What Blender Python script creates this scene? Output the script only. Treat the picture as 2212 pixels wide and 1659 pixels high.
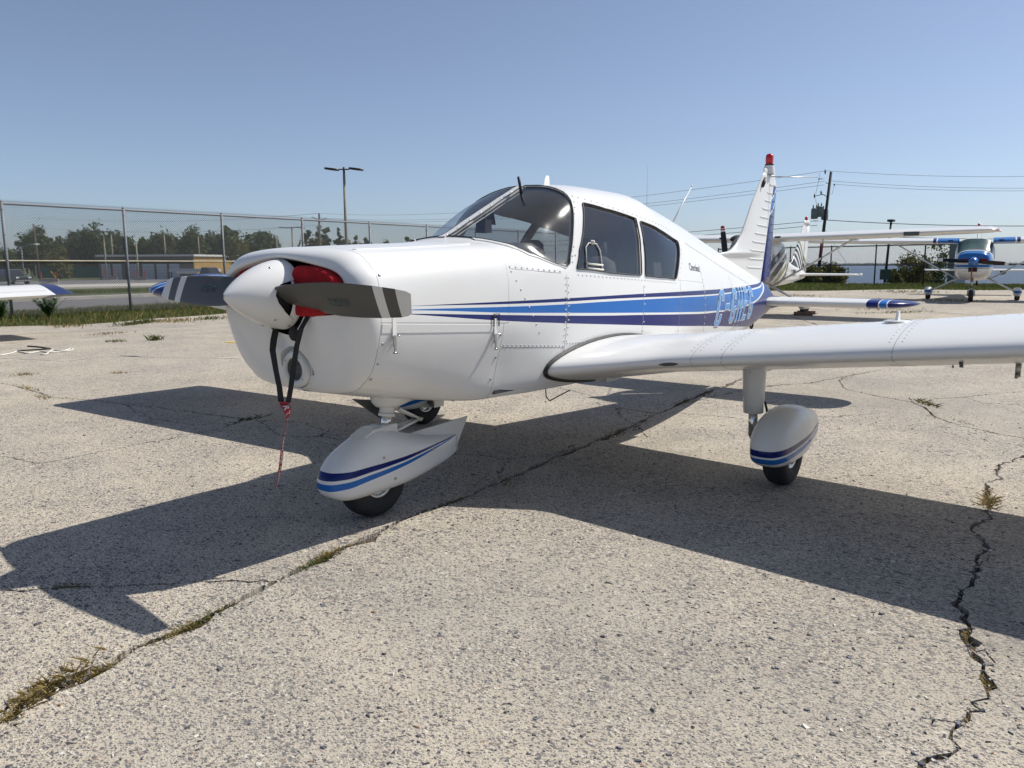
import bpy, bmesh, math, random
import numpy as np
from mathutils import Vector, Matrix
from mathutils.geometry import delaunay_2d_cdt
R_ = math.radians
random.seed(7); rng = np.random.default_rng(7)
for o in list(bpy.data.objects): bpy.data.objects.remove(o)
scene = bpy.context.scene
COL = scene.collection

# ------------------------------------------------------------------ camera
CAMP = np.array([-1.9389, -3.1251, 1.3387]); YAW, PITCH, ROLL = R_(52.0213), R_(8.5929), R_(-0.1686)
FPX = 1688.5 / 2212.0
cy, sy, cp, sp = math.cos(YAW), math.sin(YAW), math.cos(PITCH), math.sin(PITCH)
CF = np.array([sy*cp, cy*cp, -sp]); CR0 = np.array([cy, -sy, 0.0]); CU0 = np.cross(CR0, CF)
CR = math.cos(ROLL)*CR0 + math.sin(ROLL)*CU0; CU = -math.sin(ROLL)*CR0 + math.cos(ROLL)*CU0
cam = bpy.data.cameras.new('camera'); camo = bpy.data.objects.new('camera', cam); COL.objects.link(camo)
cam.sensor_fit = 'HORIZONTAL'; cam.sensor_width = 36; cam.lens = 36*FPX; cam.clip_start = .05; cam.clip_end = 60000
M = Matrix(((CR[0], CU[0], -CF[0], CAMP[0]), (CR[1], CU[1], -CF[1], CAMP[1]), (CR[2], CU[2], -CF[2], CAMP[2]), (0, 0, 0, 1)))
camo.matrix_world = M
scene.camera = camo
scene.render.resolution_x = 1024; scene.render.resolution_y = 768

# ------------------------------------------------------------------ sky and sun
SUN = np.array([.70, -.44, 1.0]); SUN = SUN/np.linalg.norm(SUN)
SUN_EL = math.asin(SUN[2]); SUN_AZ = math.atan2(SUN[0], SUN[1])
world = bpy.data.worlds.new('World'); scene.world = world; world.use_nodes = True
wn = world.node_tree; wn.nodes.clear()
wo = wn.nodes.new('ShaderNodeOutputWorld'); bg = wn.nodes.new('ShaderNodeBackground'); sky = wn.nodes.new('ShaderNodeTexSky')
sky.sky_type = 'NISHITA'; sky.sun_disc = False; sky.sun_elevation = SUN_EL; sky.sun_rotation = SUN_AZ
sky.altitude = 80; sky.air_density = .80; sky.dust_density = .75; sky.ozone_density = 6.0
bg.inputs[1].default_value = .108
hs = wn.nodes.new('ShaderNodeHueSaturation'); hs.inputs['Saturation'].default_value = .80; wn.links.new(sky.outputs[0], hs.inputs['Color']); wn.links.new(hs.outputs[0], bg.inputs[0]); wn.links.new(bg.outputs[0], wo.inputs[0])
sl = bpy.data.lights.new('sun', 'SUN'); sl.energy = 4.9; sl.angle = R_(.53); sl.color = (1.0, .955, .88)
so = bpy.data.objects.new('sun', sl); COL.objects.link(so)
so.rotation_mode = 'QUATERNION'; so.rotation_quaternion = Vector(SUN).to_track_quat('Z', 'Y'); so.location = (8, -8, 12)
vs = scene.view_settings; vs.view_transform = 'Standard'; vs.look = 'None'; vs.exposure = .10; vs.gamma = 1
try: vs.use_curve_mapping = False
except Exception: pass
scene.cycles.max_bounces = 8; scene.cycles.transparent_max_bounces = 16
scene.cycles.glossy_bounces = 4; scene.cycles.diffuse_bounces = 3; scene.cycles.volume_bounces = 0
scene.cycles.use_denoising = True
scene.cycles.caustics_reflective = False; scene.cycles.caustics_refractive = False

# ------------------------------------------------------------------ photo pixel (2212 wide) to a place on a plane
def ray(u, v):
    d = CF + CR*(u-1106)/1688.5 - CU*(v-829.5)/1688.5
    return d/np.linalg.norm(d)
def at_z(u, v, z=0.0):
    d = ray(u, v); t = (z-CAMP[2])/d[2]; return CAMP + t*d
def at_depth(u, v, dep):
    d = ray(u, v); return CAMP + d*dep/(d@CF)

# ------------------------------------------------------------------ materials
MATS = {}
def nd(nt, typ, **kw):
    n = nt.nodes.new(typ)
    for k, v in kw.items(): setattr(n, k, v)
    return n
def new_mat(name):
    m = bpy.data.materials.new(name); m.use_nodes = True; nt = m.node_tree
    b = nt.nodes['Principled BSDF']; MATS[name] = m
    return m, nt, b
def setin(node, name, v):
    if name in node.inputs: node.inputs[name].default_value = v
def rgba(c): return (c[0], c[1], c[2], 1.0)
def plain(name, col, rough=.5, metal=0.0, var=.12, scale=6.0, bump=0.0, bscale=60, coat=0.0, spec=.5, rvar=.08):
    """colour with procedural noise variation in object space"""
    m, nt, b = new_mat(name)
    tc = nd(nt, 'ShaderNodeTexCoord'); nz = nd(nt, 'ShaderNodeTexNoise'); nz.inputs['Scale'].default_value = scale
    nz.inputs['Detail'].default_value = 5; nz.inputs['Roughness'].default_value = .6
    nt.links.new(tc.outputs['Object'], nz.inputs['Vector'])
    mr = nd(nt, 'ShaderNodeMapRange'); mr.inputs[1].default_value = .3; mr.inputs[2].default_value = .7
    mr.inputs[3].default_value = 1-var; mr.inputs[4].default_value = 1+var
    nt.links.new(nz.outputs['Fac'], mr.inputs[0])
    mx = nd(nt, 'ShaderNodeMix', data_type='RGBA', blend_type='MULTIPLY'); mx.inputs[0].default_value = 1
    mx.inputs[6].default_value = rgba(col); nt.links.new(mr.outputs[0], mx.inputs[7])
    nt.links.new(mx.outputs[2], b.inputs['Base Color'])
    r2 = nd(nt, 'ShaderNodeMapRange'); r2.inputs[3].default_value = max(.02, rough-rvar); r2.inputs[4].default_value = min(1, rough+rvar)
    nt.links.new(nz.outputs['Fac'], r2.inputs[0]); nt.links.new(r2.outputs[0], b.inputs['Roughness'])
    setin(b, 'Metallic', metal); setin(b, 'Coat Weight', coat); setin(b, 'Coat Roughness', .06); setin(b, 'Specular IOR Level', spec)
    if bump > 0:
        n2 = nd(nt, 'ShaderNodeTexNoise'); n2.inputs['Scale'].default_value = bscale; n2.inputs['Detail'].default_value = 4
        nt.links.new(tc.outputs['Object'], n2.inputs['Vector'])
        bp = nd(nt, 'ShaderNodeBump'); bp.inputs['Strength'].default_value = bump; bp.inputs['Distance'].default_value = .01
        nt.links.new(n2.outputs['Fac'], bp.inputs['Height']); nt.links.new(bp.outputs[0], b.inputs['Normal'])
    return m
WHITE = (.73, .73, .715); NAVY = (.004, .013, .125); BLUE = (.012, .13, .43)
def paint_bump(nt, b, tc, amt=.05, scale=3.0):
    n2 = nd(nt, 'ShaderNodeTexNoise'); n2.inputs['Scale'].default_value = scale; n2.inputs['Detail'].default_value = 2
    nt.links.new(tc, n2.inputs['Vector'])
    bp = nd(nt, 'ShaderNodeBump'); bp.inputs['Strength'].default_value = 1.0; bp.inputs['Distance'].default_value = amt
    nt.links.new(n2.outputs['Fac'], bp.inputs['Height']); nt.links.new(bp.outputs[0], b.inputs['Normal'])
def math_n(nt, op, a, b_=None, c_=None):
    n = nd(nt, 'ShaderNodeMath', operation=op)
    for i, v in enumerate((a, b_, c_)):
        if v is None: continue
        if isinstance(v, (int, float)): n.inputs[i].default_value = v
        else: nt.links.new(v, n.inputs[i])
    return n.outputs[0]
def mixc(nt, fac, a, b_):
    n = nd(nt, 'ShaderNodeMix', data_type='RGBA')
    if isinstance(fac, (int, float)): n.inputs[0].default_value = fac
    else: nt.links.new(fac, n.inputs[0])
    for i, v in ((6, a), (7, b_)):
        if isinstance(v, tuple): n.inputs[i].default_value = rgba(v)
        else: nt.links.new(v, n.inputs[i])
    return n.outputs[2]
def gloss_paint(name, amt=.0006, bscale=2.6):
    m, nt, b = new_mat(name)
    tc = nd(nt, 'ShaderNodeTexCoord').outputs['Object']
    setin(b, 'Roughness', .26); setin(b, 'Coat Weight', .16); setin(b, 'Specular IOR Level', .25); setin(b, 'Coat Roughness', .05)
    paint_bump(nt, b, tc, amt, bscale)
    return m, nt, b, tc
def dirt(nt, tc, col, amt=.16):
    nz = nd(nt, 'ShaderNodeTexNoise'); nz.inputs['Scale'].default_value = 2.3; nz.inputs['Detail'].default_value = 8; nz.inputs['Roughness'].default_value = .65
    nt.links.new(tc, nz.inputs['Vector'])
    f = nd(nt, 'ShaderNodeMapRange'); f.inputs[1].default_value = .45; f.inputs[2].default_value = .8; f.inputs[3].default_value = 0; f.inputs[4].default_value = amt
    nt.links.new(nz.outputs['Fac'], f.inputs[0])
    return mixc(nt, f.outputs[0], col, (.52, .49, .44))
def curve_z(nt, sval, pts, s0=0.0, s1=7.2, z0=.5, z1=1.5):
    n = nd(nt, 'ShaderNodeFloatCurve'); nt.links.new(sval, n.inputs['Value'])
    c = n.mapping.curves[0]; n.mapping.use_clip = False
    P = [((s-s0)/(s1-s0), (z-z0)/(z1-z0)) for s, z in pts]
    c.points[0].location = P[0]; c.points[1].location = P[-1]
    for q in P[1:-1]: c.points.new(*q)
    for q in c.points: q.handle_type = 'AUTO_CLAMPED'
    n.mapping.update()
    return math_n(nt, 'MULTIPLY_ADD', n.outputs[0], z1-z0, z0)
STR = dict(
 T1=[(0,1.163),(.55,1.1595),(1.313,1.154),(1.776,1.152),(2.76,1.151),(3.47,1.146),(4.02,1.141),(4.6,1.137),(5.33,1.138),(5.69,1.143),(6.1,1.152),(6.5,1.19),(7.2,1.3)],
 T2=[(0,1.168),(.55,1.1595),(1.313,1.140),(1.776,1.133),(2.28,1.131),(2.76,1.126),(3.465,1.114),(4.01,1.105),(4.565,1.10),(5.276,1.105),(5.825,1.113),(6.11,1.126),(6.4,1.17),(7.2,1.3)],
 B1=[(0,1.149),(.60,1.1425),(1.313,1.126),(1.776,1.118),(2.28,1.116),(2.76,1.112),(3.465,1.103),(4.008,1.094),(4.56,1.09),(5.26,1.093),(5.88,1.10),(6.13,1.114),(6.3,1.15),(7.2,1.3)],
 B2=[(0,1.157),(.60,1.139),(1.313,1.094),(1.776,1.071),(2.283,1.046),(2.764,1.024),(3.47,.992),(4.0,.97),(4.23,.964),(4.855,.948),(5.28,.964),(5.667,.987),(6.03,1.052),(6.24,1.115),(6.35,1.16),(7.2,1.3)],
 N1=[(0,1.15),(.57,1.125),(1.312,1.082),(1.777,1.055),(2.284,1.029),(2.766,1.009),(3.473,.977),(4.006,.954),(4.236,.95),(4.887,.938),(5.318,.951),(5.662,.972),(6.064,1.044),(6.28,1.106),(6.4,1.16),(7.2,1.3)],
 N2=[(0,1.17),(.57,1.123),(1.28,1.053),(1.78,1.012),(2.29,.974),(2.78,.938),(3.49,.887),(4.03,.852),(5.06,.777),(5.6,.74),(6.3,.70),(7.2,.60)])
def fuselage_paint():
    m, nt, b, tc = gloss_paint('fuselage_paint', .0024, 2.6)
    sx = nd(nt, 'ShaderNodeSeparateXYZ'); nt.links.new(tc, sx.inputs[0]); X, Z = sx.outputs[0], sx.outputs[2]
    sn = math_n(nt, 'DIVIDE', X, 7.2)
    ab = {k: math_n(nt, 'GREATER_THAN', Z, curve_z(nt, sn, v)) for k, v in STR.items()}
    white = dirt(nt, tc, WHITE)
    col = mixc(nt, ab['N2'], white, NAVY); col = mixc(nt, ab['N1'], col, WHITE); col = mixc(nt, ab['B2'], col, BLUE)
    col = mixc(nt, ab['B1'], col, WHITE); col = mixc(nt, ab['T2'], col, NAVY); col = mixc(nt, ab['T1'], col, white)
    nt.links.new(col, b.inputs['Base Color'])
    return m
fuselage_paint()
def white_paint(name='white_paint', amt=.0006, bs=2.6, base=WHITE):
    m, nt, b, tc = gloss_paint(name, amt, bs); nt.links.new(dirt(nt, tc, base, .14), b.inputs['Base Color']); return m
white_paint()
def bands(name, axis_expr, stops, base=WHITE):
    """paint bands along a value; stops = [(value, colour)], colour holds above the value"""
    m, nt, b, tc = gloss_paint(name)
    sx = nd(nt, 'ShaderNodeSeparateXYZ'); nt.links.new(tc, sx.inputs[0])
    v = axis_expr(nt, sx.outputs[0], sx.outputs[1], sx.outputs[2]); col = dirt(nt, tc, base)
    for s, cc in stops: col = mixc(nt, math_n(nt, 'GREATER_THAN', v, s), col, cc)
    nt.links.new(col, b.inputs['Base Color'])
    return m
# wing: bands wrap the tip, reaching further inboard over the top
def wing_q(nt, X, Y, Z):
    ay = math_n(nt, 'ABSOLUTE', Y)
    up = math_n(nt, 'SUBTRACT', Z, math_n(nt, 'MULTIPLY_ADD', ay, .095, .69))
    return math_n(nt, 'MULTIPLY_ADD', up, 1.5, ay)
bands('wing_paint', wing_q, [(4.24, NAVY), (4.43, WHITE), (4.445, BLUE), (4.535, WHITE), (4.55, NAVY)])
bands('stab_paint', lambda nt, X, Y, Z: math_n(nt, 'ABSOLUTE', Y), [(1.15, NAVY), (1.255, WHITE), (1.265, BLUE), (1.325, WHITE), (1.335, NAVY)])
def rud_q(nt, X, Y, Z): return math_n(nt, 'MULTIPLY_ADD', X, -.55, Z)
bands('rudder_paint', rud_q, [(.0, NAVY), (.62, WHITE), (.64, BLUE), (.76, WHITE), (.78, NAVY), (.90, WHITE), (.915, NAVY), (1.02, WHITE)], base=NAVY)
bands('prop_paint', lambda nt, X, Y, Z: math_n(nt, 'ABSOLUTE', Y), [(0, (.085, .083, .076)), (.735, (.70, .69, .65)), (.79, (.085, .083, .076)), (.86, (.70, .69, .65))], base=(.085, .083, .076))
_b = MATS['prop_paint'].node_tree.nodes['Principled BSDF']; setin(_b, 'Roughness', .42); setin(_b, 'Coat Weight', .1)
plain('black_rubber', (.018, .018, .019), .55, bump=.2); plain('tyre', (.016, .016, .017), .78, bump=.5, bscale=90, var=.25)
plain('dark', (.012, .012, .013), .8); plain('chrome', (.75, .75, .75), .12, 1.0, var=.05); plain('steel', (.42, .41, .39), .38, 1.0)
plain('aluminium', (.62, .62, .61), .33, 1.0, var=.06); plain('seam_grey', (.26, .26, .25), .6); plain('rivet_white', (.55, .55, .54), .35)
plain('red_cloth', (.36, .014, .018), .85, var=.25, scale=18, bump=.6, bscale=120, spec=.2)
plain('red_ribbon', (.42, .03, .04), .7, var=.15); plain('strap_black', (.012, .012, .013), .75, bump=.3, bscale=300)
plain('lining', (.62, .60, .55), .85, var=.08); plain('glareshield', (.03, .03, .033), .75); plain('seat_fabric', (.10, .10, .11), .85, var=.2)
plain('white_print', (.78, .78, .78), .5, var=.03); plain('black_print', (.02, .02, .03), .5); plain('light_blue_print', (.05, .27, .60), .3, coat=.5, var=.05)
plain('teal_print', (.05, .10, .10), .5); plain('grey_mesh', (.09, .09, .09), .6)
plain('nav_red', (.55, .01, .012), .15, var=.05, coat=.6)
def glass(name, tint, rough=.02, ior=1.5):
    m, nt, b = new_mat(name); out = nt.nodes['Material Output']; nt.nodes.remove(b)
    tr = nd(nt, 'ShaderNodeBsdfTransparent'); tr.inputs[0].default_value = rgba(tint)
    gl = nd(nt, 'ShaderNodeBsdfGlossy'); gl.inputs['Roughness'].default_value = rough
    fr = nd(nt, 'ShaderNodeFresnel'); gm = nd(nt, 'ShaderNodeNewGeometry'); fi = nd(nt, 'ShaderNodeMix'); fi.inputs[2].default_value = ior; fi.inputs[3].default_value = 1/ior; nt.links.new(gm.outputs['Backfacing'], fi.inputs[0]); nt.links.new(fi.outputs[0], fr.inputs[0])   # thin pane: same reflectance from both faces
    tc = nd(nt, 'ShaderNodeTexCoord'); nz = nd(nt, 'ShaderNodeTexNoise'); nz.inputs['Scale'].default_value = 3.5
    nt.links.new(tc.outputs['Object'], nz.inputs['Vector'])
    bp = nd(nt, 'ShaderNodeBump'); bp.inputs['Distance'].default_value = .004; nt.links.new(nz.outputs['Fac'], bp.inputs['Height'])
    nt.links.new(bp.outputs[0], gl.inputs['Normal'])
    mx = nd(nt, 'ShaderNodeMixShader'); nt.links.new(fr.outputs[0], mx.inputs[0])
    nt.links.new(tr.outputs[0], mx.inputs[1]); nt.links.new(gl.outputs[0], mx.inputs[2]); nt.links.new(mx.outputs[0], out.inputs[0])
    return m
glass('windshield_glass', (.88, .90, .91), .16, 1.75); glass('side_glass', (.66, .67, .67), .03, 1.8); glass('lens_glass', (.8, .82, .85), .1)
glass('green_glass', (.25, .42, .38), .02, 1.6)

# ------------------------------------------------------------------ object helpers
def children(o): return [c for c in bpy.data.objects if c.parent == o]
def tag(o, label=None, cat=None, group=None, kind=None):
    for k, v in (('label', label), ('category', cat), ('group', group), ('kind', kind)):
        if v: o[k] = v
    return o
def thing(name, label, cat, loc=(0, 0, 0), rz=0, group=None):
    o = bpy.data.objects.new(name, None); COL.objects.link(o); o.location = loc; o.rotation_euler = (0, 0, rz); o.empty_display_size = .2
    return tag(o, label, cat, group)
def link(name, me, mat=None, parent=None):
    o = bpy.data.objects.new(name, me); COL.objects.link(o)
    if mat:
        me.materials.clear(); me.materials.append(MATS[mat])
    if parent: o.parent = parent
    return o
class MB:
    """collects geometry for ONE mesh object"""
    def __init__(s): s.v = []; s.f = []; s.n = []; s.sm = []
    def add(s, V, F, smooth=False):
        b = len(s.v); s.v.extend([tuple(map(float, p)) for p in V]); s.f.extend([tuple(int(i)+b for i in q) for q in F]); s.sm.extend([smooth]*len(F)); return s
    def box(s, c, d, R=None, taper=1.0):
        x, y, z = d[0]/2, d[1]/2, d[2]/2
        V = [(-x, -y, -z), (x, -y, -z), (x, y, -z), (-x, y, -z), (-x*taper, -y*taper, z), (x*taper, -y*taper, z), (x*taper, y*taper, z), (-x*taper, y*taper, z)]
        if R is not None: V = [R @ Vector(p) for p in V]
        V = [(p[0]+c[0], p[1]+c[1], p[2]+c[2]) for p in V]
        return s.add(V, [(0, 3, 2, 1), (4, 5, 6, 7), (0, 1, 5, 4), (1, 2, 6, 5), (2, 3, 7, 6), (3, 0, 4, 7)])
    def tube(s, P, r, n=10, cap=True, squash=None):
        P = [np.array(p, float) for p in P]; rs = r if hasattr(r, '__len__') else [r]*len(P)
        T = []
        for i in range(len(P)):
            a = P[max(i-1, 0)]; b = P[min(i+1, len(P)-1)]; d = b-a; T.append(d/(np.linalg.norm(d)+1e-12))
        up = np.array([0, 0, 1.]) if abs(T[0][2]) < .9 else np.array([1., 0, 0])
        N = np.cross(T[0], up); N /= np.linalg.norm(N); V = []
        for i, p in enumerate(P):
            N = N - T[i]*(N@T[i]); N /= np.linalg.norm(N)+1e-12; B = np.cross(T[i], N)
            for k in range(n):
                a = 2*math.pi*k/n; V.append(p + rs[i]*(math.cos(a)*N*(squash[0] if squash else 1) + math.sin(a)*B*(squash[1] if squash else 1)))
        F = [(i*n+k, i*n+(k+1) % n, (i+1)*n+(k+1) % n, (i+1)*n+k) for i in range(len(P)-1) for k in range(n)]
        if cap:
            F.append(tuple(range(n-1, -1, -1))); F.append(tuple((len(P)-1)*n+k for k in range(n)))
        return s.add(V, F, True)
    def loft(s, rings, closed=True, cap0=False, cap1=False, smooth=True):
        n = len(rings[0]); V = [p for r in rings for p in r]; m = n if closed else n-1
        F = [(i*n+k, i*n+(k+1) % n, (i+1)*n+(k+1) % n, (i+1)*n+k) for i in range(len(rings)-1) for k in range(m)]
        s.add(V, F, smooth); b = len(s.v)-len(V)
        if cap0: s.f.append(tuple(b+k for k in range(n-1, -1, -1))); s.sm.append(False)
        if cap1: s.f.append(tuple(b+(len(rings)-1)*n+k for k in range(n))); s.sm.append(False)
        return s
    def lathe(s, prof, c=(0, 0, 0), axis='x', n=32, smooth=True):
        """prof = [(axial, radius)]"""
        rings = []
        for a, r in prof:
            ring = []
            for k in range(n):
                t = 2*math.pi*k/n; p, q = r*math.cos(t), r*math.sin(t)
                ring.append({'x': (c[0]+a, c[1]+p, c[2]+q), 'y': (c[0]+p, c[1]+a, c[2]+q), 'z': (c[0]+p, c[1]+q, c[2]+a)}[axis])
            rings.append(ring)
        return s.loft(rings, True, smooth=smooth)
    def dome(s, p, nrm, r, h, n=6):
        p = np.array(p); nrm = np.array(nrm)/np.linalg.norm(nrm); a = np.cross(nrm, [0.3, .5, .8]); a /= np.linalg.norm(a); b = np.cross(nrm, a)
        V = [p+r*(math.cos(2*math.pi*k/n)*a+math.sin(2*math.pi*k/n)*b) for k in range(n)] + [p+.6*r*(math.cos(2*math.pi*k/n)*a+math.sin(2*math.pi*k/n)*b)+nrm*h*.8 for k in range(n)] + [p+nrm*h]
        F = [(k, (k+1) % n, n+(k+1) % n, n+k) for k in range(n)] + [(n+k, n+(k+1) % n, 2*n) for k in range(n)]
        return s.add(V, F, True)
    def prism(s, poly, axis, a, b):
        """poly 2D extruded along axis from a to b; poly given in the remaining two axes"""
        def mk(p, h): return {'x': (h, p[0], p[1]), 'y': (p[0], h, p[1]), 'z': (p[0], p[1], h)}[axis]
        n = len(poly); V = [mk(p, a) for p in poly]+[mk(p, b) for p in poly]
        F = [(k, (k+1) % n, n+(k+1) % n, n+k) for k in range(n)]+[tuple(range(n-1, -1, -1)), tuple(range(n, 2*n))]
        return s.add(V, F)
    def xf(s, R=None, t=(0, 0, 0)):
        A = np.array(s.v)
        if R is not None: A = A @ np.array(R).T
        s.v = [tuple(p) for p in A+np.array(t)]; return s
    def build(s, name, mat=None, parent=None, recalc=True):
        me = bpy.data.meshes.new(name); me.from_pydata(s.v, [], s.f)
        if recalc:
            bm = bmesh.new(); bm.from_mesh(me); bmesh.ops.recalc_face_normals(bm, faces=bm.faces); bm.to_mesh(me); bm.free()
        me.polygons.foreach_set('use_smooth', s.sm); me.update()
        return link(name, me, mat, parent)
def rotz(a): c, s_ = math.cos(a), math.sin(a); return np.array([[c, -s_, 0], [s_, c, 0], [0, 0, 1.]])
def roty(a): c, s_ = math.cos(a), math.sin(a); return np.array([[c, 0, s_], [0, 1, 0], [-s_, 0, c]])
def rotx(a): c, s_ = math.cos(a), math.sin(a); return np.array([[1, 0, 0], [0, c, -s_], [0, s_, c]])
def in_poly(P, poly):
    P = np.asarray(P); x, y = P[:, 0], P[:, 1]; ins = np.zeros(len(P), bool); n = len(poly); j = n-1
    for i in range(n):
        xi, yi = poly[i]; xj, yj = poly[j]
        c = ((yi > y) != (yj > y)) & (x < (xj-xi)*(y-yi)/((yj-yi) if abs(yj-yi) > 1e-15 else 1e-15)+xi)
        ins ^= c; j = i
    return ins
def densify(poly, step, closed=True):
    out = []; n = len(poly)
    for i in range(n if closed else n-1):
        a, b = np.array(poly[i]), np.array(poly[(i+1) % n]); k = max(1, int(np.linalg.norm(b-a)/step))
        out += [tuple(a+(b-a)*j/k) for j in range(k)]
    if not closed: out.append(tuple(poly[-1]))
    return out
def smooth_closed(poly, it=2):
    for _ in range(it):
        n = len(poly); q = []
        for i in range(n):
            a, b = np.array(poly[i]), np.array(poly[(i+1) % n]); q += [tuple(.75*a+.25*b), tuple(.25*a+.75*b)]
        poly = q
    return poly
def cdt(points, loops, open_lines=()):
    """triangulate points with closed constraint loops"""
    V = [Vector(p) for p in points]; E = []
    for lp in loops:
        b = len(V); V += [Vector(p) for p in lp]; n = len(lp); E += [(b+i, b+(i+1) % n) for i in range(n)]
    for lp in open_lines:
        b = len(V); V += [Vector(p) for p in lp]; E += [(b+i, b+i+1) for i in range(len(lp)-1)]
    r = delaunay_2d_cdt(V, E, [], 0, 1e-6)
    return np.array([(v[0], v[1]) for v in r[0]]), [tuple(f) for f in r[2]]
def text_mesh(txt, size=1.0, wscale=1.0, extrude=0.0, bold=0.0, shear=0.0):
    cu = bpy.data.curves.new('txt', 'FONT'); cu.body = txt; cu.size = size; cu.align_x = 'LEFT'; cu.extrude = extrude; cu.offset = bold; cu.shear = shear; cu.resolution_u = 3
    ob = bpy.data.objects.new('txt', cu); COL.objects.link(ob)
    dg = bpy.context.evaluated_depsgraph_get(); me = bpy.data.meshes.new_from_object(ob.evaluated_get(dg))
    bpy.data.objects.remove(ob); bpy.data.curves.remove(cu)
    V = np.array([v.co[:] for v in me.vertices]); V[:, 0] *= wscale; F = [tuple(p.vertices) for p in me.polygons]
    bpy.data.meshes.remove(me)
    return V, F
# fuselage surface: stations with half-section control points
ST=[
(.42,[(0,.73),(.318,.752),(.43,.81),(.50,.90),(.551,1.10),(.543,1.25),(.49,1.335),(.36,1.403),(0,1.425)]),
(.80,[(0,.655),(.30,.67),(.42,.715),(.50,.84),(.558,1.08),(.552,1.26),(.50,1.355),(.36,1.42),(0,1.445)]),
(1.27,[(0,.605),(.36,.61),(.455,.645),(.505,.79),(.565,1.06),(.559,1.27),(.51,1.38),(.36,1.447),(0,1.47)]),
(1.42,[(0,.605),(.38,.61),(.47,.645),(.518,.79),(.567,1.06),(.559,1.28),(.51,1.39),(.36,1.457),(0,1.497)]),
(1.63,[(0,.60),(.40,.605),(.485,.642),(.53,.79),(.567,1.06),(.560,1.285),(.46,1.405),(.32,1.50),(0,1.592)]),
(1.83,[(0,.60),(.41,.605),(.495,.64),(.537,.79),(.567,1.06),(.560,1.29),(.52,1.36),(.38,1.595),(0,1.685)]),
(2.00,[(0,.60),(.42,.605),(.50,.638),(.54,.79),(.567,1.06),(.558,1.29),(.52,1.45),(.38,1.69),(0,1.765)]),
(2.20,[(0,.60),(.42,.605),(.50,.637),(.54,.79),(.567,1.06),(.556,1.29),(.508,1.52),(.36,1.765),(0,1.843)]),
(2.60,[(0,.595),(.42,.60),(.50,.632),(.54,.79),(.565,1.05),(.552,1.28),(.495,1.55),(.33,1.795),(0,1.872)]),
(3.10,[(0,.59),(.41,.595),(.49,.628),(.53,.78),(.553,1.03),(.538,1.27),(.475,1.53),(.30,1.79),(0,1.868)]),
(3.60,[(0,.59),(.38,.596),(.455,.63),(.495,.77),(.513,1.0),(.495,1.22),(.42,1.46),(.235,1.72),(0,1.812)]),
(4.30,[(0,.60),(.32,.606),(.385,.64),(.42,.76),(.433,.95),(.41,1.15),(.33,1.36),(.15,1.60),(0,1.685)]),
(5.00,[(0,.635),(.24,.641),(.29,.668),(.325,.76),(.338,.93),(.315,1.08),(.245,1.25),(.09,1.45),(0,1.522)]),
(5.60,[(0,.70),(.165,.706),(.21,.73),(.24,.80),(.25,.93),(.232,1.04),(.175,1.16),(.07,1.31),(0,1.37)]),
(6.20,[(0,.785),(.10,.79),(.13,.81),(.155,.86),(.165,.95),(.152,1.02),(.12,1.09),(.055,1.18),(0,1.215)]),
(6.55,[(0,.85),(.06,.853),(.08,.87),(.10,.90),(.105,.96),(.10,1.01),(.08,1.05),(.045,1.10),(0,1.12)]),
(6.72,[(0,.93),(.018,.935),(.024,.94),(.03,.95),(.032,.97),(.03,.99),(.024,1.0),(.015,1.01),(0,1.015)]),
]
def pchip(x,Y):
    """monotone cubic; x (n,), Y (n,k) -> function"""
    x=np.asarray(x,float);Y=np.asarray(Y,float)
    h=np.diff(x)[:,None];d=np.diff(Y,axis=0)/h
    m=np.zeros_like(Y)
    w1=2*h[1:]+h[:-1];w2=h[1:]+2*h[:-1]
    ok=(d[:-1]*d[1:])>0
    with np.errstate(divide='ignore',invalid='ignore'):
        hm=(w1+w2)/(w1/d[:-1]+w2/d[1:])
    m[1:-1]=np.where(ok,hm,0);m[0]=d[0];m[-1]=d[-1]
    def f(q):
        q=np.clip(np.asarray(q,float),x[0],x[-1]);i=np.clip(np.searchsorted(x,q,side='right')-1,0,len(x)-2)
        hh=(x[i+1]-x[i])[:,None];t=((q-x[i])[:,None])/hh
        return (2*t**3-3*t**2+1)*Y[i]+(t**3-2*t**2+t)*hh*m[i]+(-2*t**3+3*t**2)*Y[i+1]+(t**3-t**2)*hh*m[i+1]
    return f
SX=np.array([a for a,_ in ST]);SC=np.array([(np.array(b)+[0,.006]).ravel() for _,b in ST])
FS=pchip(SX,SC)
TN=np.linspace(0,1,9)
def cubic_sec(C,t):
    # catmull-rom style through 9 control pts with limited tangents, mirrored ends
    f=lambda a:0
    n=len(TN)
    P=C
    m=np.zeros_like(P)
    m[1:-1]=(P[2:]-P[:-2])/2
    m[0]=[P[1,0]-0,0]; m[-1]=[0-P[-2,0],0]
    # limit at extrema
    for k in range(1,n-1):
        for j in (0,1):
            a=P[k,j]-P[k-1,j];b=P[k+1,j]-P[k,j]
            if a*b<=0: m[k,j]=0
            else:
                lim=3*min(abs(a),abs(b)); m[k,j]=np.sign(m[k,j])*min(abs(m[k,j]),lim)
    q=np.clip(t,0,1)*(n-1);i=np.clip(q.astype(int),0,n-2);u=(q-i)[:,None]
    return (2*u**3-3*u**2+1)*P[i]+(u**3-2*u**2+u)*m[i]+(-2*u**3+3*u**2)*P[i+1]+(u**3-u**2)*m[i+1]
def S(s,t):
    """arrays -> (n,3) right half uses +y ; caller flips"""
    s=np.atleast_1d(np.asarray(s,float));t=np.atleast_1d(np.asarray(t,float))
    out=np.zeros((len(s),3));
    us,inv=np.unique(s,return_inverse=True)
    C=FS(us)
    for k in range(len(us)):
        w=np.where(inv==k)[0]
        out[w,1:]=cubic_sec(C[k].reshape(9,2),t[w])
    out[:,0]=s
    return out
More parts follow.
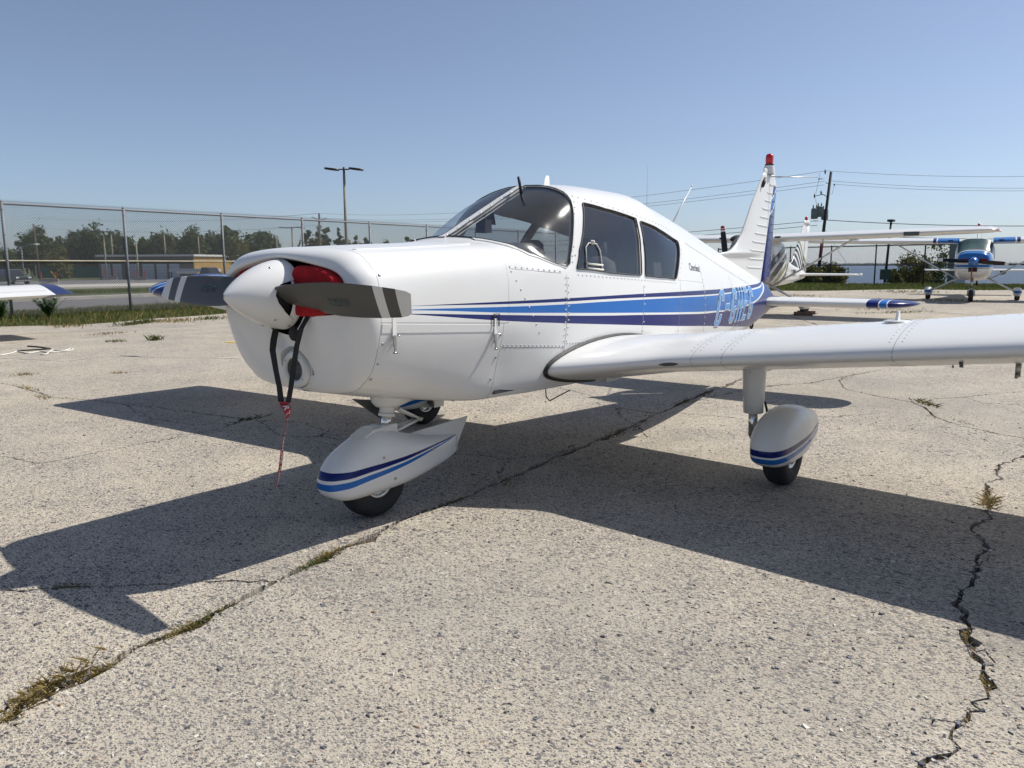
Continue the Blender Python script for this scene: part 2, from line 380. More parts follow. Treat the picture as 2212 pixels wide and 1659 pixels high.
def t_of_z(s,z):
    tt=np.linspace(0,1,241); P=S(np.full(241,s),tt); k=np.searchsorted(P[:,2],z); k=min(max(k,1),240)
    a,b=P[k-1,2],P[k,2]; return tt[k-1]+(tt[k]-tt[k-1])*min(max((z-a)/(b-a+1e-12),0),1)
def y_of_z(s,z): return S([s],[t_of_z(s,z)])[0,1]
# ================================================================== the white and blue low-wing airplane
PL = thing('low_wing_airplane', 'white low-wing propeller airplane with navy and blue side stripes, parked nearest in front', 'airplane')
def surf_n(s, t):
    e = 1e-3; s = np.asarray(s, float); t = np.asarray(t, float)
    ds = S(np.clip(s+e, SX[0], SX[-1]), t)-S(np.clip(s-e, SX[0], SX[-1]), t)
    t1, t0 = np.clip(t+e, 0, 1), np.clip(t-e, 0, 1); dt = S(s, t1)-S(s, t0)
    edge = (t > 1-1e-6) | (t < 1e-6); ds[edge, 1] = 0; dt[edge, 2] = 0; dt[edge, 0] = 0
    n = np.cross(ds, dt); n /= np.linalg.norm(n, axis=1)[:, None]+1e-12
    # outward: away from the axis
    P = S(s, t); c = np.stack([np.zeros(len(s)), P[:, 1], P[:, 2]-1.05], 1); sgn = np.sign((n*c).sum(1)); sgn[sgn == 0] = 1
    return n*sgn[:, None]
def surf_mesh(name, Q, T, mat, parent, off=0.0, sides=(1, -1), flip=False):
    """Q (n,2) of (s,t); triangles/faces T; built on both sides"""
    Q = np.asarray(Q); P = S(Q[:, 0], Q[:, 1]); N = surf_n(Q[:, 0], Q[:, 1]); P = P+N*off
    V = []; F = []; NN = []
    for sd in sides:
        b = len(V); m = np.array([1, sd, 1]); V += [tuple(p) for p in P*m]; NN += [tuple(p) for p in N*m*(-1 if flip else 1)]
        for f in T:
            a, b_, c = [P[i]*m for i in f[:3]]; nn = np.cross(b_-a, c-a); ok = nn@(N[f[0]]*m) > 0
            if flip: ok = not ok
            F.append(tuple(b+i for i in (f if ok else f[::-1])))
    me = bpy.data.meshes.new(name); me.from_pydata(V, [], F)
    me.polygons.foreach_set('use_smooth', [True]*len(F)); me.update()
    me.normals_split_custom_set_from_vertices(NN)
    return link(name, me, mat, parent)
def t_of_y(s, y):
    tt = np.linspace(.55, 1, 200); P = S(np.full(200, s), tt); k = np.argmin(np.abs(P[:, 1]-y)); return tt[k]
def ST_z(L): return [(s, t_of_z(s, z)) for s, z in L]
W1 = ST_z([(1.972, 1.319), (2.038, 1.436), (2.125, 1.542), (2.187, 1.639), (2.244, 1.722), (2.489, 1.698), (2.887, 1.654), (2.846, 1.565), (2.799, 1.441), (2.772, 1.273), (2.37, 1.292)])
W2 = ST_z([(2.828, 1.268), (2.852, 1.38), (2.874, 1.497), (2.935, 1.641), (3.261, 1.589), (3.64, 1.517), (3.48, 1.383), (3.343, 1.238), (3.08, 1.254)])
WS = [(1.425, t_of_y(1.425, .028)), (1.438, t_of_y(1.438, .2)), (1.475, t_of_y(1.475, .38))]+ST_z([(1.545, 1.435), (1.619, 1.408), (1.732, 1.368), (1.823, 1.339), (1.875, 1.332), (1.91, 1.348), (1.935, 1.39), (1.987, 1.471), (2.03, 1.553), (2.096, 1.666), (2.136, 1.73), (2.168, 1.786)])+[(2.187, t_of_y(2.187, .2)), (2.185, t_of_y(2.185, .12)), (2.165, t_of_y(2.165, .028)), (1.9, t_of_y(1.9, .028)), (1.65, t_of_y(1.65, .028))]
KT = 2.0     # t is stretched so that triangles stay even
def kt(poly): return [(s, t*KT) for s, t in poly]
def corner_round(poly, k=.18):
    out = []; n = len(poly)
    for i in range(n):
        a, b, c = (np.array(poly[j % n]) for j in (i-1, i, i+1)); u, v = a-b, c-b
        ang = math.acos(np.clip((u@v)/np.linalg.norm(u)/np.linalg.norm(v), -1, 1))
        if ang > 2.5: out.append(tuple(b)); continue
        d = min(np.linalg.norm(u), np.linalg.norm(v), .25)*k; p, q = b+u/np.linalg.norm(u)*d, b+v/np.linalg.norm(v)*d
        out += [tuple(p), tuple((p+q+2*b)/4), tuple(q)]
    return out
WS = [(s, t/KT) for s, t in smooth_closed(kt(WS[3:-2]), 0)] and WS
wins = [[(s, t/KT) for s, t in densify(corner_round(kt(w), r_), .03)] for w, r_ in ((W1, .12), (W2, .12), (WS, .10))]
def far_from(Q, loops, d):
    Q = np.asarray(Q); keep = np.ones(len(Q), bool)
    for lp in loops:
        A = np.array(lp); B = np.roll(A, -1, 0)
        lo, hi = A.min(0)-.05, A.max(0)+.05; idx = np.where(((Q > lo) & (Q < hi)).all(1))[0]
        for i in idx:
            p = Q[i]; ab = B-A; t = np.clip(((p-A)*ab).sum(1)/((ab**2).sum(1)+1e-15), 0, 1); dd = np.linalg.norm(A+ab*t[:, None]-p, axis=1).min()
            if dd < d: keep[i] = False
    return Q[keep]
def shell(s0, s1, ds, nt_):
    ss = np.linspace(s0, s1, int((s1-s0)/ds)+1); tt = np.linspace(0, 1, nt_)
    return np.array([(a, b*KT) for a in ss for b in tt])
loops = [kt(w) for w in wins]
G = far_from(shell(1.316, 6.72, .045, 49), loops, .008)
Q, T = cdt(G, loops); Q[:, 1] /= KT
cen = np.array([Q[list(f)].mean(0) for f in T]); reg = np.full(len(T), -1)
for i, w in enumerate(wins): reg[in_poly(cen, w)] = i
area = np.array([abs((Q[f[1], 0]-Q[f[0], 0])*(Q[f[2], 1]-Q[f[0], 1])-(Q[f[2], 0]-Q[f[0], 0])*(Q[f[1], 1]-Q[f[0], 1])) for f in T])
def sub(mask):
    idx = [T[i] for i in np.where(mask & (area > 1e-9))[0]]; used = sorted({v for f in idx for v in f}); mp = {v: k for k, v in enumerate(used)}
    return Q[used], [tuple(mp[v] for v in f) for f in idx]
FUS = surf_mesh('fuselage', *sub(reg == -1), 'fuselage_paint', PL)
for i, (nm, mt) in enumerate((('side_window', 'side_glass'), ('side_window', 'side_glass'), ('windshield', 'windshield_glass'))):
    for sd in (-1, 1):
        o = surf_mesh(nm, *sub(reg == i), mt, PL, off=-.004, sides=(sd,))
        A = np.array(wins[i]); P = S(A[:, 0], A[:, 1])*[1, sd, 1]
        sb = MB(); NN = surf_n(A[:, 0], A[:, 1])*[1, sd, 1]; P = P+NN*.0055; sb.tube(list(P)+[P[0], P[1]], .0045 if i < 2 else .004, 6, cap=False); sb.build('window_seal', 'black_rubber', o)
# cabin lining, inset, with the same openings
lm = (cen[:, 0] > 1.33) & (cen[:, 0] < 3.95) & (reg == -1)
surf_mesh('cabin_lining', *sub(lm), 'lining', PL, off=-.028, flip=True)
# ---- strips that follow the skin
def on_skin(s, t, off=0.0, sd=-1):
    p = S([s], [t])[0]+surf_n(np.array([s]), np.array([t]))[0]*off; return p*[1, sd, 1]
def skin_n(s, t, sd=-1): return surf_n(np.array([s]), np.array([t]))[0]*[1, sd, 1]
def skin_strip(name, A, B, mat, parent, off=.003, sides=(-1, 1)):
    """strip between two (s,t) lines of equal length"""
    for sd in sides:
        mb = MB(); V = []; n = len(A)
        for (a, b) in zip(A, B):
            na = skin_n(*a, sd=sd); nb = skin_n(*b, sd=sd); pa, pb = on_skin(*a, sd=sd), on_skin(*b, sd=sd)
            V += [pa-na*.002, pa+na*off, pb+nb*off, pb-nb*.002]
        mb.add(V, [(4*i+k, 4*i+k+1, 4*i+k+5, 4*i+k+4) for i in range(n-1) for k in range(3)], False); o = mb.build(name, mat, parent)
    return o
rv = MB()
def rivets_on(L, r=.0062, h=.0042, sides=(-1, 1), mb=None):
    for s, t in L:
        for sd in sides: (mb or rv).dome(on_skin(s, t, 0, sd), skin_n(s, t, sd), r, h)
def zline(s0, z0, s1, z1, step=.035):
    n = max(2, int(math.hypot(s1-s0, z1-z0)/step)); return [(s0+(s1-s0)*k/n, t_of_z(s0+(s1-s0)*k/n, z0+(z1-z0)*k/n)) for k in range(n+1)]
# windshield base trim and centre post
base = [(s, t) for s, t in WS[1:9]]; base = densify(kt(base), .04, False); base = [(s, t/KT) for s, t in base]
outer = [(s-.03 if t > .8 else s-.012, t-.016) for s, t in base]
trim = skin_strip('windshield_trim', base, outer, 'white_paint', PL, .006)
rvt = MB(); rivets_on([((a[0]+b[0])/2, (a[1]+b[1])/2) for a, b in list(zip(base, outer))[::2]], .005, .009, mb=rvt); rvt.build('trim_rivets', 'aluminium', trim)['kind'] = 'stuff'
pc = [(s, t_of_y(s, .027)) for s in np.linspace(1.41, 2.18, 24)]
mb = MB(); V = []
for s, t in pc:
    a = on_skin(s, t, .007, -1); b = on_skin(s, t, .007, 1); V += [a-[0, 0, .02], a, b, b-[0, 0, .02]]
mb.add(V, [(4*i+k, 4*i+k+1, 4*i+k+5, 4*i+k+4) for i in range(len(pc)-1) for k in range(3)]); cpost = mb.build('windshield_post', 'white_paint', PL)
rvt = MB()
for s, t in pc[1::3]: rvt.dome(on_skin(s, t, .007, -1)+[0, .012, .002], (0, 0, 1), .005, .004)
rvt.build('post_screws', 'aluminium', cpost)['kind'] = 'stuff'
# panel joints on the aft skin: thin proud lap lines
def lap(L, w=.0030, mat='seam_grey', off=.0006, sides=(-1, 1)):
    A, B = [], []
    for i, (s, t) in enumerate(L):
        p = np.array(L[max(i-1, 0)]); q = np.array(L[min(i+1, len(L)-1)]); d = (q-p)*[1, KT]; d = d/(np.linalg.norm(d)+1e-9); n = np.array([-d[1], d[0]/KT])
        A.append((s+n[0]*w/2, min(1, t+n[1]*w/2))); B.append((s-n[0]*w/2, min(1, t-n[1]*w/2)))
    return skin_strip('panel_joint', A, B, mat, FUS, off, sides)
lap(zline(1.862, .66, 1.862, 1.285)); lap(zline(1.29, .91, 1.86, .862)); lap(zline(3.85, 1.512, 5.68, 1.145)); lap(zline(1.335, 1.325, 1.81, 1.297)); lap(zline(3.98, .70, 3.98, 1.35)); lap(zline(4.26, .715, 5.06, .778))
lap(zline(2.795, .66, 2.795, 1.2)); lap(zline(3.39, .66, 3.43, 1.23)); lap(zline(4.9, .74, 4.9, 1.24))
for L in (zline(1.848, .68, 1.848, 1.27), zline(1.88, .9, 1.878, 1.27, .04), zline(1.30, .922, 1.85, .873), zline(1.89, .885, 2.62, .86, .03), zline(1.345, 1.335, 1.80, 1.307, .05), zline(1.35, 1.31, 1.60, .97, .06), zline(1.99, 1.285, 3.33, 1.212, .045),
          zline(1.945, 1.36, 1.97, 1.43, .03), zline(3.41, 1.25, 3.72, 1.53, .05), zline(3.88, 1.518, 5.66, 1.163, .04), zline(3.99, .72, 3.99, 1.33, .05), zline(2.81, .9, 2.81, 1.2, .05), zline(4.27, .73, 5.05, .79, .05),
          zline(4.89, .8, 4.89, 1.22, .06), zline(3.36, .86, 3.9, .83, .06), zline(2.25, 1.758, 3.62, 1.60, .06), zline(3.4, 1.235, 3.97, 1.205, .05)): rivets_on(L)
for s, z in [(1.951, 1.40), (1.96, 1.45), (1.975, 1.50), (2.0, 1.55), (2.03, 1.6), (2.065, 1.65), (2.1, 1.69), (2.13, 1.725), (2.17, 1.765)]: rivets_on([(s+.035, t_of_z(s+.035, z))])
rv.build('rivets', 'rivet_white', PL)['kind'] = 'stuff'
# tail end cap and its light
mb = MB(); mb.lathe([(0, .034), (.02, .033), (.035, .024), (.042, 0.0005)], (6.715, 0, .978), 'x', 14); mb.build('tail_light', 'lens_glass', PL)
# ---- cowl
def strip_patch(name, s0, s1, ta, tb, mat, parent, ns=24, nt_=16, sides=(1, -1), off=0.0):
    Qs = []; T_ = []
    for i in range(ns+1):
        s = s0+(s1-s0)*i/ns
        for j in range(nt_+1):
            u = j/nt_; Qs.append((s, ta(s)*(1-u)+tb(s)*u))
    m = nt_+1
    for i in range(ns):
        for j in range(nt_): T_ += [(i*m+j, i*m+j+1, (i+1)*m+j+1), (i*m+j, (i+1)*m+j+1, (i+1)*m+j)]
    return surf_mesh(name, Qs, T_, mat, parent, off, sides)
hz = lambda s: 1.092-.05*(s-.42)/.85
tH = {}; 
for s in np.linspace(.42, 1.28, 40): tH[round(float(s), 4)] = (t_of_z(s, hz(s)), t_of_y(s, .35))
ks = np.array(sorted(tH)); t1 = np.array([tH[k][0] for k in ks]); t2 = np.array([tH[k][1] for k in ks])
thz = lambda s: float(np.interp(s, ks, t1)); thy = lambda s: float(np.interp(s, ks, t2)); gp = .0006
strip_patch('firewall_skirt', 1.276, 1.3165, lambda s: 0.0, lambda s: thz(1.28)-gp, 'fuselage_paint', PL, 3, 26)
strip_patch('lower_cowl', .424, 1.2738, lambda s: 0.0, lambda s: thz(s)-gp, 'fuselage_paint', PL, 30, 26)
for sd in (-1, 1): strip_patch('cowl_door', .424, 1.3145, lambda s: thz(min(s, 1.28))+gp, lambda s: thy(min(s, 1.28))-gp, 'fuselage_paint', PL, 30, 24, (sd,))
strip_patch('cowl_top_panel', .424, 1.3145, lambda s: thy(min(s, 1.28))+gp, lambda s: 1.0, 'white_paint', PL, 30, 12)
strip_patch('cowl_liner', .43, 1.33, lambda s: 0.0, lambda s: 1.0, 'dark', PL, 14, 30, off=-.012)
A = [(s, thz(s)-.004) for s in np.linspace(.43, 1.19, 20)]; B = [(s, t_of_z(s, hz(s)-.045)) for s in np.linspace(.43, 1.19, 20)]
skin_strip('cowl_flange', A, B, 'white_paint', PL, .002)
for sd in (-1, 1): hb = MB(); hb.tube([on_skin(s, thy(s), .001, sd) for s in np.linspace(.45, 1.25, 30)], .004, 6); hb.build('cowl_hinge', 'white_paint', PL)
def latch(s, sd):
    z = hz(s); t = t_of_z(s, z-.03); n = skin_n(s, t, sd); p = on_skin(s, t, 0, sd); mb = MB()
    mb.box(p+n*.003+[0, 0, .012], (.022, .006, .085)); lo = mb.build('cowl_latch', 'white_paint', PL)
    mb = MB(); mb.box(p+n*.004+[0, 0, -.05], (.017, .006, .05)); mb.box(p+n*.006+[0, 0, -.082], (.011, .005, .04)); mb.tube([p+n*.006+[-.010, 0, -.104], p+n*.006+[.015, 0, -.104]], .0045, 8); mb.build('lever', 'steel', lo)
    mb = MB(); mb.dome(p+n*.002+[.03, 0, -.03], n, .006, .006); mb.build('screw', 'chrome', lo)
for s in (.50, 1.205):
    for sd in (-1, 1): latch(s, sd)
# wire bail over the rear latch
for sd in (-1, 1):
    q = [on_skin(1.185, t_of_z(1.185, z_), .008, sd) for z_ in (1.03, 1.093)]+[on_skin(1.225, t_of_z(1.225, z_), .008, sd) for z_ in (1.093, 1.03)]
    mb = MB(); mb.tube(q, .0035, 6); mb.build('latch_bail', 'black_rubber', PL)
cs = MB()
for s, z in [(.445, .995), (.442, .905), (.44, .83), (1.258, .98), (1.255, .86), (1.25, .74), (.44, 1.30), (.445, 1.2)]:
    for sd in (-1, 1): cs.dome(on_skin(s, t_of_z(s, z), 0, sd), skin_n(s, t_of_z(s, z), sd), .0085, .005)
cs.build('cowl_screws', 'steel', PL)['kind'] = 'stuff'
# ---- nose bowl
FN = [(0, .815), (.15, .835), (.26, .895), (.36, .99), (.448, 1.14), (.452, 1.225), (.412, 1.305), (.27, 1.347), (0, 1.386)]
def face_s(y, z): return .292+.075*np.clip((1.13-z)/.31, 0, 1.2)**1.6+.02*(np.abs(y)/.45)**2
tq = np.linspace(0, 1, 81); O2 = S(np.full(81, .42), tq)[:, 1:]; F2 = cubic_sec(np.array(FN), tq)
mb = MB(); rings = []
full = np.concatenate([np.arange(81), np.arange(79, 0, -1)]); sg = np.concatenate([np.ones(81), -np.ones(79)])
def bowl_ring(Y2, sv): return [(sv[i], Y2[i, 0]*g, Y2[i, 1]) for i, g in zip(full, sg)]
sf = face_s(F2[:, 0], F2[:, 1])
for ph in np.linspace(math.pi/2, 0, 13):
    rings.append(bowl_ring(F2+(O2-F2)*math.sin(ph), sf+(.4222-sf)*(1-math.cos(ph))))
for k, a in ((.03, .006), (.07, .03), (.09, .09)):      # rolled inlet lip
    Cc = np.stack([F2[:, 0]*.75, np.clip(F2[:, 1], 1.16, 1.28)], 1); up = np.clip((F2[:, 1]-1.10)/.06, 0, 1)[:, None]
    rings.append(bowl_ring(F2+(Cc-F2)*k*2*up, sf+a*up[:, 0]))
nb = len(rings)-3; mb.loft(rings[:nb]); upi = [k for k, i in enumerate(full) if F2[i, 1] >= 1.135]; upi = [k for k in upi if k <= 80]+[k for k in upi if k > 80]
mb.loft([[r[k] for k in upi] for r in rings[nb-1:]], False)
low = F2[F2[:, 1] < 1.142]; edge = [(y, z) for y, z in low]+[(.40, 1.128), (.30, 1.12), (.175, 1.112), (.16, 1.095), (.145, 1.078), (.12, 1.056), (.095, 1.04), (.06, 1.026), (.03, 1.019), (0, 1.017)]
poly = edge+[(-y, z) for y, z in edge[-2:0:-1]]
LC = np.array([-.028, .853]); hole = [tuple(LC+[.118*math.cos(a)-.004, .112*math.sin(a)]) for a in np.linspace(0, 2*math.pi, 40, endpoint=False)]
gr = np.array([(y, z) for y in np.linspace(-.45, .45, 37) for z in np.linspace(.8, 1.15, 15)]); gr = gr[in_poly(gr, poly)]; gr = far_from(gr, [poly, hole], .008)
Qf, Tf = cdt(gr, [poly, hole]); cf = np.array([Qf[list(f)].mean(0) for f in Tf]); ok = in_poly(cf, poly) & ~in_poly(cf, hole)
def chin_s(Q_):
    y, z = Q_[:, 0], Q_[:, 1]; return face_s(y, z)+.032*np.exp(-((y-.02)/.075)**2)*np.clip((z-.93)/.06, 0, 1)*np.clip((1.10-z)/.05, 0, 1)
mb.add(np.column_stack([chin_s(Qf), Qf]), [t_ for t_, k in zip(Tf, ok) if k], True)
bowl = mb.build('nose_bowl', 'white_paint', PL)
bm2 = bmesh.new(); bm2.from_mesh(bowl.data); bmesh.ops.remove_doubles(bm2, verts=bm2.verts, dist=.0006); bmesh.ops.recalc_face_normals(bm2, faces=bm2.faces)
for f_ in bm2.faces: f_.smooth = True
bm2.to_mesh(bowl.data); bm2.free()
mb = MB(); hs = np.array(hole); r0 = np.column_stack([chin_s(hs), hs]); r1 = r0*1.0; r1[:, 1:] = LC+(hs-LC)*.97; r1[:, 0] += .075; r2 = r1.copy(); r2[:, 1:] = LC+(hs-LC)*.2
mb.loft([r0, r1, r2]); mb.build('light_recess', 'white_paint', bowl)
lx = face_s(LC[0], LC[1])-.012
LL = thing('landing_light', None, None); LL.parent = PL; LL.location = (lx, LC[0], LC[1]); LL.rotation_euler = (0, R_(-3), R_(2))
mb = MB(); mb.lathe([(.03, .088), (.004, .088), (-.004, .084), (-.006, .07), (-.004, .056), (.006, .054)], (0, 0, 0), 'x', 36); mb.build('bezel', 'white_paint', LL); mb = MB(); mb.lathe([(.11, .10), (.022, .10), (.016, .097), (.022, .092), (.05, .092)], (0, 0, -.002), 'x', 36); mb.build('light_cup', 'white_paint', LL)
mb = MB(); mb.lathe([(.008, .055), (-.001, .054), (.002, .047), (.012, .045), (.014, .0005)], (0, 0, 0), 'x', 32); mb.build('lamp_bowl', 'grey_mesh', LL)
mb = MB()
for k in range(7):
    a = 2*math.pi*k/6; rr = .028 if k < 6 else 0; mb.dome((.012, rr*math.cos(a), rr*math.sin(a)), (-1, 0, 0), .010, .008, 8)
mb.build('diode_lens', 'lens_glass', LL)
mb = MB()
for a in (.6, 2.2, 3.8, 5.3): mb.dome((-.006, .071*math.cos(a), .071*math.sin(a)), (-1, 0, 0), .005, .003)
mb.build('bezel_screws', 'steel', LL)['kind'] = 'stuff'
# dark engine bay behind the inlets
mb = MB(); mb.box((.43, 0, 1.2), (.03, .84, .27)); mb.tube([(.30, 0, 1.2095), (.41, 0, 1.2)], .12, 20); mb.lathe([(.0, .03), (0, .145), (.02, .148), (.03, .10)], (.315, 0, 1.2), 'x', 28); mb.build('engine', 'dark', PL)
mb = MB(); mb.lathe([(0, .0), (0, .035), (.05, .045), (.1, .05)], (.30, -.085, 1.03), 'x', 14); mb.build('alternator_pulley', 'dark', PL)
# ---- spinner with blade openings, in (s, angle)
HZ = 1.2095
def sp_r(s): u = np.clip(np.asarray(s, float)/.30, 0, 1); return .162*np.clip(1-(1-u)**1.6, 1e-9, 1)**.82
notch = [(.305, R_(28)), (.26, R_(25)), (.21, R_(21)), (.188, R_(12)), (.182, R_(0)), (.195, R_(-14)), (.23, R_(-30)), (.27, R_(-42)), (.305, R_(-50))]
def sp_pt(s, a): r = sp_r(s); return np.column_stack([s, -r*np.cos(a), HZ+r*np.sin(a)])
NL = [densify(corner_round([(s, a*.16+c_*.16) for s, a in notch], .25), .008) for c_ in (0, math.pi)]
sv = .30*np.linspace(0, 1, 27)**1.5; gr = np.array([(s, a*.16) for s in sv for a in np.linspace(-math.pi/2, 1.5*math.pi, 73)])
bd = [(0, -math.pi/2*.16), (.30, -math.pi/2*.16), (.30, 1.5*math.pi*.16), (0, 1.5*math.pi*.16)]
gr = far_from(gr, NL, .004); Qs, Ts = cdt(gr, NL, [densify(bd, .01)]); cc = np.array([Qs[list(f)].mean(0) for f in Ts]); ok = (cc[:, 0] < .30)
for nl in NL: ok &= ~in_poly(cc, nl)
mb = MB(); mb.add(sp_pt(Qs[:, 0], Qs[:, 1]/.16), [t_ for t_, k in zip(Ts, ok) if k], True)
bm_ = mb; SPN = thing('propeller', None, None); SPN.parent = PL
spo = bm_.build('spinner', 'white_paint', SPN)
def sp_nrm(p):
    x = max(p[0], .0015); dr = (sp_r(x+.0008)-sp_r(x-.0008))/.0016; a = math.atan2(p[2]-HZ, -p[1]); n = np.array([-dr, -math.cos(a), math.sin(a)]) if p[0] > .0005 else np.array([-1., 0, 0])
    return tuple(n/np.linalg.norm(n))
spo.data.normals_split_custom_set_from_vertices([sp_nrm(v.co) for v in spo.data.vertices])
mb = MB(); mb.lathe([(.262, .15), (.3005, .1645), (.306, .164), (.308, .10)], (0, 0, HZ), 'x', 48)
rb = mb.build('spinner_backplate', 'white_paint', SPN)
mb = MB(); mb.lathe([(.12, .06), (.2, .115), (.262, .135), (.262, .05)], (0, 0, HZ), 'x', 24); mb.build('hub', 'dark', SPN)
mb = MB()
for s, a in [(.205, 62), (.283, 38), (.283, 75), (.205, -52), (.283, -62), (.205, 118), (.283, 142), (.283, 105), (.283, -100), (.205, -95), (.283, 180+52)]:
    p = sp_pt(np.array([s]), np.array([R_(a)]))[0]; mb.dome(p, (-.35, -math.cos(R_(a)), math.sin(R_(a))), .0075, .004, 8)
mb.build('spinner_screws', 'steel', SPN)['kind'] = 'stuff'
# blades
RB = np.array([.09, .12, .17, .24, .34, .46, .6, .74, .85, .915, .94])
CH = np.array([.12, .135, .152, .165, .173, .172, .160, .142, .122, .105, .085])*1.0
BT = np.radians([56, 54, 50, 45, 38, 31, 25, 21, 18.5, 17.5, 17]); TH = np.array([.055, .05, .04, .03, .023, .018, .014, .011, .009, .007, .004])
def blade_frame(r):
    b = np.interp(r, RB, BT); return np.array([math.sin(b), 0, -math.cos(b)]), np.array([-math.cos(b), 0, -math.sin(b)])
def blade(sgn, name='blade'):
    rings = []
    for r, c, t in zip(RB, CH, TH):
        ec, en = blade_frame(r); ring = []
        for k in range(24):
            a = 2*math.pi*k/24; u = math.cos(a)*.5; w = math.sin(a); prof = math.sqrt(max(0, 1-(2*u)**2))*.5 if True else 0
            ring.append(np.array([.235, -r+(.02*(u+.5) if r > .9 else 0), HZ])+ec*c*(u+.02)+en*t*w*.5*(1.0 if w < 0 else .75))
        rings.append(ring)
    mb = MB(); mb.loft(rings, True, True, True); mb.xf(None, (0, 0, -HZ)); Rm = rotx(.016)
    if sgn > 0: Rm = Rm @ rotx(math.pi)
    o = mb.build(name, 'prop_paint', SPN); o.location = (0, 0, HZ); o.rotation_euler = (.016 + (math.pi if sgn > 0 else 0), 0, 0)
    # maker's winged emblem
    r0 = .50; ec, en = blade_frame(r0); c0 = np.array([.235, -r0, 0])+en*(np.interp(r0, RB, TH)*.40+.003)+ec*.012
    V, F = text_mesh('SENSENICH', .022, .95, bold=.0004); V[:, 0] -= V[:, 0].mean(); V[:, 1] -= V[:, 1].mean()
    mb = MB(); mb.add([c0+np.array([0, -1, 0])*p[0]-ec*p[1]+en*.001 for p in V], F)
    for sx_ in (-1, 1):
        out = [(.012, .012), (.062, .016), (.056, .004), (.058, -.012), (.03, -.014), (.012, -.022)]
        mb.tube([c0+np.array([0, -1, 0])*p[0]*sx_-ec*p[1] for p in out], .0011, 5)
    mb.tube([c0+np.array([0, -1, 0])*.02*math.cos(a)-ec*(.002+.02*math.sin(a)) for a in np.linspace(0, 2*math.pi, 20)], .001, 5)
    e = mb.build('maker_emblem', 'teal_print', SPN); e.location = o.location; e.rotation_euler = o.rotation_euler
    return o
blade(-1); blade(1)
# ---- wings
T65 = np.array([(0, 0), (.5, 1.124), (.75, 1.356), (1.25, 1.702), (2.5, 2.324), (5, 3.245), (7.5, 3.959), (10, 4.555), (15, 5.504), (20, 6.223), (25, 6.764), (30, 7.152), (35, 7.396), (40, 7.498), (45, 7.427), (50, 7.168), (55, 6.72), (60, 6.118), (65, 5.403), (70, 4.6), (75, 3.744), (80, 2.858), (85, 1.977), (90, 1.144), (95, .428), (100, 0)])/100
def airfoil(n=22, t=.15, m=.03, p=.42):
    """laminar section: thickness table scaled to t, mean line of height ~m"""
    b = np.linspace(0, math.pi, n); x = (1-np.cos(b))/2
    yt = np.interp(np.sqrt(x), np.sqrt(T65[:, 0]), T65[:, 1])*t/.15; xx = np.clip(x, 1e-6, 1-1e-6); yc = -m/.693*((1-xx)*np.log(1-xx)+xx*np.log(xx))
    U_ = np.column_stack([x, yc+yt]); L_ = np.column_stack([x, yc-yt]); return np.concatenate([U_[::-1], L_[1:]])     # upper TE -> LE -> lower TE
AF = airfoil(m=.022)
def w_le(y): return float(np.interp(y, [.40, .62, 1.0, 1.12, 9], [1.64, 1.745, 1.985, 2.01, 2.01]))
def w_lez(y, sd=-1): return .742+.104*(y-.55) if sd < 0 else .735+.094*(y-.55)
TE_S = 3.61
def wing_ring(y, sd, shrink=1.0, dih=1.0):
    le = w_le(y); ch = TE_S-le; inc = R_(2.0 if sd < 0 else .4); P = AF*[ch, ch if y > 1.1 else ch*.955]*np.array([1, 1.0 if sd < 0 else 1.1])
    tb = float(np.clip((y-3.95)/.5, 0, 1)); tb = tb*tb*(3-2*tb)*.8
    if tb > 0 and sd > 0 or tb > 0:
        xq = np.clip(AF[:, 0]/.22, 0, 1); hb_ = .0715*np.sqrt(np.clip(1-(1-xq)**2, 0, 1)); n0 = len(AF)//2; sgn_ = np.where(np.arange(len(AF)) <= n0, 1, -1); old = np.abs(P[:, 1])/ch; tgt = sgn_*np.maximum(hb_, np.abs(AF[:, 1]))*ch*np.where(AF[:, 0] < .22, 1, np.clip(1.0, 0, 1)); P[:, 1] = np.where(AF[:, 0] < .3, P[:, 1]*(1-tb)+tgt*tb, P[:, 1])
    if shrink < 1: mid = np.array([ch*.55, .0]); P = mid+(P-mid)*[.93+.07*shrink, .10+.90*shrink]
    c, s_ = math.cos(inc), math.sin(inc); X = P[:, 0]*c+P[:, 1]*s_; Z = -P[:, 0]*s_+P[:, 1]*c
    return [(le+a, sd*y, w_lez(y, sd)*dih+(1-dih)*.742+b) for a, b in zip(X, Z)]
def wing_mesh(sd, dih=1.0):
    ys = [.42, .5, .56, .62, .7, .8, .9, 1.0, 1.06, 1.12, 1.3, 1.6, 2.0, 2.5, 3.0, 3.5, 3.9, 4.2, 4.47]
    R = [wing_ring(y, sd, 1, dih) for y in ys]
    for k in np.linspace(.15, 1, 9): R.append(wing_ring(4.47+.15*math.sin(k*math.pi/2), sd, max(.02, math.cos(k*math.pi/2)), dih))
    mb = MB(); mb.loft(R, True, False, True); return mb
def wing_skin(y, k, sd, off=0.0):
    a = np.array(wing_ring(y, sd)); i = int(np.clip(k, 0, len(a)-1)); f = k-i; p = a[i]*(1-f)+a[min(i+1, len(a)-1)]*f
    d = a[min(i+1, len(a)-1)]-a[max(i-1, 0)]; n = np.cross(d, [0, 1, 0]); n /= np.linalg.norm(n)
    if n @ (p-np.array([p[0], p[1], a[:, 2].mean()])) < 0 and 4 < i < 38: n = -n
    if i < 17 and n[2] < 0: n = -n
    if i > 25 and n[2] > 0: n = -n
    if 17 <= i <= 25 and n[0] > 0: n = -n
    return p+n*off, n
LEK = 21
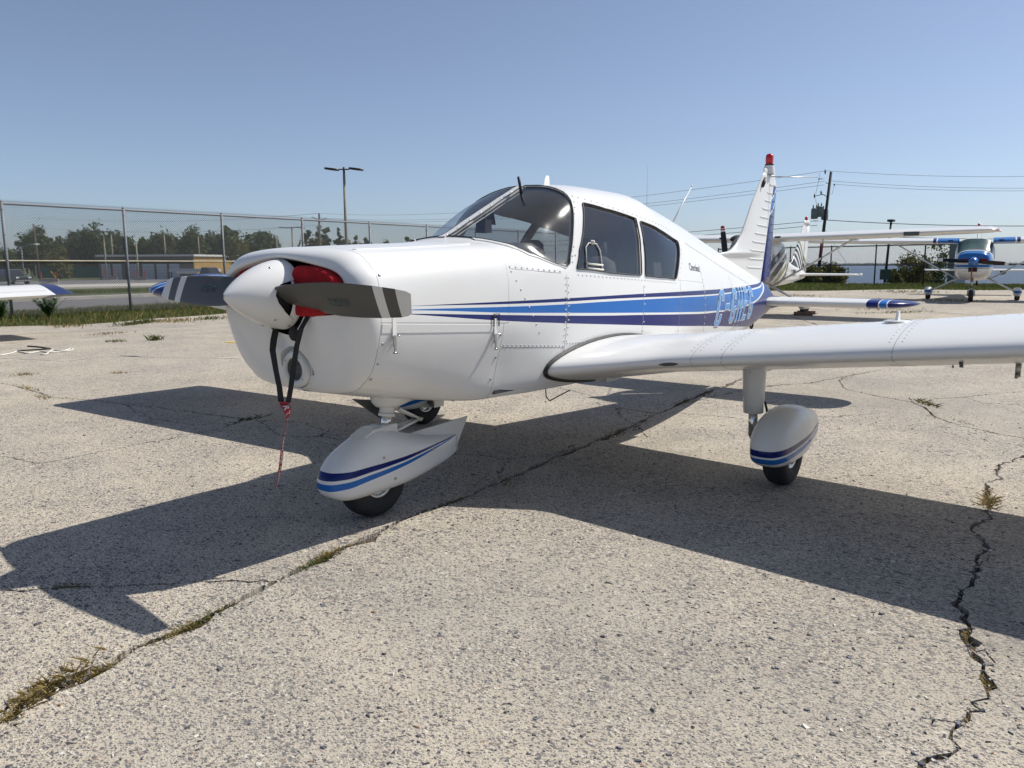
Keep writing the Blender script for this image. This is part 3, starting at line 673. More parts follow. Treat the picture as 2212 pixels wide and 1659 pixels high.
for sd in (-1, 1):
    w = wing_mesh(sd).build('wing', 'wing_paint', PL)
    rw = MB()
    for yy in (1.28, 1.455, 2.29, 3.1, 3.8):
        ms = MB(); V = []
        for k in np.linspace(3, 39, 60):
            for dy in (-.0014, .0014): V.append(wing_skin(yy+dy, k, sd, .0009)[0])
        ms.add(V, [(2*i, 2*i+1, 2*i+3, 2*i+2) for i in range(59)]); ms.build('panel_joint', 'seam_grey', w)
        for dy in (-.028, .028):
            for k in list(np.linspace(8, 18.2, 16))+list(np.linspace(25, 36, 20)):
                p, n = wing_skin(yy+dy, k, sd); rw.dome(p, n, .0045, .002)
    for y_ in np.arange(.75, 4.2, .06):
        p, n = wing_skin(y_, 12.5, sd); rw.dome(p, n, .004, .0022)
    rw.build('wing_rivets', 'seam_grey', w)['kind'] = 'stuff'
    # rubber seal at the root
    Pth = []
    for k in np.linspace(8.5, 35.5, 60):
        p, _ = wing_skin(.56, k, sd); yy = y_of_z(p[0], p[2])+.004; p, _ = wing_skin(max(.45, yy), k, sd, .004); Pth.append((p[0], sd*(y_of_z(p[0], p[2])+.006), p[2]))
    ms = MB(); ms.tube(Pth, .0115, 8); ms.build('root_seal', 'black_rubber', w)
    ms = MB(); ms.tube([np.array(p)+[0, sd*.012, 0] for p in Pth], .006, 6); ms.build('root_seal_bead', 'black_rubber', w)
    # fresh air inlet in the leading edge
    ms = MB(); V = [wing_skin(1.15, 21.75, sd, .004)[0]]+[wing_skin(1.15+.058*math.cos(a), 21.75-(.62*math.sin(a) if math.sin(a) > 0 else .35*math.sin(a)), sd, .004)[0] for a in np.linspace(0, 2*math.pi, 33)[:-1]]
    ms.add(V, [(0, 1+k, 1+(k+1) % 32) for k in range(32)]); ms.build('air_inlet', 'grey_mesh', w)
    # fuel filler, vent fin, drains, tie-down, pitot
    p, n = wing_skin(2.20, 13.0, sd, .001); ms = MB(); ms.lathe([(0, .07), (.006, .066), (.009, .05), (.010, .0005)], (0, 0, 0), 'z', 24); ms.prism([(-.03, .008), (.03, .008), (.012, .055), (-.016, .055)], 'y', -.006, .006); ms.xf(None, p); ms.build('fuel_cap', 'white_paint', w)
    for nm, y_, k, L, r_ in (('fuel_drain', 1.62, 33, .045, .009), ('tie_down_ring', 2.42, 32, .05, .007), ('stall_vane', 2.56, 24.5, .03, .006), ('pitot_mast', 2.74, 30, .075, .008)):
        p, n = wing_skin(y_, k, sd); ms = MB()
        if nm == 'pitot_mast': ms.tube([p, p+[0, 0, -L]], r_*1.6, 8, squash=(1, .5)); ms.tube([p+[-.06, 0, -L+.005], p+[.03, 0, -L+.005]], r_, 8)
        elif nm == 'stall_vane': ms.prism([(0, 0), (.05, 0), (.03, -.03)], 'y', -.008, .008); ms.xf(None, p)
        else: ms.tube([p, p+[0, 0, -L*.5]], r_*1.3, 8); ms.tube([p+[0, 0, -L*.5], p+[0, 0, -L]], r_*.8, 8)
        ms.build(nm, 'black_rubber' if nm == 'fuel_drain' else 'steel', w)
# step, belly antenna
mb = MB(); mb.tube([(2.02, -.30, .60), (2.03, -.30, .52), (2.07, -.30, .49), (2.30, -.30, .53)], .004, 6); mb.build('belly_antenna', 'black_rubber', PL)
mb = MB(); mb.box((2.62, -.40, .585), (.20, .10, .03), taper=.8); mb.build('belly_fairing', 'white_paint', PL)
# ---- tail
def sym_ring(le, te, z, th, n=18):
    b = np.linspace(0, math.pi, n); x = (1-np.cos(b))/2; yt = 5*th*(.2969*np.sqrt(x)-.126*x-.3516*x**2+.2843*x**3-.1015*x**4)
    c = te-le; up = [(le+c*a, w_*c) for a, w_ in zip(x, yt)]
    return [(p[0], p[1], z) for p in up[::-1]]+[(p[0], -p[1], z) for p in up[1:-1]]
FZ = np.array([1.00, 1.20, 1.38, 1.452, 1.462, 1.50, 1.539, 1.613, 1.654, 1.80, 1.971, 2.188, 2.277, 2.322]); FL = np.array([5.05, 5.13, 5.22, 5.30, 5.49, 5.62, 5.70, 5.797, 5.845, 5.955, 6.083, 6.281, 6.362, 6.403])
hinge = lambda z: 6.481+.2515*(z-1.305)
zs = np.concatenate([np.linspace(1.02, 1.44, 8), np.linspace(1.452, 1.66, 10), np.linspace(1.7, 2.31, 16)])
mb = MB(); mb.loft([sym_ring(np.interp(z, FZ, FL), hinge(z), z, .052 if z < 1.45 else .085-.02*(z-1.45)) for z in zs], True, False, True)
FIN = mb.build('fin', 'white_paint', PL)
mb = MB(); R = []
for k in np.linspace(0, 1, 8): R.append([(p[0]*(1-.25*k*k)+(6.56)*.25*k*k, p[1]*(1-k**2*.9), 2.31+.045*math.sin(k*math.pi/2)) for p in sym_ring(6.395, hinge(2.31), 2.31, .078)])
mb.loft(R, True, False, True); mb.build('fin_cap', 'white_paint', FIN)
for k in range(11):         # pressed stiffener beads, both sides
    z = 1.32+k*.0875; s1 = hinge(z)-.02; s0 = max(np.interp(z, FZ, FL)+.07+.14*(1-k/11), s1-(.62-.045*k)) if z > 1.45 else s1-.5
    s0 = max(s0, s1-.60+.047*k); mb = MB()
    for sd in (-1, 1):
        P = []
        for s in np.linspace(s0, s1, 8):
            rr = np.array(sym_ring(np.interp(z, FZ, FL), hinge(z), z, .052 if z < 1.45 else .085-.02*(z-1.45), 30)); h_ = rr[:30]; yv = np.interp(s, h_[::-1, 0], h_[::-1, 1]); P.append((s, sd*(yv+.001), z-.02*(s-s0)))
        mb.tube(P, [.003, .007, .007, .007, .007, .007, .007, .005], 8)
    mb.build('stiffener_bead', 'white_paint', FIN)
# rudder, built at its hinge, swung to the right
RUD = thing('rudder', None, None); RUD.parent = PL; RUD.location = (hinge(1.14)+.006, 0, 1.14)
mb = MB(); R = []
for z in np.linspace(0, 1.05, 14):
    h0 = .2515*z; te = h0+.40-.13*z/1.05; R.append(sym_ring(h0, te, z, .14, 12))
mb.loft(R, True, True, True); mb.build('rudder_skin', 'rudder_paint', RUD)
for k in range(11):
    z = .14+k*.084; h0 = .2515*z; te = h0+.40-.13*z/1.05; mb = MB()
    for sd in (-1, 1):
        rr = np.array(sym_ring(h0, te, z, .14, 20))[:20]; mb.tube([(s, sd*(np.interp(s, rr[::-1, 0], rr[::-1, 1])+.001), z-.02*(s-h0)) for s in np.linspace(h0+.03, te-.05, 6)], [.002, .006, .006, .006, .006, .002], 6)
    mb.build('stiffener_bead', 'rudder_paint', RUD)
mb = MB(); R = []
for k in np.linspace(0, 1, 6):
    z = 1.052+.12*k; R.append([(p[0]-.04*k, p[1]*(1-.6*k*k), p[2]) for p in sym_ring(.2515*z-.05, .2515*z+.275-.10*k, z, .14, 12)])
mb.loft(R, True, True, True); mb.build('rudder_cap', 'white_paint', RUD)
RUD.rotation_euler = (0, 0, R_(7))
# anti-collision beacon
BC = thing('beacon', None, None); BC.parent = PL; BC.location = (6.545, 0, 2.30)
mb = MB(); mb.lathe([(0, .060), (.06, .058), (.085, .050), (.09, .050)], axis='z', n=24); mb.build('beacon_base', 'white_paint', BC)
mb = MB(); mb.lathe([(.09, .046), (.105, .046)], axis='z', n=24); mb.build('beacon_ring', 'black_rubber', BC)
mb = MB(); mb.lathe([(.105, .038), (.15, .042), (.19, .040), (.21, .028), (.216, .0005)], axis='z', n=24); mb.build('beacon_lens', 'nav_red', BC)
# tail top extras: navigation antenna rods and the dark light on the fin front
mb = MB(); mb.tube([(6.385, -.02, 2.25), (6.345, -.025, 2.20), (6.31, -.027, 2.15)], [.012, .022, .014], 8, squash=(1, .8)); mb.build('fin_light', 'black_rubber', FIN)
mb = MB()
mb.tube([(6.56, -.02, 2.275), (6.86, -.19, 2.285), (7.12, -.34, 2.295)], [.006, .005, .003], 6); mb.tube([(6.56, .02, 2.27), (6.86, .19, 2.25), (7.12, .34, 2.22)], [.006, .005, .003], 6)
mb.build('navigation_antenna', 'steel', FIN)
# stabilator
SB = MB(); R = []
yl = [.02, .12, .3, .7, 1.1, 1.18]
def stab_ring(y, sd, k=1.0, adv=0.0):
    a = np.array(sym_ring(6.17+adv, 6.93, 0, .125, 16)); mid = np.array([6.62, 0]); P = mid+(a[:, :2]-mid)*[k**.8, k]
    return [(p[0], sd*y, .957+p[1]) for p in P]
for sd in (-1, 1):
    mb = MB(); R = [stab_ring(y, sd) for y in yl]+[stab_ring(1.18+.36*math.sin(k*math.pi/2), sd, max(.03, math.cos(k*math.pi/2)), 0) for k in np.linspace(.2, 1, 8)]
    mb.loft(R, True, False, True); st = mb.build('stabilator', 'stab_paint', PL)
    p = [(6.17+.0, sd*.17, .957)]; ms = MB(); ms.tube([(a[0], sd*(.135+.03*0), a[2]) for a in stab_ring(.16, sd, 1.06)], .008, 6); ms.build('stabilator_seal', 'black_rubber', st)
mb = MB(); mb.tube([(6.16, 0, .79), (6.20, 0, .69), (6.235, 0, .665), (6.26, 0, .69), (6.27, 0, .80)], .011, 8); mb.build('tail_tie_down', 'black_rubber', PL)
# ---- aerials on the roof
def roof(s): return S([s], [1.0])[0][2]
mb = MB(); mb.tube([(4.30, 0, roof(4.3)-.01), (4.48, 0, 1.86), (4.67, 0, 2.033)], [.009, .006, .004], 8); mb.tube([(4.668, 0, 2.03), (4.676, 0, 2.042)], .008, 8); mb.build('whip_antenna', 'white_paint', PL)
mb = MB(); R = []
for k in (0, 1):
    z = roof(2.44)-.012+.075*k; le, te = (2.40+.04*k, 2.485-.01*k); R.append(sym_ring(le, te, z, .16, 10))
mb.loft(R, True, False, True); mb.build('comm_antenna', 'white_paint', PL)
p = np.array([2.075, -.07, 1.785]); mb = MB(); mb.tube([p+[.03, -.0, -.07], p], .008, 8); mb.tube([p, p+[-.028, 0, .105]], .0095, 8); mb.build('temperature_probe', 'black_print', PL)
# ---- cabin
mb = MB(); mb.loft([[(x_, -hw, .95), (x_, -hw, z_-.035), (x_, -hw*.85, z_), (x_, 0, z_+.012), (x_, hw*.85, z_), (x_, hw, z_-.035), (x_, hw, .95)] for x_, hw, z_ in ((1.50, .22, 1.425), (1.58, .29, 1.448), (1.68, .36, 1.465), (1.80, .42, 1.47), (1.83, .43, 1.455))], False, False, False); mb.box((1.78, 0, 1.2), (.04, .84, .48)); mb.build('instrument_panel', 'glareshield', PL)
for y in (-.26, .26):
    mb = MB(); mb.tube([(1.80, y, 1.25), (1.95, y, 1.25)], .016, 10); mb.tube([(1.97, y-.15, 1.34), (1.97, y-.14, 1.23), (1.97, y, 1.22), (1.97, y+.14, 1.23), (1.97, y+.15, 1.34)], .015, 8); mb.build('control_yoke', 'glareshield', PL)
    ST_ = MB(); Rg = []
    for z, x0, wd, th in ((.80, 2.42, .22, .10), (1.0, 2.47, .23, .11), (1.25, 2.55, .22, .09), (1.36, 2.58, .18, .08), (1.40, 2.59, .11, .05)):
        Rg.append([(x0+th*math.copysign(abs(math.cos(a))**.6, math.cos(a)), y+wd*math.copysign(abs(math.sin(a))**.5, math.sin(a)), z) for a in np.linspace(0, 2*math.pi, 20, endpoint=False)])
    ST_.loft(Rg, True, True, True); ST_.box((2.28, y, .80), (.48, .44, .14)); ST_.build('front_seat', 'seat_fabric', PL)
    h = MB(); h.loft([[(2.62+.04*math.cos(a)*k_, y+.11*math.copysign(abs(math.sin(a))**.5, math.sin(a))*k_, z_) for a in np.linspace(0, 2*math.pi, 16, endpoint=False)] for z_, k_ in ((1.39, .8), (1.42, 1), (1.49, .95), (1.52, .6))], True, True, True); h.build('headrest', 'seat_fabric', PL)
mb = MB(); mb.box((3.35, 0, 1.05), (.14, .86, .62), taper=.85); mb.box((3.12, 0, .80), (.5, .86, .14)); mb.build('rear_bench', 'seat_fabric', PL)
mb = MB(); mb.box((2.6, 0, .66), (2.6, .95, .02)); mb.build('cabin_floor', 'glareshield', PL)
mb = MB(); mb.box((1.765, -.02, 1.575), (.06, .075, .075)); mb.tube([(1.765, -.02, 1.61), (1.80, 0, 1.66)], .01, 6); mb.build('compass', 'glareshield', PL)
mb = MB(); mb.lathe([(0, .03), (.004, .03)], (1.733, -.02, 1.575), 'x', 16); mb.build('compass_dial', 'seam_grey', PL)
for sd in (-1, 1):
    mb = MB(); mb.prism([(2.12, 1.63), (2.36, 1.62), (2.34, 1.71), (2.15, 1.715)], 'y', sd*.37, sd*.375); mb.build('sun_visor', 'seat_fabric', PL)
# storm window frame in the pilot's side window
fr = [(2.085, 1.325), (2.105, 1.45), (2.15, 1.475), (2.235, 1.47), (2.262, 1.43), (2.27, 1.315)]
mb = MB(); mb.tube([on_skin(s, t_of_z(s, z), .003) for s, z in fr], .0042, 8)
SW = mb.build('vent_window_frame', 'lining', PL)
mb = MB()
for dz in (0, .028): mb.tube([on_skin(2.085, t_of_z(2.085, 1.322+dz), .006), on_skin(2.27, t_of_z(2.27, 1.312+dz), .006)], .007, 6)
mb.build('vent_hinge', 'lining', SW)
mb = MB(); mb.dome(on_skin(2.185, t_of_z(2.185, 1.478), .004), skin_n(2.185, .7), .016, .02, 8); mb.build('vent_latch', 'lining', SW)
# ---- registration letters and name, laid on the skin
def decal(name, V, F, s0, z0, sc, mat, off, parent=FUS, sd=-1, shear=0.0, zs=1.0):
    mb = MB(); P = []
    for p in V:
        u, v = p[0]*sc, p[1]*sc*zs; s = s0+u+shear*v; z = z0+v; t = t_of_z(s, z); P.append(on_skin(s, t, off, sd))
    mb.add(P, F, True); return mb.build(name, mat, parent)
C_ = .28
def octo(w, h, c): return [(c, 0), (w-c, 0), (w, c), (w, h-c), (w-c, h), (c, h), (0, h-c), (0, c)]
GL = {  # block letters on a 1 x 3.1 cell as sets of convex pieces
 'C': [[(.25, 0), (.75, 0), (1, .3), (.68, .42), (.32, .42), (0, .3)], [(0, .3), (.32, .42), (.32, 2.68), (0, 2.8)], [(0, 2.8), (.32, 2.68), (.68, 2.68), (1, 2.8), (.75, 3.1), (.25, 3.1)], [(.68, .42), (1, .3), (1, .95), (.68, .95)], [(.68, 2.15), (1, 2.15), (1, 2.8), (.68, 2.68)]],
 '-': [[(.15, 1.3), (.85, 1.3), (.85, 1.8), (.15, 1.8)]],
 'N': [[(0, 0), (.3, 0), (.3, 3.1), (0, 3.1)], [(.7, 0), (1, 0), (1, 3.1), (.7, 3.1)], [(.3, 2.3), (.7, 0), (.7, .9), (.3, 3.1)]],
 'E': [[(0, 0), (.32, 0), (.32, 3.1), (0, 3.1)], [(.32, 0), (.95, 0), (.95, .45), (.32, .45)], [(.32, 1.35), (.8, 1.35), (.8, 1.78), (.32, 1.78)], [(.32, 2.65), (.95, 2.65), (.95, 3.1), (.32, 3.1)]]}
GL['G'] = GL['C']+[[(.5, 1.0), (1, 1.0), (1, 1.45), (.5, 1.45)], [(.68, .95), (1, .95), (1, 1.0), (.68, 1.0)]]
def letter_polys(ch): return [np.array(p) for p in GL[ch]]
s_ = 4.235; adv = .222
for ch in 'C-GNEG':
    for grow, mat, off, dz, nm in ((.06, 'navy_print', .0012, -.10, 'letter_shadow'), (.055, 'white_print', .0020, 0, 'letter_outline'), (0.0, 'light_blue_print', .0030, 0, 'registration_letter')):
        if mat not in MATS: plain('navy_print', NAVY, .3, coat=.5, var=.05)
        V = []; F = []
        for p in letter_polys(ch):
            c = p.mean(0); q = densify([tuple(x) for x in (c+(p-c)*(1+grow/np.maximum(np.abs(p-c).max(0), .12)))], .5); c3 = np.mean(q, 0); b = len(V)
            V += [tuple(c3)]+q; F += [(b, b+1+i, b+1+(i+1) % len(q)) for i in range(len(q))]
        V = [(x[0]*1.72, x[1]+dz) for x in V]
        decal(nm, V, F, s_, .832, .096, mat, off, shear=.62)
    s_ += adv
V, F = text_mesh('Cherokee', .085, .60, bold=.0)
mb = MB(); P = []
for p in V: s = 3.695+p[0]*1.30+.3*p[1]*0; z = 1.302-.055*p[0]*1.3+p[1]*.95; P.append(on_skin(s, t_of_z(s, z), .002))
mb.add(P, F); mb.build('model_lettering', 'black_print', FUS)
# ---- landing gear
def wheel(parent, c, r=.205, w=.145, side=1):
    W_ = thing('wheel', None, None); W_.parent = parent; W_.location = c
    prof = [(math.copysign(1, math.sin(a))*abs(math.sin(a))**.7*w/2, r-.062+.062*math.copysign(1, math.cos(a))*abs(math.cos(a))**.75) for a in np.linspace(-math.pi*.82, math.pi*.82, 28)]
    mb = MB(); mb.lathe(prof, axis='y', n=48); mb.build('tyre', 'tyre', W_)
    mb = MB(); mb.lathe([(-.055, .03), (-.05, .05), (-.035, .075), (-.05, .085), (-.058, .096), (-.05, .10), (.05, .10), (.058, .096), (.05, .085), (.035, .075), (.05, .05), (.055, .03)], axis='y', n=36); mb.build('rim', 'aluminium', W_)
    mb = MB()
    for sd in (-1, 1):
        for k in range(6):
            a = k*math.pi/3; mb.box((.078*math.cos(a), sd*.045, .078*math.sin(a)), (.014, .02, .014))
        mb.tube([(0, sd*.03, 0), (0, sd*.085, 0)], .022, 12)
    mb.build('wheel_bolts', 'steel', W_)
    return W_
def pant(rows, mat, parent, name='wheel_fairing'):
    """rows: s, ztop, zbot, halfwidth (relative to the wheel foot)"""
    f = pchip([r[0] for r in rows], [r[1:] for r in rows]); R = []
    s0, s1 = rows[0][0], rows[-1][0]
    for k in np.linspace(0, 1, 40):
        s = s0+(s1-s0)*(k**1.35); zt, zb, w = f([s])[0]; zc = (zt+zb)/2; h = (zt-zb)/2; ring = []
        for a in np.linspace(0, 2*math.pi, 40, endpoint=False):
            ca, sa = math.cos(a), math.sin(a); e = .82 if sa > 0 else .55
            ring.append((s, w*math.copysign(abs(ca)**.72, ca), zc+h*math.copysign(abs(sa)**e, sa)))
        R.append(ring)
    mb = MB(); mb.loft(R, True, True, True); return mb.build(name, mat, parent)
def fan_bands(name, xe, ze, stops):
    bands(name, lambda nt, X, Y, Z: math_n(nt, 'DIVIDE', math_n(nt, 'SUBTRACT', ze, Z), math_n(nt, 'SUBTRACT', xe, X)), stops)
fan_bands('nose_pant_paint', .72, .335, [(.030, NAVY), (.066, WHITE), (.083, BLUE), (.118, WHITE)])
fan_bands('main_pant_paint', 1.7, .44, [(.079, NAVY), (.097, WHITE), (.103, BLUE), (.121, WHITE)])
NG = thing('nose_gear', None, None); NG.parent = PL; NG.location = (.83, 0, 0)
pf = pant([(-.335, .262, .235, .012), (-.325, .285, .20, .05), (-.29, .325, .165, .085), (-.22, .385, .138, .115), (-.12, .438, .130, .118), (0, .478, .132, .124), (.12, .455, .136, .121), (.25, .415, .146, .105), (.42, .372, .17, .075), (.58, .345, .20, .045), (.67, .334, .225, .014), (.69, .33, .235, .004)], 'nose_pant_paint', NG)
mb = MB(); mb.prism([(.22, .40), (.785, .427), (.655, .217), (.5, .20)], 'y', -.005, .005); mb.build('fairing_fin', 'white_paint', NG)
wheel(NG, (0.005, 0, .204))
mb = MB(); mb.prism([(-.10, .448), (-.02, .484), (.10, .484), (.11, .46)], 'y', -.055, .055); mb.build('fairing_top_plate', 'white_paint', NG)
pfs = MB()
for x, z in ((-.02, .34), (.06, .21), (.40, .30)): pfs.dome((x, -float(np.interp(x, [-.12, 0, .12, .25, .42], [.118, .124, .121, .105, .075]))*.985, z), (0, -1, 0), .009, .006, 8)
pfs.build('fairing_screws', 'steel', NG)
mb = MB(); mb.tube([(.135, 0, .64), (.122, 0, .545)], .042, 18); mb.tube([(.122, 0, .547), (.12, 0, .53)], .047, 18); mb.build('strut_housing', 'white_paint', NG)
mb = MB(); mb.tube([(.122, 0, .54), (.105, 0, .46)], .027, 16); mb.build('strut_piston', 'chrome', NG)
mb = MB(); mb.box((.10, 0, .463), (.11, .09, .05)); mb.build('strut_fork', 'white_paint', NG)
for sd in (-1, 1):
    mb = MB(); mb.tube([(.165, sd*.03, .575), (.36, sd*.012, .478)], .013, 8, squash=(1, .6)); mb.build('scissor_link', 'white_paint', NG)
    mb = MB(); mb.tube([(.16, sd*.03, .445), (.36, sd*.012, .478)], .013, 8, squash=(1, .6)); mb.build('scissor_link', 'white_paint', NG)
mb = MB(); mb.tube([(.36, -.03, .478), (.36, .03, .478)], .012, 10); mb.tube([(.165, -.045, .575), (.165, .045, .575)], .012, 10); mb.build('scissor_bolt', 'steel', NG)
mb = MB(); mb.loft([[(x+.135, w_*math.cos(a)*1.2, z+.0*math.sin(a)) if False else (.13+x+rx*math.cos(a), ry*math.sin(a), z) for a in np.linspace(0, 2*math.pi, 20, endpoint=False)] for x, z, rx, ry, w_ in ((.05, .66, .14, .13, 0), (.03, .61, .12, .105, 0), (.0, .585, .07, .07, 0))], True, False, True); mb.build('strut_collar', 'white_paint', NG)
mb = MB(); mb.tube([(.46, -.12, .62), (.48, -.13, .585), (.53, -.12, .57), (.57, -.10, .60)], .006, 6); mb.build('drain_hose', 'black_rubber', NG)
for sd in (-1, 1):
    MG = thing('main_gear', None, None); MG.parent = PL; MG.location = (2.79, sd*1.55, 0)
    pant([(-.375, .29, .262, .012), (-.365, .32, .22, .05), (-.33, .365, .185, .085), (-.25, .425, .158, .112), (-.12, .472, .147, .124), (0, .487, .147, .127), (.12, .48, .155, .122), (.28, .445, .18, .10), (.42, .41, .212, .078), (.54, .375, .245, .035), (.60, .355, .265, .01)], 'main_pant_paint', MG)
    wheel(MG, (0, 0, .204))
    y0 = -sd*.165
    mb = MB(); mb.tube([(-.10, y0-sd*.0, .83), (-.10, y0, .76), (-.095, y0, .60), (-.09, y0, .445)], [.074, .072, .066, .060], 20, squash=(1.0, 1.0)); mb.build('strut_fairing', 'white_paint', MG)
    mb = MB(); mb.tube([(-.09, y0, .46), (-.085, y0, .30)], .028, 14); mb.build('strut_piston', 'chrome', MG)
    mb = MB(); mb.tube([(-.085, y0, .32), (-.03, y0*.85, .215), (0, y0*.55, .204), (0, 0, .204)], .032, 12); mb.build('axle', 'steel', MG)
    mb = MB(); mb.tube([(-.02, y0, .50), (.06, y0*.9, .49), (.08, y0*.85, .43), (.05, y0*.8, .34)], .008, 8); mb.build('brake_hose', 'black_rubber', MG)
    mb = MB(); mb.dome((-.165, y0, .70), (-1, 0, 0), .006, .004); mb.dome((.12, sd*.122, .27), (0, sd, 0), .01, .006); mb.build('fairing_screws', 'steel', MG)
    mb = MB(); mb.box((.05, y0*.8, .205), (.12, .05, .10)); mb.build('brake_caliper', 'aluminium', MG)

# dark grey plate under the cowl: outline only, of an unidentified part
q = [(U_, V_) for U_, V_ in ((762, 862), (842, 866), (842, 905), (824, 905))]; P = []
for U_, V_ in q: d = ray(U_, V_); t = (.10-CAMP[1])/d[1]; P.append(CAMP+t*d)
mb = MB(); mb.add([p for p in P]+[p+np.array([.0, .012, 0]) for p in P], [(0, 1, 2, 3), (7, 6, 5, 4), (0, 4, 5, 1), (1, 5, 6, 2), (2, 6, 7, 3), (3, 7, 4, 0)]); mb.build('dark_plate', 'grey_mesh', PL)
# ================================================================== inlet plugs with their strap and streamer (hang from the airplane)
IP = thing('inlet_plug_set', 'red cloth engine inlet plugs with black straps and hanging red warning streamer', 'inlet plugs', (.3, 0, 1.1))
def rel(P): return [tuple(np.array(p)-[.3, 0, 1.1]) for p in P]
for sd in (-1, 1):
    ol = [(.10, 1.115), (.20, 1.108), (.33, 1.122), (.425, 1.16), (.440, 1.22), (.435, 1.26), (.395, 1.306), (.335, 1.328), (.26, 1.340), (.19, 1.344), (.135, 1.345), (.105, 1.32), (.095, 1.22)]
    ol = smooth_closed(ol, 1); ol = densify(ol, .012); c = np.array([.26, 1.225]); R = []
    for k in np.linspace(0, 1, 16):
        q = c+(np.array(ol)-c)*math.sqrt(max(0, 1-(1-k)**2)) if k < 1 else np.array(ol)
        ring = []
        for i, p in enumerate(q):
            d = np.linalg.norm(p-c); a = math.atan2(p[1]-c[1], p[0]-c[0])
            wr = .006*math.sin(a*17+1.3*math.sin(a*5))*k**3+.004*math.sin(p[0]*95+2*math.sin(p[1]*60))*k
            ring.append((.40+(.045 if sd > 0 else 0)-.125*math.sqrt(max(0, 1-k**5))-wr*1.3, sd*p[0], p[1]))
        R.append(ring)
    mb = MB(); mb.loft([rel(r) for r in R], True, True, False); mb.build('plug', 'red_cloth', IP)
    mb = MB(); mb.box(np.array([.268, sd*.27, 1.19])-[.3, 0, 1.1], (.004, .10, .03)); mb.build('plug_tag', 'white_print', IP)
def ribbon(P, w, side, th=.0018):
    """flat band through P with width w along side vectors"""
    mb = MB(); V = []
    for p, s in zip(P, side):
        p = np.array(p); s = np.array(s, float); s /= np.linalg.norm(s); n = np.array([-1., 0, 0])*th
        V += [p-s*w/2-n/2, p+s*w/2-n/2, p+s*w/2+n/2, p-s*w/2+n/2]
    mb.loft([V[4*i:4*i+4] for i in range(len(P))], True, True, True, smooth=False)
    return mb
def U2(z, x, y):
    Zt = {'G': (900, 1000, .226), 'F': (1000, 1200, .5426)}; a, b, s = Zt[z]; return ((a+x*s)*.5486, (b+y*s)*.5486)
def at_x(u, v, x): d = ray(u, v); t = (x-CAMP[0])/d[0]; return CAMP+t*d
right = [at_x(*U2(*q), .262) for q in (('G', 1290, 1040), ('G', 1265, 1300), ('F', 310, 300), ('F', 285, 470), ('F', 268, 600), ('F', 248, 712))]
left = [at_x(*U2(*q), .27) for q in (('G', 720, 1230), ('G', 740, 1500), ('F', 135, 330), ('F', 160, 480), ('F', 185, 600), ('F', 197, 705))]
right[0][0] = .30; left[0][0] = .31; left[1][0] = .285
ribbon(rel(right), .030, [(0.25, -1, .1)]*4+[(0.3, -1, .3), (.4, -1, .3)]).build('strap', 'strap_black', IP)
ribbon(rel(left), .030, [(1, -.35, 0), (.8, -.5, 0), (.5, -.9, 0), (.3, -1, 0), (.35, -1, .1), (.5, -1, 0)]).build('strap', 'strap_black', IP)
tg = [at_x(*U2('F', x, y), .255) for x, y in ((212, 712), (238, 750), (246, 790), (242, 830), (228, 900), (215, 960), (206, 1030), (200, 1100), (190, 1180), (178, 1260), (160, 1320), (148, 1348))]
sdv = [(.8, -.6, .0), (.85, -.4, .1), (.85, .1, .0), (.66, .72, 0), (.66, .72, 0), (.72, .66, 0), (.80, .55, 0), (.83, .50, 0), (.83, .50, 0), (.80, .55, 0), (.72, .66, 0), (.66, .72, 0)]
rb_ = ribbon(rel(tg), .038, sdv, .0008); STM = rb_.build('streamer', 'red_ribbon', IP)
mb = MB(); mb.tube([rel([left[-1]])[0], rel([tg[0]])[0], rel([right[-1]])[0]], .010, 8, squash=(1, .5)); mb.build('streamer_knot', 'red_ribbon', IP)
# lettering down the streamer
L = np.array(rel(tg)); cum = np.concatenate([[0], np.cumsum(np.linalg.norm(np.diff(L, axis=0), axis=1))]); SD = np.array([np.array(s)/np.linalg.norm(s) for s in sdv])
def on_stream(d, off): 
    p = np.array([np.interp(d, cum, L[:, i]) for i in range(3)]); s = np.array([np.interp(d, cum, SD[:, i]) for i in range(3)]); tn = np.array([np.interp(d+.01, cum, L[:, i]) for i in range(3)])-p
    s /= np.linalg.norm(s); n = np.cross(s, tn); n /= np.linalg.norm(n)+1e-9
    if n @ (CAMP-(p+np.array([.3, 0, 1.1]))) < 0: n = -n
    return p+s*off+n*.002
V, F = text_mesh('REMOVE BEFORE FLIGHT', .036, 1.0, bold=.0008); k = (cum[-1]*.93)/(V[:, 0].max()-V[:, 0].min()); V[:, 0] = (V[:, 0]-V[:, 0].min())*k+.02; V[:, 1] -= (V[:, 1].max()+V[:, 1].min())/2
mb = MB(); mb.add([on_stream(p[0], p[1]*1.0) for p in V], F); mb.build('streamer_lettering', 'white_print', STM)
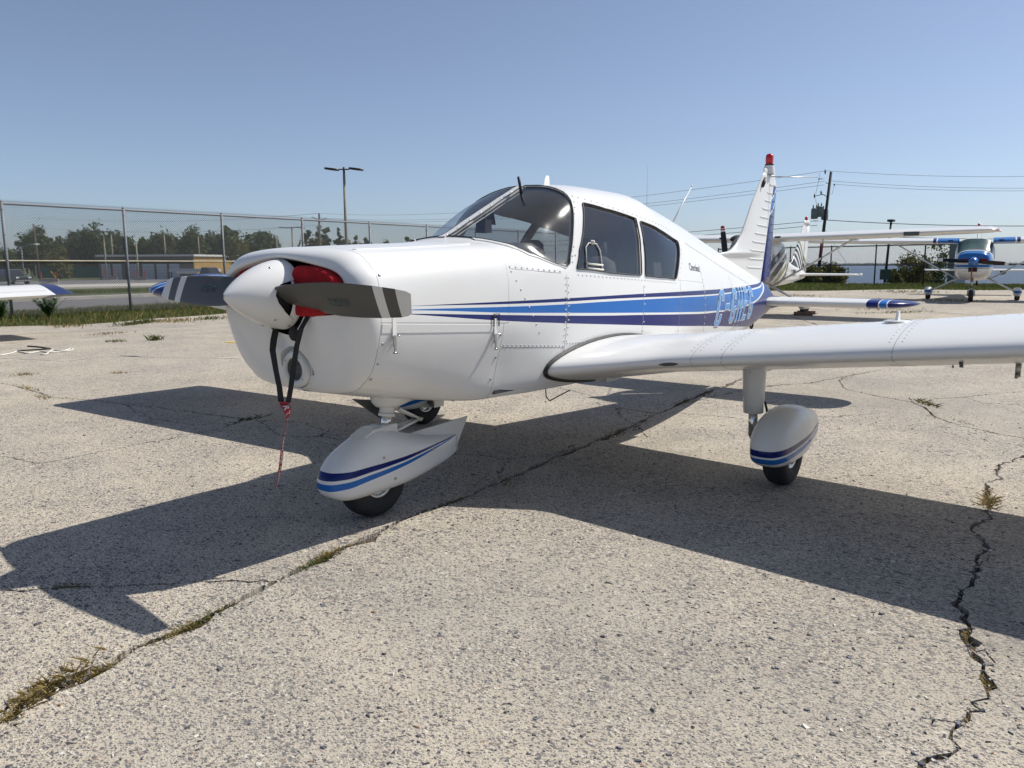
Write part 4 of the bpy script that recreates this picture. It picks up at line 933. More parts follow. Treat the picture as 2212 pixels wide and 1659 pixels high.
# ================================================================== ground
def concrete():
    m, nt, b = new_mat('concrete')
    tc = nd(nt, 'ShaderNodeTexCoord').outputs['Object']
    def vor(scale, rot=0.0):
        nz = nd(nt, 'ShaderNodeTexNoise'); nz.inputs['Scale'].default_value = scale*1.7; nz.inputs['Detail'].default_value = 2; nt.links.new(tc, nz.inputs[0])
        ad = nd(nt, 'ShaderNodeVectorMath', operation='MULTIPLY_ADD'); ad.inputs[1].default_value = (.85/scale,)*3; nt.links.new(nz.outputs['Color'], ad.inputs[0]); nt.links.new(tc, ad.inputs[2])
        mp = nd(nt, 'ShaderNodeMapping'); nt.links.new(ad.outputs[0], mp.inputs[0]); mp.inputs['Rotation'].default_value = (0, 0, rot); mp.inputs['Scale'].default_value = (1, .55, 1)
        v = nd(nt, 'ShaderNodeTexVoronoi'); v.voronoi_dimensions = '2D'; v.distance = 'MANHATTAN'; v.inputs['Scale'].default_value = scale; nt.links.new(mp.outputs[0], v.inputs['Vector'])
        return v
    def noise(sc, det=6, ro=.6):
        n = nd(nt, 'ShaderNodeTexNoise'); n.inputs['Scale'].default_value = sc; n.inputs['Detail'].default_value = det; n.inputs['Roughness'].default_value = ro; nt.links.new(tc, n.inputs[0]); return n.outputs['Fac']
    def rng_(v, a, b_, c, d):
        n = nd(nt, 'ShaderNodeMapRange'); n.clamp = True
        for i, x in enumerate((a, b_, c, d)): n.inputs[i+1].default_value = x
        nt.links.new(v, n.inputs[0]); return n.outputs[0]
    big = noise(.35, 4); mid = noise(2.3, 8, .7); fine = noise(160, 3); fine2 = noise(60, 4)
    cem = mixc(nt, rng_(big, .35, .65, 0, 1), (.53, .46, .355), (.485, .435, .355))
    cem = mixc(nt, rng_(mid, .40, .75, 0, .55), cem, (.29, .26, .215))
    cem = mixc(nt, rng_(fine2, .45, .7, 0, .55), cem, (.66, .57, .43))
    cem = mixc(nt, rng_(fine, .50, .68, 0, .45), cem, (.30, .27, .235))
    expo = rng_(noise(1.1, 3), .36, .60, .62, 1.0)           # how much stone shows
    hgt = None
    for sc, thr, r0, r1, ro in ((34, .80, .18, .40, .3), (70, .52, .22, .44, 1.1), (120, .40, .24, .46, 2.2), (210, .38, .26, .46, .2)):
        v = vor(sc, ro); sep = nd(nt, 'ShaderNodeSeparateColor'); nt.links.new(v.outputs['Color'], sep.inputs[0])
        isst = math_n(nt, 'GREATER_THAN', math_n(nt, 'MULTIPLY', sep.outputs[0], expo), thr)
        rad = math_n(nt, 'MULTIPLY_ADD', sep.outputs[1], r1-r0+.12, r0)
        core = math_n(nt, 'LESS_THAN', v.outputs['Distance'], rad)
        f = math_n(nt, 'MULTIPLY', isst, core)
        ramp = nd(nt, 'ShaderNodeValToRGB'); cr = ramp.color_ramp; cr.interpolation = 'CONSTANT'
        cols = [(0, (.10, .095, .10)), (.25, (.165, .155, .15)), (.48, (.24, .22, .205)), (.63, (.12, .12, .135)), (.77, (.33, .30, .265)), (.86, (.68, .63, .54)), (.955, (.27, .19, .14))]
        cr.elements[0].position = 0; cr.elements[0].color = rgba(cols[0][1]); cr.elements[1].position = cols[1][0]; cr.elements[1].color = rgba(cols[1][1])
        for ps, cc in cols[2:]: e = cr.elements.new(ps); e.color = rgba(cc)
        nt.links.new(sep.outputs[2], ramp.inputs[0])
        cem = mixc(nt, math_n(nt, 'MULTIPLY', f, .96), cem, ramp.outputs[0])
        hh = math_n(nt, 'MULTIPLY', f, 1.4/sc*10); hgt = hh if hgt is None else math_n(nt, 'ADD', hgt, hh)
    # old stains
    st = rng_(noise(.9, 5, .55), .60, .74, 0, .4); cem = mixc(nt, st, cem, (.20, .185, .16))
    st = rng_(noise(.22, 7, .6), .52, .70, 0, .45); cem = mixc(nt, st, cem, (.25, .235, .21)); st = rng_(noise(3.7, 3, .5), .70, .76, 0, .5); cem = mixc(nt, st, cem, (.13, .12, .105))
    st = rng_(noise(.5, 6, .65), .30, .42, .35, 0); cem = mixc(nt, st, cem, (.62, .57, .48))
    nt.links.new(cem, b.inputs['Base Color']); setin(b, 'Roughness', .9); setin(b, 'Specular IOR Level', .25)
    hg = math_n(nt, 'ADD', math_n(nt, 'ADD', hgt, math_n(nt, 'MULTIPLY', fine, .9)), math_n(nt, 'MULTIPLY', fine2, .9))
    bp = nd(nt, 'ShaderNodeBump'); bp.inputs['Strength'].default_value = .8; bp.inputs['Distance'].default_value = .005
    nt.links.new(hg, bp.inputs['Height']); nt.links.new(bp.outputs[0], b.inputs['Normal'])
concrete()
plain('soil', (.085, .068, .05), .95, var=.45, scale=35, bump=.9, bscale=120)
plain('asphalt', (.155, .15, .15), .9, var=.16, scale=1.5, bump=.5, bscale=90)
plain('grass_ground', (.075, .085, .03), .95, var=.4, scale=1.2, bump=.6, bscale=30)
plain('kerb_concrete', (.46, .43, .38), .9, var=.15, scale=3, bump=.3)
plain('yellow_paint', (.62, .40, .04), .7, var=.25, scale=8)
plain('lake_bed', (.10, .10, .09), .9)
# --- the lines where the concrete has opened, read in photo pixels, widths in metres
CR_ = [
 ([(0, 1562), (60, 1508), (150, 1470), (230, 1438), (290, 1398), (345, 1378), (420, 1350), (500, 1302), (560, 1272), (600, 1254), (660, 1224), (720, 1192), (790, 1165), (860, 1126), (920, 1104), (985, 1082), (1085, 1040), (1140, 1016), (1200, 990), (1262, 962), (1330, 935), (1400, 902), (1460, 876), (1525, 848), (1620, 812), (1760, 768), (1900, 735)], .040),
 ([(2330, 930), (2240, 975), (2170, 1005), (2150, 1020), (2158, 1034), (2128, 1042), (2134, 1068), (2136, 1082), (2128, 1100), (2140, 1118), (2112, 1135), (2106, 1150), (2122, 1172), (2132, 1185), (2112, 1205), (2124, 1222), (2110, 1245), (2092, 1270), (2066, 1304), (2082, 1318), (2085, 1338), (2078, 1370), (2085, 1395), (2100, 1420), (2122, 1450), (2136, 1482), (2128, 1505), (2108, 1520), (2118, 1535), (2090, 1553), (2070, 1562), (2066, 1582), (2056, 1596), (2062, 1612), (2030, 1630), (1985, 1646), (1995, 1690)], .017),
 ([(-60, 1282), (0, 1273), (60, 1271), (110, 1266), (180, 1266), (250, 1268), (330, 1262), (420, 1256), (500, 1254), (585, 1255), (600, 1254)], .009),
 ([(-60, 820), (0, 827), (45, 836), (110, 858), (180, 862), (260, 872), (340, 880), (420, 892), (520, 903), (560, 910), (610, 911), (660, 915), (700, 932), (690, 942), (720, 948), (790, 955)], .014),
 ([(-60, 1038), (0, 1022), (85, 1000), (180, 983), (290, 962), (400, 942), (470, 928), (500, 916), (545, 905)], .010),
 ([(-40, 985), (20, 988), (50, 994), (85, 1000)], .010),
 ([(1240, 962), (1180, 985), (1100, 990), (1050, 985), (985, 980), (950, 988)], .012),
 ([(1460, 876), (1520, 862), (1625, 838), (1700, 830), (1750, 828), (1830, 812), (1900, 800)], .016),
 ([(1830, 812), (1812, 822), (1832, 842), (1900, 856), (1970, 868), (2000, 880), (2012, 898), (2050, 912), (2120, 930), (2240, 952)], .012),
 ([(1970, 868), (2010, 862), (2080, 858), (2150, 850), (2260, 842)], .007),
 ([(1290, 870), (1320, 880), (1400, 890), (1470, 893), (1545, 898), (1600, 905)], .008),
 ([(1210, 838), (1260, 850), (1330, 872), (1340, 900), (1385, 925), (1400, 945)], .007),
 ([(1690, 905), (1790, 900), (1900, 893)], .004),
 ([(2300, 760), (2200, 748), (2050, 752), (1900, 735), (1760, 700), (1700, 680), (1500, 662)], .03),
 ([(-80, 772), (20, 775), (140, 780), (260, 768), (330, 772), (520, 775)], .02),
 ([(60, 720), (200, 716), (330, 700), (480, 693), (640, 690), (900, 676)], .05),
 ([(-60, 745), (90, 738), (200, 728), (420, 712), (560, 700)], .02),
 ([(1680, 700), (1790, 705), (1900, 715), (2020, 712), (2300, 722)], .05),
 ([(1690, 655), (1760, 668), (1850, 676), (1990, 672), (2250, 690)], .04)]
SLP = .0085
def apron_z(x): return SLP*np.maximum(0, np.asarray(x, float)-9)
def at_g(u, v, dz=0.0):
    p = at_z(u, v, dz)
    for _ in range(30): p = at_z(u, v, float(apron_z(p[0]))+dz)
    return p
CR_ += [([(2085, 1395), (2110, 1408), (2128, 1402), (2150, 1432)], .006), ([(2112, 1135), (2060, 1128), (2040, 1122)], .005), ([(2110, 1160), (2140, 1180), (2138, 1205), (2118, 1218)], .005), ([(2070, 1562), (2020, 1556), (2012, 1566)], .006), ([(2080, 858), (2120, 872), (2200, 874)], .005), ([(260, 872), (330, 905), (420, 918), (500, 916)], .005), ([(560, 910), (600, 938), (640, 945), (690, 942)], .006), ([(1385, 925), (1340, 940), (1300, 948)], .005), ([(1100, 990), (1080, 1015), (1085, 1040)], .005), ([(1980, 1300), (1960, 1285), (1900, 1282)], .003)]
CRW = []
for pts, w in CR_:
    P = np.array([at_g(u, v)[:2] for u, v in pts]); near = np.linalg.norm(P.mean(0)-CAMP[:2]) < 8; P = np.array(densify([tuple(p) for p in P], .035 if near and w < .03 else .08, False))
    d = np.gradient(P, axis=0); d /= np.linalg.norm(d, axis=1)[:, None]+1e-9; nrm = np.stack([-d[:, 1], d[:, 0]], 1)
    dist = np.linalg.norm(P-CAMP[:2], axis=1)
    jit = (rng.normal(0, 1, len(P))*.007+np.convolve(rng.normal(0, 1, len(P)+8), np.ones(5)/5, 'same')[4:-4]*.022)*(1 if w < .03 else .8)
    jit[0] = jit[-1] = 0
    P = P+nrm*jit[:, None]
    wd = w*(.25+.8*np.abs(rng.normal(0, .5, len(P))+np.convolve(rng.normal(0, 1, len(P)+8), np.ones(5)/3, 'same')[4:-4]))+.002
    wd = np.where(rng.random(len(P)) < .12, wd*2.2, wd); CRW.append((P, nrm, np.clip(wd, .004, .10)))
def ribbon_poly(P, n, w): 
    a = P+n*w[:, None]/2; b = P-n*w[:, None]/2; return [tuple(p) for p in a]+[tuple(p) for p in b[::-1]]
# apron outline: grass edges left and far right
edgeL = [at_g(u, v)[:2] for u, v in ((-260, 716), (-60, 708), (60, 704), (150, 703), (240, 697), (330, 688), (400, 684), (520, 674), (620, 668))]
edgeR = [at_g(u, v)[:2] for u, v in ((1690, 628), (1780, 628), (1880, 626), (1960, 625), (2040, 626), (2130, 627), (2230, 626))]
OUT = [tuple(p) for p in edgeL]+[(26, 22), (30, 16)]+[tuple(p) for p in edgeR]+[(44, -24), (30, -44), (-30, -40), (-34, 24)]
OUT = densify(OUT, .9); OUT = [(p[0]+rng.normal(0, .06), p[1]+rng.normal(0, .06)) for p in OUT]
LP = [OUT]+[ribbon_poly(*c) for c in CRW]
Qg, Tg = cdt([], LP, [[(9.0, -60.0), (9.0, 40.0)]]); Tg = np.array([f for f in Tg if len(f) == 3]); cg = Qg[Tg].mean(1)
inside = in_poly(cg, OUT); crack = np.zeros(len(Tg), bool)
for P, n, w in CRW:
    a = P+n*w[:, None]/2; b = P-n*w[:, None]/2; lo, hi = np.minimum(a, b).min(0)-.01, np.maximum(a, b).max(0)+.01
    idx = np.where(((cg > lo) & (cg < hi)).all(1))[0]
    for i in range(len(P)-1):
        q = [a[i], a[i+1], b[i+1], b[i]]; lo, hi = np.min(q, 0)-1e-4, np.max(q, 0)+1e-4; k = idx[((cg[idx] > lo) & (cg[idx] < hi)).all(1)]
        if len(k): crack[k] |= in_poly(cg[k], q)
keep = np.where(inside & ~crack)[0]
# connected pieces of slab
em = {}
for i in keep:
    f = Tg[i]
    for k in range(3): em.setdefault((min(f[k], f[(k+1) % 3]), max(f[k], f[(k+1) % 3])), []).append(i)
par = {i: i for i in keep}
def find(i):
    while par[i] != i: par[i] = par[par[i]]; i = par[i]
    return i
for v in em.values():
    if len(v) == 2: par[find(v[0])] = find(v[1])
comp = {}
for i in keep: comp.setdefault(find(i), []).append(i)
APR = bpy.data.objects.new('apron', None); COL.objects.link(APR); tag(APR, 'cracked concrete apron of exposed stone under the airplanes', None, None, 'structure')
comps = sorted(comp.values(), key=lambda c_: -len(c_))
def area2(f): a, b, c = Qg[f]; return abs((b[0]-a[0])*(c[1]-a[1])-(c[0]-a[0])*(b[1]-a[1]))/2
for cc in comps:
    ar = sum(area2(Tg[i]) for i in cc)
    if ar < .0004: continue
    dz = rng.uniform(-.004, .004) if len(cc) < len(keep)*.5 else 0.0; mb = MB(); used = sorted({v for i in cc for v in Tg[i]}); mp = {v: k for k, v in enumerate(used)}; n = len(used)
    V = [(Qg[v][0], Qg[v][1], dz+float(apron_z(Qg[v][0]))) for v in used]+[(Qg[v][0], Qg[v][1], float(apron_z(Qg[v][0]))-.06) for v in used]; F = []
    for i in cc:
        f = Tg[i]; a, b, c = Qg[f]; cw = (b[0]-a[0])*(c[1]-a[1])-(c[0]-a[0])*(b[1]-a[1]) < 0; g = [mp[v] for v in f]; g = g[::-1] if cw else g; F.append(tuple(g))
        for k in range(3):
            e = (min(f[k], f[(k+1) % 3]), max(f[k], f[(k+1) % 3]))
            if len(em[e]) == 1: p, q = g[k], g[(k+1) % 3]; F.append((q, p, p+n, q+n))
    mb.add(V, F); o = mb.build('concrete_slab', 'concrete', APR, recalc=False)
# soil under the slabs and in the cracks
Qo, To = cdt([], [OUT], [[(9.0, -60.0), (9.0, 40.0)]]); To = [f for f in To if in_poly(np.array([Qo[list(f)].mean(0)]), OUT)[0]]
mb = MB(); mb.add([(p[0], p[1], float(apron_z(p[0]))-.022) for p in Qo], To); mb.build('joint_soil', 'soil', APR)
# stones standing proud of the worn surface, and crumbs along the open joints
def stone_mat():
    m, nt, b = new_mat('stone_chips'); gm = nd(nt, 'ShaderNodeNewGeometry'); r = nd(nt, 'ShaderNodeValToRGB'); cr = r.color_ramp; cr.interpolation = 'CONSTANT'
    cs_ = [(0, (.10, .10, .11)), (.2, (.19, .18, .175)), (.42, (.29, .265, .235)), (.6, (.14, .145, .165)), (.74, (.42, .37, .29)), (.87, (.62, .58, .50)), (.965, (.30, .18, .12))]
    cr.elements[0].color = rgba(cs_[0][1]); cr.elements[1].position = cs_[1][0]; cr.elements[1].color = rgba(cs_[1][1])
    for p_, c_ in cs_[2:]: cr.elements.new(p_).color = rgba(c_)
    nt.links.new(gm.outputs['Random Per Island'], r.inputs[0]); nt.links.new(r.outputs[0], b.inputs['Base Color']); setin(b, 'Roughness', .7); setin(b, 'Specular IOR Level', .3)
stone_mat()
g4 = np.random.default_rng(44)
n_ = 15000; dd = 1.6+g4.random(n_)**1.5*6.5; aa = YAW+g4.uniform(-.72, .72, n_); C1 = np.column_stack([CAMP[0]+dd*np.sin(aa), CAMP[1]+dd*np.cos(aa)]); S1 = np.clip(g4.lognormal(-5.15, .42, n_), .0025, .016)
C2_ = []
for P, n, w in CRW:
    if np.linalg.norm(P.mean(0)-CAMP[:2]) > 10: continue
    k = g4.integers(0, len(P), len(P)*5); C2_.append(P[k]+n[k]*(g4.normal(0, .75, len(k))*np.maximum(w[k], .012))[:, None])
C2_ = np.concatenate(C2_); S2 = np.clip(g4.lognormal(-5.3, .5, len(C2_)), .002, .014); C_ = np.concatenate([C1, C2_]); Sz = np.concatenate([S1, S2]); n_ = len(C_)
an = np.sort(g4.uniform(0, 2*math.pi, (n_, 6)), 1); rr_ = Sz[:, None]*g4.uniform(.55, 1.2, (n_, 6)); el = g4.uniform(.4, 1.0, n_)[:, None]; th_ = g4.uniform(0, math.pi, n_)[:, None]
px_, py_ = rr_*np.cos(an), rr_*np.sin(an)*el; qx, qy = px_*np.cos(th_)-py_*np.sin(th_), px_*np.sin(th_)+py_*np.cos(th_); hh_ = Sz*g4.uniform(.12, .42, n_); tl = g4.normal(0, .15, (n_, 2))
low = np.stack([C_[:, :1]+qx, C_[:, 1:]+qy, np.full((n_, 6), -.003)], 2); top = np.stack([C_[:, :1]+qx*.72, C_[:, 1:]+qy*.72, hh_[:, None]+qx*tl[:, :1]+qy*tl[:, 1:]], 2)
Vv = np.concatenate([low, top], 1).reshape(-1, 3); b0 = np.arange(n_)*12
me = bpy.data.meshes.new('surface_stones'); Ff = []
for k in range(6): Ff.append(np.stack([b0+k, b0+(k+1) % 6, b0+6+(k+1) % 6, b0+6+k], 1))
Ff = np.concatenate(Ff).tolist()+(np.stack([b0+6+k for k in range(6)], 1)).tolist(); me.from_pydata(Vv.tolist(), [], Ff); me.update(); tag(link('surface_stones', me, 'stone_chips'), 'small stone chips standing out of the worn concrete', 'stones', None, 'stuff')
# --- land and lake
def land_z(x, y):
    z = np.zeros(np.shape(x))-.05
    z = z-np.clip((y-24)/80, 0, 1)**1.1*.62*np.clip((70-x)/20+ (y-30)/40, 0, 1)
    z = z+SLP*np.clip(x-9, 0, 34)*np.clip((60-y)/35, 0, 1)
    lake = np.clip((x-47)/9, 0, 1)*np.clip((30+.42*(x-47)-y)/20, 0, 1)
    return z*(1-lake)+lake*-6.0
xs = np.concatenate([-np.geomspace(20000, 60, 12), np.linspace(-50, 120, 171), np.geomspace(130, 20000, 14)]); ys = np.concatenate([-np.geomspace(20000, 60, 12), np.linspace(-50, 250, 101), np.geomspace(270, 20000, 14)])
XX, YY = np.meshgrid(xs, ys, indexing='ij'); ZZ = land_z(XX, YY); n = len(ys)
mb = MB(); mb.add(np.stack([XX.ravel(), YY.ravel(), ZZ.ravel()], 1), [(i*n+j, (i+1)*n+j, (i+1)*n+j+1, i*n+j+1) for i in range(len(xs)-1) for j in range(n-1)], True)
tag(mb.build('ground', 'grass_ground'), 'grassy land around the apron', None, None, 'structure')
m, nt, b = new_mat('water'); tcw = nd(nt, 'ShaderNodeTexCoord').outputs['Object']
b.inputs['Base Color'].default_value = (.045, .075, .115, 1); setin(b, 'Roughness', .38)
nz = nd(nt, 'ShaderNodeTexNoise'); nz.inputs['Scale'].default_value = .55; nz.inputs['Detail'].default_value = 6; nt.links.new(tcw, nz.inputs[0])
bp = nd(nt, 'ShaderNodeBump'); bp.inputs['Distance'].default_value = .5; nt.links.new(nz.outputs[0], bp.inputs['Height']); nt.links.new(bp.outputs[0], b.inputs['Normal'])
mb = MB(); xs = np.concatenate([np.linspace(44, 400, 20), np.geomspace(450, 9000, 14)]); ys = np.concatenate([-np.geomspace(9000, 300, 10), np.linspace(-250, 120, 20), np.geomspace(150, 6000, 14)]); nn = len(ys)
mb.add([(x, y, -2.0) for x in xs for y in ys], [(i*nn+j, (i+1)*nn+j, (i+1)*nn+j+1, i*nn+j+1) for i in range(len(xs)-1) for j in range(nn-1)]); tag(mb.build('lake_water', 'water'), 'blue-grey rippled lake beyond the far fence', None, None, 'structure')
# ================================================================== beyond the apron
def LU(x, y): return (x*.248, 384.0+y*.248)          # a left-hand reading grid to photo pixels
def PU(x, y): return ((1000+x*.3165)*.5486, (600+y*.3165)*.5486)
def KU(x, y): return ((2600+x*.6474)*.5486, (550+y*.6474)*.5486)
def DU(x, y): return ((2900+x*.3617)*.5486, (800+y*.3617)*.5486)
def lz(x, y): return float(land_z(np.array([float(x)]), np.array([float(y)]))[0])
def on_land(u, v):
    d = ray(u, v); t = 5.0
    for _ in range(60):
        p = CAMP+d*t; g = lz(p[0], p[1]); dz = p[2]-g; step = dz/max(1e-4, -d[2]); t += step*.8
        if abs(dz) < .002: break
    return CAMP+d*t
def foot(u, dep):
    p = at_depth(u, 577, dep); return np.array([p[0], p[1], lz(p[0], p[1])])
def z_at(v, dep, u=500): return at_depth(u, v, dep)[2]
# ---- road, kerbs, second verge, parking lot: strips that run along the fence
def yrow(L): return float(np.mean([on_land(*LU(x, L))[1] for x in (700, 1000)]))
Y = {k: yrow(k) for k in (1138, 1056, 1026, 1010, 984, 962, 936, 882)}
def strip(name, y0, y1, mat, dz, label, x0=-160, x1=120, th=0.0):
    xs_ = np.linspace(x0, x1, 57); V = []; F = []
    for x in xs_: V += [(x, y0, lz(x, y0)+dz), (x, y1, lz(x, y1)+dz)]
    F = [(2*i, 2*i+2, 2*i+3, 2*i+1) for i in range(56)]
    if th:
        b = len(V); V += [(v[0], v[1], v[2]-th) for v in V[:b]]; F += [(2*i, b+2*i, b+2*i+2, 2*i+2) for i in range(56)]+[(2*i+1, 2*i+3, b+2*i+3, b+2*i+1) for i in range(56)]
    mb = MB(); mb.add(V, F); return tag(mb.build(name, mat), label, None, None, 'structure')
strip('road', Y[1138], Y[1056], 'asphalt', .012, 'grey asphalt road behind the left chain-link fence')
strip('kerb', Y[1056], Y[1056]+.9, 'kerb_concrete', .14, 'pale concrete kerb along the far side of the road', th=.16)
strip('pavement', Y[962], Y[936], 'kerb_concrete', .13, 'pale concrete pavement strip between verge and parking lot', th=.15)
strip('parking_lot', Y[936]+.02, Y[936]+44, 'asphalt', .010, 'grey asphalt parking lot before the garages')
# ---- chain-link fences
plain('galvanised', (.17, .18, .195), .55, .0, var=.15); plain('fence_wire', (.10, .105, .11), .6, .0); plain('rusty_rail', (.28, .25, .19), .6, .3, var=.3, scale=3); plain('black_steel', (.02, .022, .03), .5, .2)
def chain_fence(name, label, A, B, h, spacing, wire, post, rail, top_r, pitch=.075, barbs=True, mid_mat=None, wr=.0032, ground=False):
    A, B = np.array(A, float), np.array(B, float); L = np.linalg.norm(B-A); d = (B-A)/L; nrm = np.array([-d[1], d[0]])
    root = thing(name, label, 'fence', (A[0], A[1], 0)); base = np.array([A[0], A[1], 0])
    g0 = float(apron_z((A[0]+B[0])/2)) if ground else 0.0
    def P(t, z): return np.array([d[0]*t, d[1]*t, z+g0])
    for k in range(int(round(L/spacing))+1):
        t = k*spacing; mb = MB(); mb.tube([P(t, -.1), P(t, h-.01)], top_r*1.25, 10); mb.dome(P(t, h-.01), (0, 0, 1), top_r*1.5, .04, 8); o = mb.build('post', post, root)
        mb = MB()
        for z in (h*.93, h*.72, h*.5, h*.28): mb.tube([P(t, z-.012), P(t, z+.012)], top_r*1.5, 8)
        mb.build('tie_band', post, o)['kind'] = 'stuff'
    for z, nm, mt, r in ((h-.06, 'top_rail', rail, top_r), (h*.49, 'middle_rail', mid_mat or rail, top_r*.9)):
        mb = MB(); mb.tube([P(t, z) for t in np.linspace(0, L, 40)], r, 8); mb.build(nm, mt, root)
    mb = MB(); zt = h+.02; off = nrm*.02
    V = []; F = []
    for sgn in (1, -1):
        n = int((L+h)/pitch)
        for k in range(-int(h/pitch)*(1 if sgn > 0 else 0), int(L/pitch)+(0 if sgn > 0 else int(h/pitch))):
            t0 = k*pitch; t1 = t0+sgn*(zt-.05)
            a, b = (t0, .05), (t1, zt)
            lo, hi = 0, L
            if sgn > 0:
                if t0 < lo: a = (lo, .05+(lo-t0))
                if t1 > hi: b = (hi, zt-(t1-hi))
            else:
                if t0 > hi: a = (hi, .05+(t0-hi))
                if t1 < lo: b = (lo, zt-(lo-t1))
            if a[1] >= b[1]: continue
            p, q = P(*a), P(*b); bi = len(V); c = np.array([d[0], d[1], 0])*.7071; zz = np.array([0, 0, .7071])*(-sgn)
            w = (c+zz)*wr; o3 = np.array([off[0], off[1], 0])*(sgn*.1)
            V += [p-w+o3, p+w+o3, p+o3+np.array([nrm[0], nrm[1], 0])*wr*1.6, q-w+o3, q+w+o3, q+o3+np.array([nrm[0], nrm[1], 0])*wr*1.6]
            F += [(bi, bi+1, bi+4, bi+3), (bi+1, bi+2, bi+5, bi+4), (bi+2, bi, bi+3, bi+5)]
    mb.add(V, F); mb.build('chain_link_mesh', wire, root, recalc=False)['kind'] = 'stuff'
    if barbs:
        mb = MB(); V = []; F = []
        for t in np.arange(0, L, pitch):
            b = len(V); p = P(t, zt-.02); lean = rng.uniform(-.015, .015); V += [p-P(.005, 0), p+P(.005, 0), p+P(.006+lean, .055), p+P(-.003+lean, .06)]; F.append((b, b+1, b+2, b+3))
        mb.add(V, F); mb.build('knuckle_tips', wire, root, recalc=False)['kind'] = 'stuff'
    return root
RA = at_g(*KU(1300, 880))[:2]; RD = at_g(*KU(1030, 875))[:2]-RA; RSP = float(np.linalg.norm(RD)); RA, RB2 = RA+RD*4, RA-RD*7
SPC = 3.24; x00 = 6.48-SPC*2
chain_fence('chain_link_fence', 'tall grey galvanised chain-link fence with middle rail along the road on the left', (x00, 20.63), (x00+SPC*11, 20.75), 3.08, SPC, 'fence_wire', 'galvanised', 'galvanised', .031, mid_mat='rusty_rail', wr=.0048)
chain_fence('lakeside_fence', 'dark chain-link fence with black posts before the lake on the right', RA, RB2, 2.12, RSP, 'black_steel', 'black_steel', 'black_steel', .03, pitch=.07, barbs=False, wr=.0022, ground=True)
# ---- vegetation materials
def leafmat(name, c1, c2, c3):
    m, nt, b = new_mat(name); oi = nd(nt, 'ShaderNodeNewGeometry')
    r = nd(nt, 'ShaderNodeValToRGB'); r.color_ramp.elements[0].color = rgba(c1); r.color_ramp.elements[1].color = rgba(c3); e = r.color_ramp.elements.new(.5); e.color = rgba(c2)
    nt.links.new(oi.outputs['Random Per Island'], r.inputs[0]); nt.links.new(r.outputs[0], b.inputs['Base Color']); setin(b, 'Roughness', .75); setin(b, 'Specular IOR Level', .25)
    tl = nd(nt, 'ShaderNodeBsdfTranslucent'); nt.links.new(r.outputs[0], tl.inputs[0]); mx = nd(nt, 'ShaderNodeMixShader'); mx.inputs[0].default_value = .28
    nt.links.new(b.outputs[0], mx.inputs[1]); nt.links.new(tl.outputs[0], mx.inputs[2]); nt.links.new(mx.outputs[0], nt.nodes['Material Output'].inputs[0])
leafmat('leaf_dark', (.045, .07, .02), (.08, .112, .034), (.135, .165, .06)); leafmat('leaf_olive', (.085, .09, .022), (.13, .13, .035), (.19, .17, .05)); leafmat('leaf_blue', (.058, .08, .038), (.095, .122, .06), (.15, .175, .095))
leafmat('grass_blades', (.07, .115, .022), (.12, .16, .04), (.25, .22, .09)); leafmat('dry_blades', (.20, .15, .055), (.32, .25, .10), (.42, .34, .16)); leafmat('weed_leaf', (.03, .085, .012), (.05, .12, .02), (.08, .15, .03))
plain('bark', (.10, .085, .07), .9, var=.3, scale=8, bump=.6, bscale=25)
def leaf_cards(C, size, n_each, spread, seed):
    """C clump centres (k,3); returns quads spread around each"""
    g = np.random.default_rng(seed); k = len(C); N = k*n_each
    P = np.repeat(C, n_each, 0)+g.normal(0, 1, (N, 3))*np.repeat(spread, n_each)[:, None]
    a = g.normal(0, 1, (N, 3)); a /= np.linalg.norm(a, axis=1)[:, None]; b = np.cross(a, g.normal(0, 1, (N, 3))); b /= np.linalg.norm(b, axis=1)[:, None]
    s = size*g.uniform(.55, 1.35, N)[:, None]; a = a*s; b = b*s*.6
    V = np.stack([P-a, P-b*.9+a*.1, P+a, P+b*.9-a*.1], 1).reshape(-1, 3); F = np.arange(N*4).reshape(N, 4)
    return V, F
def fast_mesh(name, V, F, mat, parent):
    me = bpy.data.meshes.new(name); me.vertices.add(len(V)); me.vertices.foreach_set('co', np.asarray(V, np.float32).ravel()); k = F.shape[1]
    me.loops.add(F.size); me.loops.foreach_set('vertex_index', F.ravel().astype(np.int32)); me.polygons.add(len(F)); me.polygons.foreach_set('loop_start', np.arange(0, F.size, k, dtype=np.int32)); me.update(calc_edges=True); me.validate()
    return link(name, me, mat, parent)
TC = [0]
